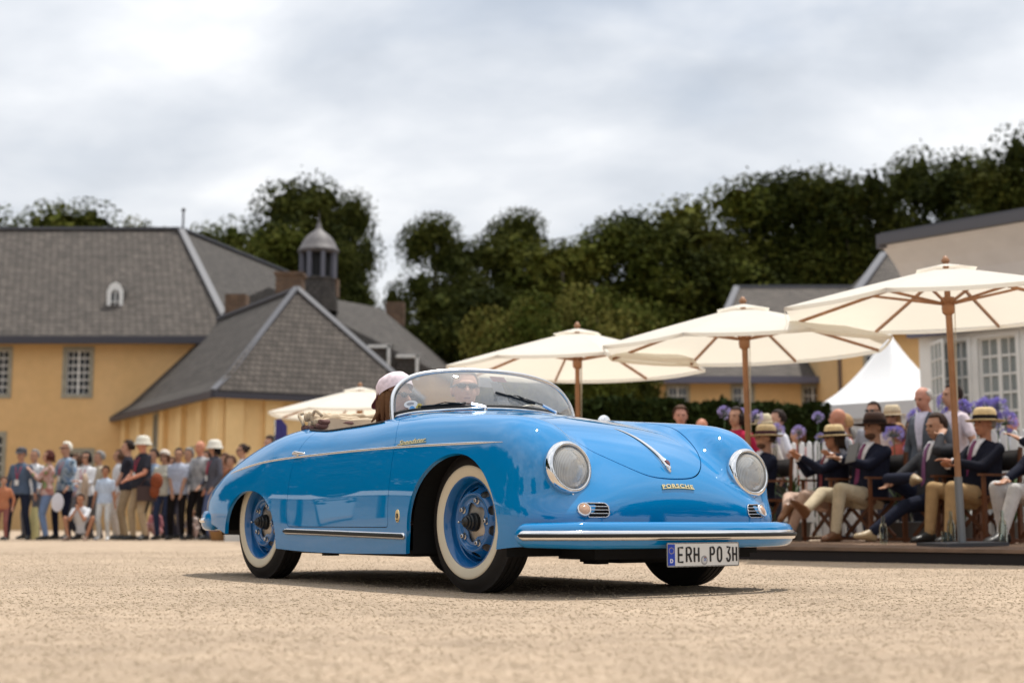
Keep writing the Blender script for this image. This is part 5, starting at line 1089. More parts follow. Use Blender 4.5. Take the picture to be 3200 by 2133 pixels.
        m = MB(); slab(m, [(x0 - .3, Y - .4, ez - .1), (x1 + .3, Y - .4, ez - .1), (x1 - hipR, Y + dep, rz), (x0 + hipL, Y + dep, rz)]); m.build('roof', slate, t); m = MB(); slab(m, [(x0 - .3, Y - .4, ez - .1), (x0 + hipL, Y + dep, rz), (x0 - .3, Y + 2 * dep, ez - .1)]); m.build('hip_roof', slate_d, t)
        m = MB(); m.bar((x0 - .3, Y - .5, ez - .12), (x1 + .3, Y - .5, ez - .12), .2, .28); m.build('gutter', mat('grey_gutter', (.12, .12, .17), .5), t)
        m = MB(); m.bar((x0 + hipL, Y + dep, rz), (x1, Y + dep, rz), .4, .14); m.bar((x0 - .3, Y - .4, ez), (x0 + hipL, Y + dep, rz + .04), .35, .1); m.build('ridge_flashing', lead, t, kind='stuff'); return t, x0, x1, ez
    simple('low_range', 'low yellow outbuilding with small windows seen over the dark hedge', (1492, 1916), 60, 868, 765, 5, [(1557, 908, .78, .72), (1706, 908, .78, .72), (1868, 908, .78, .72)], ochre)
    simple('rear_range', 'slate roof rising behind the middle and right umbrellas', (1668, 2035), 72, 745, 659, 5, [], ochre, hipL=1.4)
    t, x0, x1, ez = simple('yellow_house', 'taller ochre house with white window behind the pagoda tent', (1922, 2230), 56, 752, 582, 6, [(2014, 814, .85, 1.75)], ochre, hipL=3.6)
    m = MB(); m.tube([(x0 + .05, 55.9, 0), (x0 + .05, 55.9, ez)], .08, 8); m.build('downpipe', mat('brown_pipe', (.10, .06, .04), .6), t)
    # ---- orangery on the right, with its deep coved eaves
    t = thing('orangery', 'white orangery at right edge with deep coved eaves and tall glazed windows', 'building', (0, 0, 0)); P0 = at(2022, 562, 25.5); d = Vector((.66, -.75, 0)).normalized(); nO = Vector((-d.y, d.x, 0)) * 1
    nO = Vector((-.75, -.66, 0)).normalized(); z0 = P0.z
    prof = [(0.06, .10), (.02, .02), (.10, -.07), (.22, -.15), (.45, -.32), (.66, -.55), (.82, -.88), (.90, -1.3), (.93, -1.6)]; L_ = 14.
    m = MB(); k = len(prof); vs = []
    for s in (0, L_):
        for o, z in prof: vs.append(P0 + d * s - nO * o + Vector((0, 0, z)))
    m.add(vs, [(i, i + 1, k + i + 1, k + i) for i in range(k - 1)]); e0 = [P0 + d * 0 - nO * o + Vector((0, 0, z)) for o, z in prof] + [P0 - nO * 8 + Vector((0, 0, -1.6)), P0 - nO * 8 + Vector((0, 0, .1))]; m.add(e0, [tuple(range(len(e0)))])
    m.build('coved_eaves', shade_mat('cove_boards', 'plaster', (.70, .71, .74), (.67, .68, .71)), t, smooth=False)
    m = MB(); m.bar(P0 + nO * .02 + Vector((0, 0, .07)), P0 + d * L_ + nO * .02 + Vector((0, 0, .07)), .18, .17); m.bar(P0 + Vector((0, 0, .07)), P0 - nO * 8 + Vector((0, 0, .07)), .18, .26); m.build('gutter', lead, t)
    m = MB(); slab(m, [P0 + Vector((0, 0, .22)), P0 + d * L_ + Vector((0, 0, .22)), P0 + d * L_ - nO * 7 + Vector((0, 0, 1.2)), P0 - nO * 7 + Vector((0, 0, 1.2))]); m.build('roof', lead, t)
    wz = z0 - 1.6; q0 = P0 - nO * .95; m = MB(); m.bar(q0 + nO * .12 + Vector((0, 0, -1.57)), q0 + nO * .12 + d * L_ + Vector((0, 0, -1.57)), .20, .16); m.build('cornice', mat('grey_gutter', (.12, .12, .17), .5), t)
    wp = mat('white_painted_wood', (.76, .76, .74), .5, noise=(3, .04)); gl = mat('orangery_glass', (.30, .33, .33), .08, spec=.7)
    A2 = q0 + d * .12; wall_with_windows(t, (A2.x, A2.y), (A2.x + d.x * L_, A2.y + d.y * L_), -.3, wz, [(s, wz - 1.15, .74, 1.95) for s in (.62, 1.56, 2.50, 3.44, 4.38, 5.32)], wp, wp, sash, gl, cols=4, rows=6, surround=.07)
    m = MB(); m.add([A2 + Vector((0, 0, -z0 - .3)), A2 - nO * 7 + Vector((0, 0, -z0 - .3)), A2 - nO * 7 + Vector((0, 0, -1.6)), A2 + Vector((0, 0, -1.6))], [(0, 1, 2, 3)]); m.build('end_wall', ochre, t)
    # two sashes standing open
    for s in (.62, 2.50):
        c = A2 + d * (s - .33) + Vector((0, 0, 0)); c.z = wz - 1.15; up_ = Vector((0, 0, 1)); fr = MB(); a = (d * .75 + nO * .65).normalized()
        for u in (0, .22, .44, .66): fr.bar(c + nO * .06 + a * u - up_ * .95, c + nO * .06 + a * u + up_ * .95, .05 if u in (0, .66) else .025, .04)
        for j in range(7): z = -.95 + 1.9 * j / 6; fr.bar(c + nO * .06 + up_ * z, c + nO * .06 + a * .66 + up_ * z, .04, .05 if j in (0, 6) else .025)
        so = fr.build('open_sash', sash, t); g = MB(); g.add([c + nO * .06 + a * u + up_ * z for u, z in ((.02, -.93), (.64, -.93), (.64, .93), (.02, .93))], [(0, 1, 2, 3)]); g.build('pane', gl, so)
    # ---- hedge
    h0, h1 = at(1270, 903, 30.5), at(1905, 926, 33.5); t = thing('clipped_hedge', 'long dark clipped hedge behind the middle umbrella', 'hedge', (0, 0, 0)); rs = np.random.RandomState(5); n = 26000
    a0, a1 = Vector((h0.x - 1.2, 30.3, 0)), Vector((h1.x, 33.5, 0)); H = at(1500, 925, 31.5).z; dd = a1 - a0; side = Vector((-dd.y, dd.x, 0)).normalized(); u = rs.rand(n); face = rs.rand(n) < .8
    v = np.where(face, .0, rs.rand(n)) * 1.1; z = np.where(face, rs.rand(n) * H, H) + .05 * rs.randn(n); v = v + .05 * rs.randn(n)
    p = np.array(a0)[None] + np.array(dd)[None] * u[:, None] + np.array(side)[None] * v[:, None]; p[:, 2] = z + .05 * np.sin(u * 40)
    dr = rs.randn(n, 3); dr /= np.linalg.norm(dr, axis=1, keepdims=True); e = np.cross(dr, rs.randn(n, 3)); e /= np.linalg.norm(e, axis=1, keepdims=True); f_ = np.cross(dr, e); s = .09 * (.5 + rs.rand(n))[:, None]
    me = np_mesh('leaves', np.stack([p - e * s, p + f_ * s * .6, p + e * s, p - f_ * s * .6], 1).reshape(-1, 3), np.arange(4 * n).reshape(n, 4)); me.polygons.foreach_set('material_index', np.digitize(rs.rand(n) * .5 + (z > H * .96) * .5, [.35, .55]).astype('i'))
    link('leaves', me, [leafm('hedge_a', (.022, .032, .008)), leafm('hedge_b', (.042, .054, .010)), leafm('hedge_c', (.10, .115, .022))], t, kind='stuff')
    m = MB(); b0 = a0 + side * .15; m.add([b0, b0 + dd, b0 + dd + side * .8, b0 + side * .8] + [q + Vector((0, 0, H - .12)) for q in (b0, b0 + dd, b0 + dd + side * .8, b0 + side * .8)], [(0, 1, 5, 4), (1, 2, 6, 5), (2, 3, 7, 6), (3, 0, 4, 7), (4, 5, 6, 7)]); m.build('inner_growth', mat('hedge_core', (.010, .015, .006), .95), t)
    # ---- trees
    T = [('rounded dark tree over the manor roof at far left', 30, 452, 82, 5.5, 'green', 0), ('broad olive tree over the manor roof, second from left', 135, 452, 86, 4.5, 'green', 1), ('thin treetop poking over the manor ridge', 330, 490, 88, 2.2, 'olive', 2),
         ('light olive tree left of the lantern turret', 500, 495, 92, 3.2, 'olive', 1), ('pale green tree behind the lantern turret', 640, 520, 90, 4.5, 'green', 2), ('tall dark tree towering left over the lantern turret', 700, 378, 100, 4.6, 'dark', 0), ('tall dark tree crown right of the lantern turret', 790, 400, 103, 2.7, 'dark', 2), ('tree right behind the turret with drooping side', 770, 540, 88, 2.5, 'dark', 1),
         ('sparse low tree in the gap right of the turret', 905, 640, 98, 1.6, 'dark', 2),
         ('rounded tree left of the gap of the tree mass', 1000, 478, 80, 2.8, 'dark', 1), ('low dark tree above the windscreen', 1070, 640, 74, 3.2, 'dark', 0), ('feathery treetop between two rounded crowns', 1120, 500, 86, 3.6, 'dark', 2), ('tree with spiky top above the left umbrella', 1195, 468, 90, 3.2, 'dark', 1), ('dull green tree behind the bush', 1290, 510, 82, 4.6, 'green', 0), ('wide tree with lighter crown above the left umbrella', 1400, 500, 84, 4.6, 'green', 1),
         ('tall tree left of the highest row', 1510, 452, 86, 4.8, 'dark', 2), ('tall rounded tree with level top', 1620, 395, 90, 5.2, 'green', 0), ('tall tree at middle of the right tree row', 1740, 385, 94, 4.8, 'dark', 1), ('dark tree above the middle umbrella', 1850, 372, 92, 4.6, 'dark', 0), ('dark tree with ragged top above the grey roof', 1960, 362, 90, 4.8, 'dark', 2), ('pointed tall tree near the orangery', 2120, 322, 92, 4.2, 'dark', 1), ('highest loose tree over the orangery roof', 2240, 318, 88, 4.4, 'dark', 2), ('tallest tree at the right edge', 2340, 280, 86, 4.2, 'dark', 0),
         ('lower dark tree behind the low range', 1560, 620, 86, 5.2, 'dark', 0), ('lower dark tree left of the slate roof', 1690, 560, 88, 5.0, 'dark', 1), ('lower green tree above the middle umbrella apex', 1800, 540, 90, 4.6, 'dark', 2), ('lower tree right of the middle umbrella apex', 1930, 520, 91, 4.6, 'dark', 0), ('shady tree behind the corner of the orangery', 2040, 480, 91, 4.4, 'dark', 1)]
    for i, (lab, px, py, Yd, rw, kd, vr) in enumerate(T):
        tree(lab, px, py, Yd, rw, kd, vr, base=.18)
    tree('big olive bush with brownish leaves left of the middle umbrella', 1190, 668, 52, 2.6, 'olive', 0, base=.02, name='large_bush'); tree('big olive bush with brownish leaves behind the left umbrella', 1370, 640, 54, 2.9, 'olive', 2, base=.02, name='large_bush')
    tree('low dark bush between hedge and left umbrella', 1330, 780, 46, 2.6, 'green', 1, base=.02, name='large_bush')
    tree('dark shrub at the left end of the low range', 1440, 800, 50, 2.0, 'dark', 1, base=.02, name='large_bush')
    # pagoda tent
    t = thing('pagoda_tent', 'white pagoda tent with tall pointed roof behind the picket fence', 'tent', (0, 0, 0)); tx = at(2047, 930, 35.5).x; ty = 35.5; rr = 2.22; tz = at(1858, 940, 36).z; pk = at(2047, 762, ty).z; m = MB(); rings_ = []
    for i in range(13):
        u = i / 12; w = 1 - u; sc = w ** 1.0; zc_ = tz + (pk - tz) * (u ** 1.75 * .75 + u * .25); rings_.append((sc, zc_))
    vs = []; n = 32
    for sc, z in rings_:
        for j in range(n):
            a = 2 * math.pi * j / n + R(5); ca, sa = math.cos(a), math.sin(a); q = 1 / (abs(ca) + abs(sa)); fl = (1 - sc) ** 2; rad = rr * sc * (q * (1 - .3 * fl) + .3 * fl * .7); vs.append((tx + ca * rad * 1, ty + sa * rad, z))
    m.add(vs, [(i * n + j, i * n + (j + 1) % n, (i + 1) * n + (j + 1) % n, (i + 1) * n + j) for i in range(12) for j in range(n)]); m.build('roof', mat('tent_white', (.80, .80, .80), .6, noise=(.6, .04)), t, smooth=60)
    cs = [(tx + rr * math.cos(R(90 * i) - 0 + R(0)), ty + rr * math.sin(R(90 * i))) for i in range(4)]; m = MB()
    for i in range(4): a, b = cs[i], cs[(i + 1) % 4]; m.add([(a[0], a[1], tz - .35), (b[0], b[1], tz - .35), (b[0], b[1], tz + .03), (a[0], a[1], tz + .03)], [(0, 1, 2, 3)])
    m.build('valance', mat('tent_valance', (.62, .63, .65), .6), t)
    for i in (2, 3): 
        a, b = cs[i], cs[(i + 1) % 4]; m = MB(); K = 24; vs = []
        for j in range(K + 1):
            f_ = j / K; o = .05 * math.sin(j * 1.7); x = a[0] + (b[0] - a[0]) * f_; y = a[1] + (b[1] - a[1]) * f_ + .1 + o; vs += [(x, y, 0), (x, y, tz - .2)]
        m.add(vs, [(2 * j, 2 * j + 2, 2 * j + 3, 2 * j + 1) for j in range(K)]); m.build('side_curtain', mat('tent_curtain', (.60, .60, .61), .7), t, smooth=True)
    for a in cs: m = MB(); m.tube([(a[0], a[1], 0), (a[0], a[1], tz)], .05, 8); m.build('pole', sash, t)
# ------------------------------------------------------------------ market umbrellas
def umbrella(label, loc, apex_z, Rr=1.43, rot=0, pole_bottom=0.0, base=False, lean=0, drop=.40):
    t = thing('market_umbrella', label, 'umbrella', loc, R(rot), 'cream market umbrellas'); t.rotation_euler = (0, R(lean), R(rot))
    canvas = MATS.get('cream_canvas')
    if not canvas:
        canvas = mat('cream_canvas', (.86, .84, .77), .8, spec=.2, noise=(2.5, .03)); nt = canvas.node_tree; b = nt.nodes['Principled BSDF']; out = [n for n in nt.nodes if n.type == 'OUTPUT_MATERIAL'][0]
        tl = nt.nodes.new('ShaderNodeBsdfTranslucent'); tl.inputs[0].default_value = (.88, .82, .70, 1); mx = nt.nodes.new('ShaderNodeMixShader'); mx.inputs[0].default_value = .42; nt.links.new(b.outputs[0], mx.inputs[1]); nt.links.new(tl.outputs[0], mx.inputs[2]); nt.links.new(mx.outputs[0], out.inputs[0])
    wood = mat('umbrella_wood', (.33, .16, .075), .45, noise=(8, .18)); za = apex_z
    def canopy(nm, r0, r1, zf, par, n8=8, K=9):
        vs = []; F = []; S = 8
        for i in range(K + 1):
            r = r0 + (r1 - r0) * i / K
            for j in range(n8 * S):
                q = j % S; a0 = 2 * math.pi * (j // S) / n8; a1 = a0 + 2 * math.pi / n8; f = q / S; x = r * ((1 - f) * math.cos(a0) + f * math.cos(a1)); y = r * ((1 - f) * math.sin(a0) + f * math.sin(a1)); sag = math.sin(math.pi * f) * .016 * (r / Rr) ** 1.5
                x *= 1 - .02 * math.sin(math.pi * f) * (i == K); y *= 1 - .02 * math.sin(math.pi * f) * (i == K); vs.append((x, y, zf(r) - sag))
        W = n8 * S
        for i in range(K):
            for j in range(W): F.append((i * W + j, i * W + (j + 1) % W, (i + 1) * W + (j + 1) % W, (i + 1) * W + j))
        m = MB(); m.add(vs, F); o = m.build(nm, canvas, par); o.data.polygons.foreach_set('use_smooth', [True] * len(o.data.polygons)); o.data.set_sharp_from_angle(angle=R(14)); return o
    zf = lambda r: za - .06 - drop * (.93 * r / Rr + .07 * (r / Rr) ** 2)
    c = canopy('canopy', .20, Rr, zf, t); canopy('vent_cap', .03, .27, lambda r: za - .034 - drop * .90 * r / Rr, c, K=3)
    m = MB()
    vs = []; 
    for j in range(8):
        a0 = 2 * math.pi * j / 8; a1 = a0 + math.pi / 4; p0 = Vector((Rr * math.cos(a0), Rr * math.sin(a0), zf(Rr))); p1 = Vector((Rr * math.cos(a1), Rr * math.sin(a1), zf(Rr))); k = 6
        for q in range(k): f0, f1 = q / k, (q + 1) / k; sg = lambda f: Vector((0, 0, -math.sin(math.pi * f) * .016)); u0, u1 = p0.lerp(p1, f0) * 1, p0.lerp(p1, f1) * 1; m.add([u0 + sg(f0), u1 + sg(f1), u1 + sg(f1) - Vector((0, 0, .035)), u0 + sg(f0) - Vector((0, 0, .035))], [(0, 1, 2, 3)])
    m.build('hem', canvas, c)
    m = MB(); m.tube([(0, 0, pole_bottom), (0, 0, za - .02)], .026, 12); m.build('pole', wood, t, smooth=40)
    m = MB(); m.lathe([(.0001, za + .035), (.016, za + .030), (.024, za + .012), (.036, za - .002), (.036, za - .02)], 12); m.build('finial', wood, t, smooth=True)
    m = MB(); zh = za - .38; m.lathe([(.03, zh - .10), (.05, zh - .08), (.055, zh - .03), (.045, zh), (.06, zh + .02), (.06, zh + .05), (.03, zh + .06)], 14); m.build('hub', wood, t, smooth=40)
    for j in range(8):
        a = 2 * math.pi * j / 8; u = Vector((math.cos(a), math.sin(a), 0)); m = MB(); m.bar(u * .05 + Vector((0, 0, zf(.05) - .03)), u * (Rr - .01) + Vector((0, 0, zf(Rr) - .012)), .018, .026); rb = m.build('rib', wood, t); m = MB(); m.bar(u * .05 + Vector((0, 0, zh)), u * Rr * .45 + Vector((0, 0, zf(Rr * .45) - .03)), .016, .022); m.build('strut', wood, rb)
    m = MB(); m.tube([(.04, .02, zh), (.05, .03, za - 1.3), (.035, .0, za - 1.25), (.045, -.03, zh)], .004, 5); m.build('cord', mat('cord', (.6, .55, .45), .8), t)
    if base:
        m = MB(); m.tube([(0, 0, .0), (0, 0, .58)], .034, 14); m.build('base_tube', mat('galvanised', (.22, .23, .24), .45, .6), t, smooth=40); m = MB(); m.box((0, 0, .02), (.55, .55, .03)); m.build('base_plate', mat('dark_plate', (.05, .05, .055), .6), t)
    return t
# ------------------------------------------------------------------ the platform, chairs, fence, flowers and everybody
PE = Vector((.723, -.690, 0)); PQ = Vector((.690, .723, 0)); PO = Vector((2.0, 12.44, 0))
def platform():
    t = thing('seating_platform', 'low dark plank platform under the seated spectators', 'platform', (0, 0, 0)); wd = mat('platform_plank', (.20, .125, .080), .8, noise=(5, .25), bump=(30, .4, .01)); dk = mat('platform_fascia_shade', (.022, .016, .014), .85)  # near-black fascia colour has the shadow along the front edge painted in
    a = PO - PE * 1.3; L_ = 7.5; D_ = 3.9; m = MB(); o = lambda s, q, z: a + PE * s + PQ * q + Vector((0, 0, z))
    m.add([o(0, .02, 0), o(L_, .02, 0), o(L_, D_, 0), o(0, D_, 0), o(0, .02, .085), o(L_, .02, .085), o(L_, D_, .085), o(0, D_, .085)], [(0, 1, 5, 4), (1, 2, 6, 5), (2, 3, 7, 6), (3, 0, 4, 7), (4, 5, 6, 7)]); m.build('fascia', dk, t)
    base = None; n = 28
    for i in range(n):
        q = D_ * (i + .5) / n
        if base is None: m = MB(); m.box((0, 0, 0), (L_, D_ / n - .008, .028)); base = m.mesh('plank')
        b = link('plank', base, wd if i == 0 else None, t); b.location = o(L_ / 2, q, .106 + .002 * ((i * 7) % 3 - 1)); b.rotation_euler = (0, 0, math.atan2(PE.y, PE.x))
_CH = {}
def chair(label, loc, face):
    if 'c' in _CH:
        c = copy_tree(_CH['c']); c.location = loc; c.rotation_euler = (0, 0, R(face)); c['label'] = label; return c
    t = thing('folding_chair', label, 'chair', loc, R(face), 'wooden folding chairs on the platform'); wd = mat('chair_wood', (.13, .050, .022), .45, noise=(9, .2)); cv = mat('chair_canvas', (.025, .022, .022), .9)
    for s in (-1, 1):
        y = s * .27
        m = MB(); m.bar((.22, y, .0), (.22, y, .44), .034, .04); m.build('leg', wd, t); m = MB(); m.bar((-.22, y, .0), (-.22, y, .44), .034, .04); m.build('leg', wd, t)
        m = MB(); m.bar((.22, y, .44), (.22, y, .64), .028, .035); m.build('arm_post', wd, t); m = MB(); m.bar((-.22, y, .44), (-.26, y, .92), .028, .035); m.build('back_post', wd, t)
        m = MB(); m.bar((-.25, y, .65), (.27, y, .65), .055, .022); m.build('armrest', wd, t); m = MB(); m.bar((-.24, y, .03), (.24, y, .03), .03, .03); m.build('foot_rail', wd, t); m = MB(); m.bar((-.24, y * .95, .44), (.24, y * .95, .44), .03, .03); m.build('seat_rail', wd, t)
    for x0 in (-.12, .12):
        m = MB(); m.bar((x0, -.26, .06), (x0 + .03, .26, .42), .035, .022, up=(1, 0, 0)); m.build('cross_leg', wd, t); m = MB(); m.bar((x0 + .03, .26, .06), (x0, -.26, .42), .035, .022, up=(1, 0, 0)); m.build('cross_leg', wd, t)
    m = MB(); m.add([(-.22 + .44 * i / 4, -.26 + .52 * j / 6, .45 - .035 * math.sin(math.pi * j / 6)) for i in range(5) for j in range(7)], [(i * 7 + j, i * 7 + j + 1, i * 7 + j + 8, i * 7 + j + 7) for i in range(4) for j in range(6)]); q = m.build('seat', cv, t, smooth=True); q.modifiers.new('t', 'SOLIDIFY').thickness = .008
    m = MB(); m.add([(-.245 - .01 * k - .04 * math.sin(math.pi * j / 6), -.27 + .54 * j / 6, .70 + .2 * k) for k in range(2) for j in range(7)], [(j, j + 1, j + 8, j + 7) for j in range(6)]); q = m.build('back', cv, t, smooth=True); q.modifiers.new('t', 'SOLIDIFY').thickness = .008
    _CH['c'] = t; return t
def fence():
    a, b = at(1775, 1150, 18.4), at(2420, 1150, 15.3); a.z = b.z = 0; d = b - a; L_ = d.length; d.normalize(); t = thing('picket_fence', 'white picket fence with rounded tops behind the seated spectators', 'fence', a, math.atan2(d.y, d.x))
    w = mat('white_fence_paint', (.78, .78, .77), .6, noise=(3, .05)); m = MB(); pr = [(-.04, 0), (.04, 0), (.04, 1.10), (.03, 1.145), (.0, 1.17), (-.03, 1.145), (-.04, 1.10)]; m.prism(pr, -.01, .01, Matrix(((1, 0, 0, 0), (0, 0, -1, 0), (0, 1, 0, 0), (0, 0, 0, 1)))); me = m.mesh('picket'); me.materials.append(w); k = int(L_ / .125)
    for i in range(k): p = link('picket', me, None, t); p.location = (i * .125, 0, .16); p.rotation_euler = (0, R(random.uniform(-.8, .8)), 0)
    for z in (.35, .95): m = MB(); m.bar((0, .03, z), (L_, .03, z), .03, .07); m.build('rail', w, t)
    for i in range(6): m = MB(); m.box((L_ * i / 5, .06, .6), (.08, .08, 1.2)); m.build('fence_post', w, t)
def agapanthus(label, px, py, Y, r, pale=False):
    key = 'ag%d' % pale
    if key not in _CH:
        rs = np.random.RandomState(4 + pale); vs = []; fs = []
        for i in range(84):
            d = rs.randn(3); d /= np.linalg.norm(d); d[2] = abs(d[2]) * .9 - .25 if rs.rand() < .8 else d[2]; d = Vector(d).normalized(); c = d * (.75 + .25 * rs.rand()); u = d.cross(Vector((.3, .5, .8))).normalized(); v = d.cross(u)
            for q in range(5):
                a = 6.283 * q / 5 + i; e = (u * math.cos(a) + v * math.sin(a)); s = Vector((-e.y, e.x, 0)) * .05; b = len(vs); vs += [c - d * .22, c + e * .15 + s * 1.2, c + e * .30 + d * .12, c + e * .15 - s * 1.2]; fs.append((b, b + 1, b + 2, b + 3))
        m = MB(); m.add(vs, fs); me = m.mesh('flower_head'); me.materials.append(mat('petal_%d' % pale, (.48, .42, .70) if pale else (.36, .31, .68), .6, noise=(30, .3)))
        m = MB()
        for i in range(0, 84): m.tube([Vector((0, 0, -.15)), vs[i * 20] * .95], .012, 4, cap=False)
        m2 = m.mesh('florets'); m2.materials.append(mat('stem_green', (.05, .10, .02), .6)); _CH[key] = (me, m2)
    c = at(px, py, Y); t = thing('agapanthus', label, 'flower', (c.x, Y, 0), random.uniform(0, 6), 'agapanthus flowers behind the chairs'); o = link('flower_head', _CH[key][0], None, t); o.location = (0, 0, c.z); o.scale = (r, r, r); q = link('florets', _CH[key][1], None, o)
    m = MB(); m.tube(curve3([(.05, .03, .3), (.03, 0, c.z * .6), (0, 0, c.z)], 6), .006, 6); m.build('stem', MATS['stem_green'], t, smooth=True)
def leaf_clump(label, px, py, Y, n, h):
    c = at(px, py, Y); t = thing('agapanthus_foliage', label, 'plant', (c.x, Y, 0)); m = MB(); rs = np.random.RandomState(int(px)); gm = mat('strap_leaf', (.045, .085, .018), .5, noise=(5, .3))
    p = MB(); p.lathe([(.0001, .0), (.17, .0), (.21, .30), (.23, .32), (.20, .33), (.0001, .31)], 20); p.build('pot', mat('grey_pot', (.10, .10, .10), .7), t, smooth=40)
    for i in range(n):
        a = rs.rand() * 6.28; r = .25 + .3 * rs.rand(); z = h * (.5 + .5 * rs.rand()); P = curve3([(0, 0, .3), (math.cos(a) * r * .4, math.sin(a) * r * .4, .3 + z * .7), (math.cos(a) * r, math.sin(a) * r, .3 + z * (.6 + .3 * rs.rand()))], 7); sd = Vector((-math.sin(a), math.cos(a), 0)) * .014
        vs = []
        for j, q in enumerate(P): w = sd * math.sin(math.pi * (j + .6) / 7.6); vs += [Vector(q) - w, Vector(q) + w]
        m.add(vs, [(2 * j, 2 * j + 1, 2 * j + 3, 2 * j + 2) for j in range(6)])
    m.build('leaves', gm, t, smooth=True, kind='stuff')
def prop(name, label, cat, mb, m, loc, rz=0, smooth=40):
    o = mb.build(name, m, None, smooth=smooth); o.location = loc; o.rotation_euler = (0, 0, R(rz)); tag(o, label, cat); return o
def spectators():
    DK, BR, GY, WH, BL, BK = (.03, .02, .014), (.09, .045, .025), (.22, .21, .20), (.55, .53, .50), (.35, .25, .12), (.012, .010, .010)
    G = 'spectators standing along the left side'
    def st(label, px, H, face, Y=25.8, **k):
        p = at(px, 1238, Y); return person(label, (p.x, Y, 0), face, H, group=G, **k)
    F2 = {'L': (-.02, .13, .08), 'R': (.06, -.13, .08)}
    st('man in grey flat cap, blue shirt and red lanyard left in the crowd', 41, 1.66, 262, top=(.085, .12, .18), legs=(.018, .022, .04), hat=('cap', (.055, .055, .065), None), lanyard=(.45, .04, .08), hair=('short', GY), hands={'L': (-.02, .30, .86), 'R': (-.02, -.30, .86)}, feet={'L': (0, .22, .08), 'R': (0, -.22, .08)}, bulk=1.08)
    st('woman in pink flowered blouse and light jeans holding up a phone', 105, 1.62, 195, top=(.50, .36, .32), pattern=((.35, .14, .12), (.22, .28, .14)), legs=(.16, .23, .38), hair=('bob', (.08, .02, .015)), hands={'L': (.33, .07, 1.34), 'R': (.30, -.10, 1.30)}, elbows={'L': (0, .5, -1), 'R': (0, -.5, -1)}, bust=True, skin_c=(.50, .28, .20), bulk=1.05)
    p = at(82, 1063, 25.8); m = MB(); m.box((0, 0, 0), (.012, .07, .13)); prop('phone', 'dark phone held up by the woman in the flowered blouse', 'phone', m, mat('phone_black', (.015, .015, .02), .3), p, 200, False)
    st('tall white haired man in blue patterned shirt and navy trousers', 145, 1.80, 235, Y=26.3, top=(.16, .24, .36), pattern=((.42, .48, .52), (.05, .10, .16)), legs=(.014, .017, .035), hair=('short', (.75, .72, .62)), glasses=True, lanyard=(.03, .10, .45), hands={'L': (.16, .27, .92), 'R': (.26, -.22, .98)}, feet=F2)
    m = MB(); m.lathe([(.0001, .006), (.12, .004), (.135, .0), (.12, -.004), (.0001, -.006)], 24, M=Matrix.Rotation(R(90), 4, 'X') @ Matrix.Diagonal((.8, 1.25, 1, 1))); prop('paper_fan', 'white round fan held beside the navy trousers', 'fan', m, mat('paper_white', (.68, .67, .72), .7), at(132, 1153, 25.5), 15)
    st('person with curly dark hair in open white shirt with folded arms', 192, 1.60, 250, Y=25.9, top=(.68, .68, .70), legs=(.05, .05, .06), hair=('bob', BK), glasses=True, hands={'L': (.27, .02, 1.14), 'R': (.26, -.02, 1.06)}, lanyard=(.05, .15, .5))
    m = MB(); pts = curve3([(0, 0, .28), (.02, 0, .12), (0, .01, -.12), (.0, 0, -.36)], 8); m.tube(pts, [.05, .085, .095, .10, .10, .105, .10, .085], 12, flat=.6); prop('jacket', 'beige jacket hanging over the arm of the person in white', 'jacket', m, cloth((.42, .32, .24)), at(193, 1123, 25.5), 0, True)
    person('boy squatting in front of the crowd with chin on his hands', (at(190, 1238, 25.1).x, 25.1, 0), 262, 1.42, (0, 0, .22), lean=18, top=(.62, .63, .66), legs=(.03, .03, .04), shorts=True, sleeve='short', hair=('short', (.025, .015, .012)), hands={'L': (.33, .03, .66), 'R': (.33, -.03, .66)}, feet={'L': (.28, .20, .08), 'R': (.28, -.20, .08)}, knees={'L': (.3, .5, 1), 'R': (.3, -.5, 1)}, skin_c=(.40, .19, .11), shoes=(.30, .20, .15), group=G)
    st('boy in pale blue shirt and white trousers with a bag strap', 237, 1.31, 265, Y=25.3, top=(.46, .54, .66), legs=(.60, .60, .58), hair=('short', BK), sleeve='short', skin_c=(.40, .20, .12), shoes=(.6, .6, .6), hands={'L': (0, .26, .80), 'R': (.02, -.27, .84)})
    st('dark haired man in dark polo and khaki trousers looking left', 288, 1.80, 190, Y=25.9, top=(.030, .030, .042), legs=(.36, .27, .17), sleeve='short', hair=('short', DK), skin_c=(.50, .25, .16), hands={'L': (.22, .03, .88), 'R': (.24, -.03, .90)}, feet=F2, bulk=1.05)
    st('big man in white bucket hat, dark polo and khaki trousers with red lanyard', 322, 1.84, 225, Y=25.3, top=(.030, .030, .040), legs=(.37, .28, .18), sleeve='short', hair=('sides', GY), hat=('bucket', (.62, .59, .50), None), lanyard=(.60, .03, .04), skin_c=(.55, .24, .15), hands={'L': (.30, .12, 1.02), 'R': (.28, -.08, 1.0)}, bulk=1.15, feet=F2)
    m = MB(); m.ball((0, 0, 0), (.11, .10, .15), 14, 9); m.ball((-.03, 0, -.17), (.09, .09, .12), 12, 8); prop('leather_jacket', 'chestnut jacket bundled over the arm of the man in the bucket hat', 'jacket', m, cloth((.20, .055, .025)), at(360, 1105, 25.0), 0, True)
    m = MB(); m.box((0, 0, 0), (.34, .12, .26)); m.tube(curve3([(-.12, 0, .12), (0, 0, .26), (.12, 0, .12)], 7), .012, 6); prop('shoulder_bag', 'dark brown bag hanging below the chestnut jacket', 'bag', m, mat('bag_brown', (.045, .022, .02), .6), at(337, 1133, 25.1), 10, 40)
    st('woman behind in white blouse between the two men in khaki', 268, 1.68, 205, Y=26.7, top=(.68, .66, .66), legs=(.6, .55, .5), hair=('bob', BR))
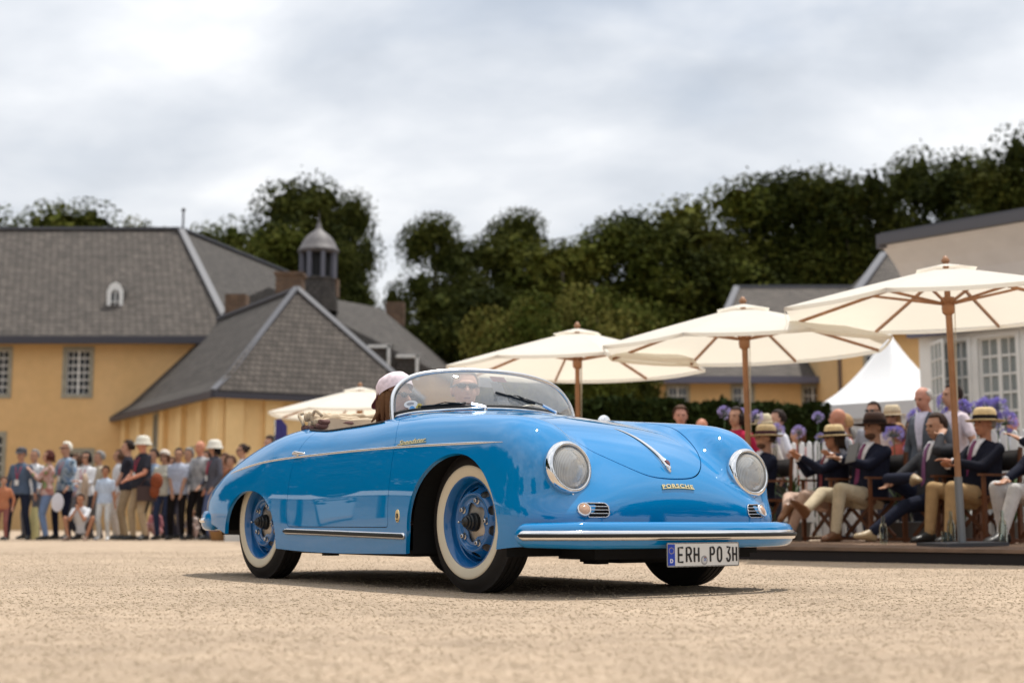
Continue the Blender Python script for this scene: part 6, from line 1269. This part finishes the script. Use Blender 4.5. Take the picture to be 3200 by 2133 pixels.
    st('woman with pale headband, white top, cream cardigan and dark jeans', 373, 1.62, 258, Y=26.0, top=(.58, .55, .46), legs=(.04, .055, .11), hair=('bob', (.12, .05, .03)), hat=('cap', (.66, .58, .50), 'back'), glasses=True, bust=True, hands={'L': (.1, .24, .9), 'R': (.16, -.2, .95)})
    st('black haired man in pale grey shirt and black trousers', 405, 1.66, 268, Y=25.8, top=(.40, .43, .52), legs=BK, sleeve='short', hair=('short', BK), skin_c=(.42, .23, .15), hands={'L': (.18, .10, .84), 'R': (.18, -.06, .84)})
    st('bald man in grey checked shirt and black trousers', 455, 1.80, 238, Y=25.9, top=(.40, .40, .41), pattern=((.30, .30, .31), (.22, .22, .23)), legs=BK, hair=('bald', BK), skin_c=(.55, .28, .21), hands={'L': (.12, .25, .88), 'R': (.14, -.22, .86)}, feet=F2)
    st('woman in white sun hat and dark grey jacket with red lanyard', 488, 1.78, 215, Y=25.5, top=(.085, .085, .105), legs=(.10, .13, .24), hair=('long', BK), hat=('bucket', (.68, .65, .57), None), lanyard=(.5, .04, .05), hands={'L': (.14, .24, .9), 'R': (.18, -.2, .94)})
    st('man in brown jacket half hidden behind the white sun hat', 527, 1.55, 230, Y=26.6, top=(.22, .09, .04), legs=DK, hair=('short', BR))
    st('woman with dark bun and white top just left of the car tail', 553, 1.72, 195, Y=25.6, top=(.66, .64, .63), legs=(.3, .25, .2), hair=('bun', DK), bust=True, glasses=True)
    st('dark haired man seen over the car tail', 616, 1.80, 225, Y=24.6, top=(.05, .05, .06), legs=DK, hair=('short', DK), skin_c=(.50, .26, .19))
    st('small child in orange top at the left frame edge', 3, 1.12, 275, Y=25.2, top=(.42, .17, .09), legs=(.26, .10, .09), hair=('short', BR))
    person('toddler in pink crouching between the jeans and black trousers', (at(360, 1238, 26.2).x, 26.2, 0), 250, 1.05, (0, 0, .26), lean=15, top=(.62, .25, .28), legs=(.6, .35, .35), hair=('short', (.25, .15, .08)), hands={'L': (.3, .1, .35), 'R': (.3, -.1, .35)}, feet={'L': (.24, .15, .08), 'R': (.24, -.15, .08)}, group=G)
    person('toddler in white crouching between the black trousers', (at(443, 1238, 26.2).x, 26.2, 0), 270, .95, (0, 0, .26), lean=15, top=(.62, .52, .48), legs=(.45, .33, .30), hair=('short', (.45, .33, .2)), hands={'L': (.3, .1, .35), 'R': (.3, -.1, .35)}, feet={'L': (.24, .15, .08), 'R': (.24, -.15, .08)}, group=G)
    for lab, px, H, face, top, legs, hr in (('man in white shirt behind the blue shirt and the flowered blouse', 72, 1.70, 250, (.6, .6, .62), (.10, .10, .12), GY), ('woman in lilac top behind the patterned shirt and curly hair', 168, 1.60, 230, (.42, .36, .48), (.2, .2, .22), BR),
        ('man in beige polo behind the boy in pale blue', 222, 1.66, 220, (.48, .40, .30), (.16, .15, .15), GY), ('man in faded blue shirt behind the chestnut jacket', 347, 1.70, 240, (.22, .28, .38), (.08, .07, .06), DK), ('woman in grey top between the cream cardigan and grey shirt', 390, 1.56, 235, (.32, .31, .33), (.05, .05, .07), BR),
        ('man in white polo behind the black haired man', 428, 1.72, 250, (.60, .58, .56), (.12, .12, .15), GY), ('man in olive jacket behind the bald man', 470, 1.68, 225, (.10, .10, .06), (.05, .05, .05), DK), ('woman in rust blouse behind the brown jacket', 512, 1.62, 220, (.30, .13, .08), (.06, .06, .09), BR)):
        st(lab, px, H, face, Y=27.1, top=top, legs=legs, hair=('bob' if lab[0] == 'w' else 'short', hr), feet=F2, hands={'L': (.12, .2, .95), 'R': (.14, -.2, .9)})
    m = MB(); m.lathe([(.0001, 0), (.13, 0), (.17, .16), (.18, .17), (.165, .17), (.125, .02), (.0001, .02)], 18); m.tube(curve3([(-.16, 0, .16), (0, 0, .34), (.16, 0, .16)], 9), .012, 6); prop('wicker_basket', 'wicker basket standing on the gravel left of the rear wheel', 'basket', m, mat('wicker', (.30, .16, .06), .8, bump=(60, 1, .01)), at(503, 1240, 24.6) * 1, 20); bpy.data.objects['wicker_basket'].location.z = 0
    m = MB(); m.box((0, 0, .14), (.36, .3, .28)); m.box((0, 0, .29), (.38, .32, .03)); o = prop('cool_box', 'white box standing beside the wicker basket', 'box', m, mat('box_white', (.66, .65, .62), .6), at(540, 1240, 24.4), 12, False); o.location.z = 0
    m = MB(); m.tube([(0, 0, 0), (0, 0, .3), (0, 0, .60)], [.19, .17, .10], 10, flat=.5); o = prop('yellow_bag', 'pale yellow bag standing behind the light jeans', 'bag', m, cloth((.44, .40, .20)), at(76, 1238, 26.6), 0); o.location.z = 0
    # feather flag
    c = at(645, 985, 23.5); t = thing('feather_flag', 'dark blue feather flag beside the umbrella behind the car', 'flag', (c.x, 23.5, 0)); m = MB(); m.tube([(-.1, 0, 0), (-.1, 0, 2.0)], .014, 6); m.build('pole', MATS['chrome'] if 'chrome' in MATS else mat('pole_grey', (.4, .4, .4), .4), t); m = MB(); m.add([(-.1, .01, .9), (.08, .03, .9), (.11, -.01, 1.4), (.10, .02, 1.9), (.0, .0, 2.02), (-.1, 0, 2.0), (-.1, .02, 1.4)], [tuple(range(7))]); q = m.build('banner', mat('flag_blue', (.035, .03, .17), .7), t); q.modifiers.new('t', 'SOLIDIFY').thickness = .01
    # ---- seated spectators on the platform
    PZ = .12; SG = 'seated spectators on the platform'; navy = (.011, .013, .026); tieM = (.17, .02, .09)
    def sit(label, px, Y, face, H=1.76, **k):
        Y *= 1.07; H += .05; k['bulk'] = k.get('bulk', 1.0) * 1.16; x = at(px, 1230, Y).x; k.setdefault('fingers', True); k.setdefault('voxel', .0095)
        chair('folding wooden chair of the ' + ' '.join(label.split()[:11]).rsplit(' and', 1)[0], (x - .02 * math.cos(R(face)), Y, PZ), face); k.setdefault('pelvis', (0.02, 0, .42)); k.setdefault('lean', -12)
        return person(label, (x, Y, PZ), face, H, jacket=True, shirt=(.70, .68, .70), group=SG, **k)
    straw = (.46, .34, .18); ft = {'L': (.50, .14, .08), 'R': (.48, -.14, .08)}
    sit('man in straw hat and navy blazer half hidden by the headlight', 1745, 14.9, 195, top=navy, legs=(.45, .32, .26), hat=('straw', straw, (.05, .02, .03)), tie=(.2, .03, .05), feet=ft, hands={'L': (.35, .1, .62), 'R': (.35, -.1, .62)}, beard=(.10, .05, .03), skin_c=(.42, .20, .13))
    sit('clapping woman in straw hat, navy blazer and pale pink trousers', 1916, 14.3, 200, 1.68, top=navy, legs=(.52, .38, .31), hat=('straw', (.60, .45, .24), (.02, .015, .02)), tie=(.16, .02, .03), hair=('bob', (.05, .03, .02)), glasses=True, feet={'L': (.55, .02, .10), 'R': (.66, .14, .36), 'Rd': (1, .1, -.8), 'Ru': (.8, 0, .7)}, hands={'L': (.41, .035, .90), 'R': (.40, -.045, .88)}, elbows={'L': (0, .4, -1), 'R': (0, -.4, -1)}, skin_c=(.40, .20, .13), shoes=(.16, .07, .03), lean=-6)
    sit('bearded man in wide dark brown hat reading a booklet with legs crossed', 1998, 13.9, 205, 1.84, top=navy, legs=(.50, .43, .31), hat=('straw', (.045, .020, .012), (.02, .012, .01)), tie=tieM, beard=(.07, .04, .025), feet={'L': (.50, .12, .08), 'R': (.78, .05, .30), 'Rd': (.75, .1, .75), 'Ru': (-.7, 0, .7)}, hands={'L': (.40, .10, .78), 'R': (.42, -.02, .82)}, elbows={'L': (0, .5, -1), 'R': (0, -.5, -1)}, skin_c=(.42, .19, .12), shoes=(.14, .06, .025))
    m = MB(); m.box((0, 0, 0), (.012, .15, .21)); o = prop('booklet', 'grey booklet held by the man in the wide brown hat', 'booklet', m, mat('booklet_cover', (.10, .10, .10), .5), at(1958, 1040, 14.45), 210, False); o.rotation_euler = (R(8), R(-25), R(205))
    sit('dark haired man in charcoal suit holding a hand to his ear', 2155, 13.4, 200, 1.80, top=(.035, .036, .042), legs=(.013, .016, .032), tie=(.18, .06, .16), hair=('short', (.035, .018, .012)), feet={'L': (.78, .05, .09), 'Ld': (1, .1, .15), 'R': (.40, .22, .60), 'Rd': (.25, .6, .1), 'Ru': (-.2, 0, 1)}, knees={'L': (1, .2, .3), 'R': (.6, -.9, .3)}, hands={'L': (.045, .165, 1.00), 'R': (.40, -.16, .56)}, elbows={'L': (.7, .7, -.9), 'R': (0, -.5, -.6)}, skin_c=(.42, .21, .13), shoes=(.36, .28, .17), head=(0, 10), lean=-8)
    sit('man in straw hat with black band, navy blazer and tan trousers', 2254, 13.0, 205, 1.80, top=(.010, .011, .020), legs=(.40, .27, .14), hat=('straw', (.60, .47, .27), (.014, .012, .014)), tie=tieM, hair=('short', GY), feet=ft, hands={'L': (.33, .02, .74), 'R': (.34, -.03, .70)}, elbows={'L': (0, .7, -.8), 'R': (0, -.7, -.8)}, skin_c=(.43, .20, .12), bulk=1.08)
    sit('man in pale grey trousers and dark blazer cut by the right frame edge', 2410, 12.35, 200, 1.80, top=navy, legs=(.50, .49, .49), feet={'L': (.62, .14, .08), 'R': (.35, -.16, .08)}, hair=('short', GY), hands={'L': (.30, .05, .90), 'R': (.35, -.1, .56)}, tie=tieM)
    # bottles and glasses on the boards
    gb = mat('bottle_glass', (.82, .90, .86), .03, trans=1.0, ior=1.25); 
    for lab, px, py, Y, h in (('clear glass jug standing on the platform under the charcoal suit', 2030, 1250, 13.0, .26), ('green glass bottle standing beside the umbrella base', 2186, 1250, 12.6, .30), ('tall glass bottle on the platform near the right edge', 2305, 1254, 12.1, .30), ('small tumbler left of the green bottle', 2172, 1250, 12.7, .12)):
        x = at(px, py, Y).x; m = MB(); r = .036
        if h > .2: m.lathe([(.0001, 0), (r, .002), (r, h * .55), (r * .8, h * .68), (r * .4, h * .78), (r * .38, h), (r * .30, h), (r * .30, h * .8), (r * .85, h * .55), (r * .85, .01), (.0001, .01)], 18)
        else: m.lathe([(.0001, 0), (r * .9, .0), (r, h), (r * .9, h), (r * .8, .01), (.0001, .01)], 18)
        o = prop('bottle' if h > .2 else 'tumbler', lab, 'bottle' if h > .2 else 'glass', m, gb, (x, Y, .121))
    # ---- people beyond the fence
    BG = 'people standing behind the picket fence'
    def bgp(label, px, top_py, H, face, Y=None, **k):
        if Y is None: Y = 3267 * (H - .32) / (1198 - top_py) * .985
        x = at(px, 1198, Y).x; return person(label, (x, Y, 0), face, H, group=BG, **k)
    bgp('grey haired man in grey jacket over pale shirt standing tallest behind the fence', 2138, 872, 1.80, 215, Y=15.4, jacket=True, top=(.10, .11, .13), shirt=(.62, .58, .68), hair=('sides', (.5, .48, .45)), skin_c=(.52, .25, .18), head=(0, 18), voxel=.012)
    bgp('dark haired man in pale pink shirt standing behind the umbrella pole', 2200, 862, 1.84, 195, Y=15.6, top=(.70, .60, .64), sleeve='short', hair=('short', DK), voxel=.012)
    bgp('dark haired person behind the pale pink shirt', 2216, 892, 1.72, 200, Y=16.6, top=(.4, .4, .45), hair=('short', DK))
    bgp('bald man in dark sunglasses at the right edge beyond the flowers', 2336, 955, 1.70, 240, top=(.5, .5, .52), hair=('bald', DK), glasses=True, skin_c=(.55, .32, .24)); 
    bgp('bald man turned away in front of the pagoda tent', 1933, 940, 1.72, 150, top=(.30, .30, .33), hair=('bald', DK), skin_c=(.55, .29, .23))
    bgp('blonde person in striped top left of the wide brown hat', 1946, 955, 1.66, 180, top=(.30, .10, .09), hair=('short', (.42, .26, .12)))
    bgp('dark haired man with sunglasses above the wide brown hat', 2015, 925, 1.76, 230, top=(.3, .3, .33), hair=('short', DK), glasses=True)
    bgp('woman in small straw hat and sunglasses beside the pagoda tent', 2058, 938, 1.66, 240, top=(.62, .50, .46), hair=('bob', (.3, .18, .09)), hat=('straw', (.62, .50, .33), (.4, .3, .2)), glasses=True)
    bgp('blonde child just right of the wide brown hat', 2071, 976, 1.45, 220, top=(.45, .12, .08), hair=('bob', (.35, .2, .1)))
    bgp('child in red top between the flower heads', 2105, 965, 1.50, 230, top=(.62, .03, .03), hair=('short', DK))
    bgp('person with black hair in front of the grey jacket', 2133, 940, 1.62, 230, Y=16.2, top=(.03, .03, .04), hair=('short', BK))
    bgp('man in white T-shirt seen from the side above the far headlight', 1793, 944, 1.72, 190, top=(.72, .71, .76), sleeve='short', hair=('short', DK), skin_c=(.50, .27, .19))
    bgp('person in pale straw hat left of the white T-shirt', 1760, 958, 1.62, 210, top=(.6, .55, .5), hat=('straw', (.64, .56, .38), (.5, .4, .3)), hair=('bob', BR))
    bgp('brown haired woman low behind the flowers right of the white T-shirt', 1838, 982, 1.60, 200, top=(.35, .08, .07), hair=('bob', (.12, .04, .025)))
    bgp('woman in crimson top left of the umbrella pole', 1696, 937, 1.66, 230, top=(.40, .02, .06), hair=('bob', DK), bust=True)
    bgp('man in white shirt in front of the hedge, left of the flowers', 1567, 936, 1.76, 265, top=(.66, .68, .72), hair=('short', BR), skin_c=(.52, .28, .21))
    bgp('reddish bald head just above the far wing of the car', 1616, 963, 1.70, 240, top=(.4, .38, .4), hair=('bald', DK), skin_c=(.55, .28, .22))
    bgp('person in dark coat between the straw hat and the blonde person', 1955, 985, 1.50, 200, top=(.05, .06, .09), hair=('short', GY))
    # ---- driver and passenger
    M = Matrix.Translation(CAR_LOC) @ Matrix.Rotation(CAR_RZ, 4, 'Z'); hd = math.degrees(CAR_RZ)
    q = M @ Vector((-1.46, .31, 0)); person('driver with cropped grey hair, sunglasses and white shirt behind the windscreen', tuple(q), hd, 1.76, (0, 0, .42), lean=-8, top=(.62, .62, .64), legs=(.05, .05, .07), hair=('short', (.22, .19, .16)), head=(-26, 0), glasses=True, hands={'L': (.46, .14, .80), 'R': (.46, -.16, .80)}, elbows={'L': (0, .5, -1), 'R': (0, -.5, -1)}, feet={'L': (.80, .1, .36), 'R': (.80, -.1, .36)}, knees={'L': (.3, .2, 1), 'R': (.3, -.2, 1)}, fingers=True, voxel=.008, skin_c=(.56, .30, .21))
    q = M @ Vector((-1.32, -.33, 0)); person('passenger in pink cap worn backwards with wavy brown hair and sunglasses', tuple(q), hd, 1.66, (0, 0, .38), lean=2, top=(.66, .48, .50), legs=(.4, .38, .36), hair=('long', (.17, .08, .035)), hat=('cap', (.84, .70, .75), 'back'), glasses=True, hands={'L': (.40, .08, .70), 'R': (.40, -.10, .70)}, elbows={'L': (0, .5, -1), 'R': (0, -.5, -1)}, feet={'L': (.80, .1, .36), 'R': (.80, -.1, .36)}, knees={'L': (.3, .2, 1), 'R': (.3, -.2, 1)}, fingers=True, voxel=.008, skin_c=(.50, .24, .15), head=(14, 0))
def flowers():
    W = lambda u, v: (1690.5 + u * .2953, 845 + v * .2953)
    L_ = [(640, 385, 34, 1), (490, 500, 40, 1), (320, 490, 44, 1), (160, 385, 42, 1), (40, 370, 44, 1), (300, 575, 34, 1), (660, 545, 30, 1), (1430, 400, 66, 0), (1645, 270, 58, 0), (1690, 375, 66, 0), (1745, 320, 60, 0), (1645, 460, 56, 0), (1955, 320, 66, 0), (2040, 305, 56, 0), (2095, 425, 66, 0), (1860, 325, 46, 0), (1380, 625, 54, 0), (1225, 520, 58, 0), (1490, 390, 44, 0), (2110, 520, 40, 0), (-90, 350, 40, 1)]
    word = ['pale lilac', 'violet']; place = ['in front of the pagoda tent', 'above the far headlight', 'over the white T-shirt', 'beside the middle pole', 'left of the middle pole', 'low behind the straw hat', 'right of the clapping hands', 'over the charcoal suit', 'topmost by the pole', 'thick left of the pole', 'right behind the pole', 'low behind the pole', 'above the banded straw hat', 'right above the banded straw hat', 'rightmost large bloom', 'left of the banded straw hat', 'low between the two suits', 'right of the wide brown hat', 'beside the black haired person', 'low at the right by the fence', 'in front of the hedge']
    for (u, v, r, pale), pl in zip(L_, place): px, py = W(u, v); agapanthus('%s agapanthus bloom %s' % (word[1 - pale], pl), px, py, 15.9 if u > 900 else 16.8, r * .2953 / 225 * 1.6, bool(pale))
    for lab, u, n in (('strappy leaves in a pot left of the clapping woman', 430, 30), ('strappy leaves behind the wide brown hat', 1300, 26), ('strappy leaves in a pot behind the umbrella pole', 1760, 34), ('strappy leaves at the right beside the pale trousers', 2150, 30)): leaf_clump(lab, W(u, 700)[0], 1100, 15.3 if u > 900 else 16.2, n, .75)
def surroundings():
    """trees outside the picture, and white bays added to reflect in the paintwork"""
    for i, (x, y, h, rw, kd) in enumerate([(-30, -14, 17, 8, 'dark'), (-31, -4, 18, 8, 'green'), (-30, 5, 18, 8, 'dark'), (-32, 14, 19, 8, 'dark'), (-33, 23, 17, 8, 'green'), (-36, 32, 17, 8, 'dark'), (36, -14, 15, 8, 'dark'), (40, -2, 16, 8, 'green'), (38, 9, 15, 8, 'dark'), (44, 22, 16, 8, 'green'), (30, -28, 14, 8, 'dark'), (-30, -30, 14, 8, 'dark'), (0, -42, 15, 9, 'green')]):
        t = thing('broadleaf_tree', 'tree outside the picture to the %s of the court, number %d from the back' % ('left' if x < 0 else 'right', i), 'tree', (x, y, 0), i, 'trees round the court'); t['label'] = 'dark tree beyond the %s edge of the court, %s of its row' % ('left' if x < -10 else ('right' if x > 10 else 'camera side'), ['first', 'second', 'third', 'fourth', 'fifth', 'sixth', 'nearest', 'second nearest', 'middle', 'farthest', 'corner one', 'lone one', 'last'][i])
        c = link('crown', tree_variant(kd, i % 3), None, t); c.location = (0, 0, h * .56); c.scale = (rw, rw, h * .44); m = MB(); m.tube([(0, 0, 0), (0, 0, h * .6)], [.4, .2], 8); m.build('trunk', MATS['bark'], t, smooth=True)
    t = thing('reflection_bays', 'long row of white bays added beyond the left edge to reflect in the car side', 'tent', (-27, 8, 0), R(80)); m = MB(); [m.box((-10.5 + 1.5 * i, 0, 1.0), (1.05 if i % 3 else .5, 3.6, 2.0)) for i in range(15)]; m.build('side', MATS['tent_curtain'], t, kind='stuff'); m = MB(); m.add([(-11.5, -2, 2.0), (11.5, -2, 2.0), (11.5, 2, 2.0), (-11.5, 2, 2.0), (-11.5, 0, 2.7), (11.5, 0, 2.7)], [(0, 1, 5, 4), (2, 3, 4, 5), (0, 4, 3), (1, 2, 5)]); m.build('roof', MATS['tent_white'], t)  # unseen striped bays, added for a bright band in the paint reflections
build_ground()
build_background()
umbrella('cream umbrella on the platform at right, nearest the camera', (3.76, 12.0, .12), 2.43, 1.47, 10, base=True, lean=-1.2, drop=.36)
umbrella('cream umbrella in the middle of the three', (2.27, 13.6, .12), 2.33, 1.43, 14, lean=-1.0)
umbrella('cream umbrella above the car bonnet, leftmost of the three right of the windscreen', (.71, 15.35, 0), 2.45, 1.43, 8)
umbrella('cream umbrella partly hidden behind the car tail', (-2.37, 22.1, 0), 2.45, 1.43, 20)
CAR = build_car()
platform(); fence(); spectators(); flowers(); surroundings()
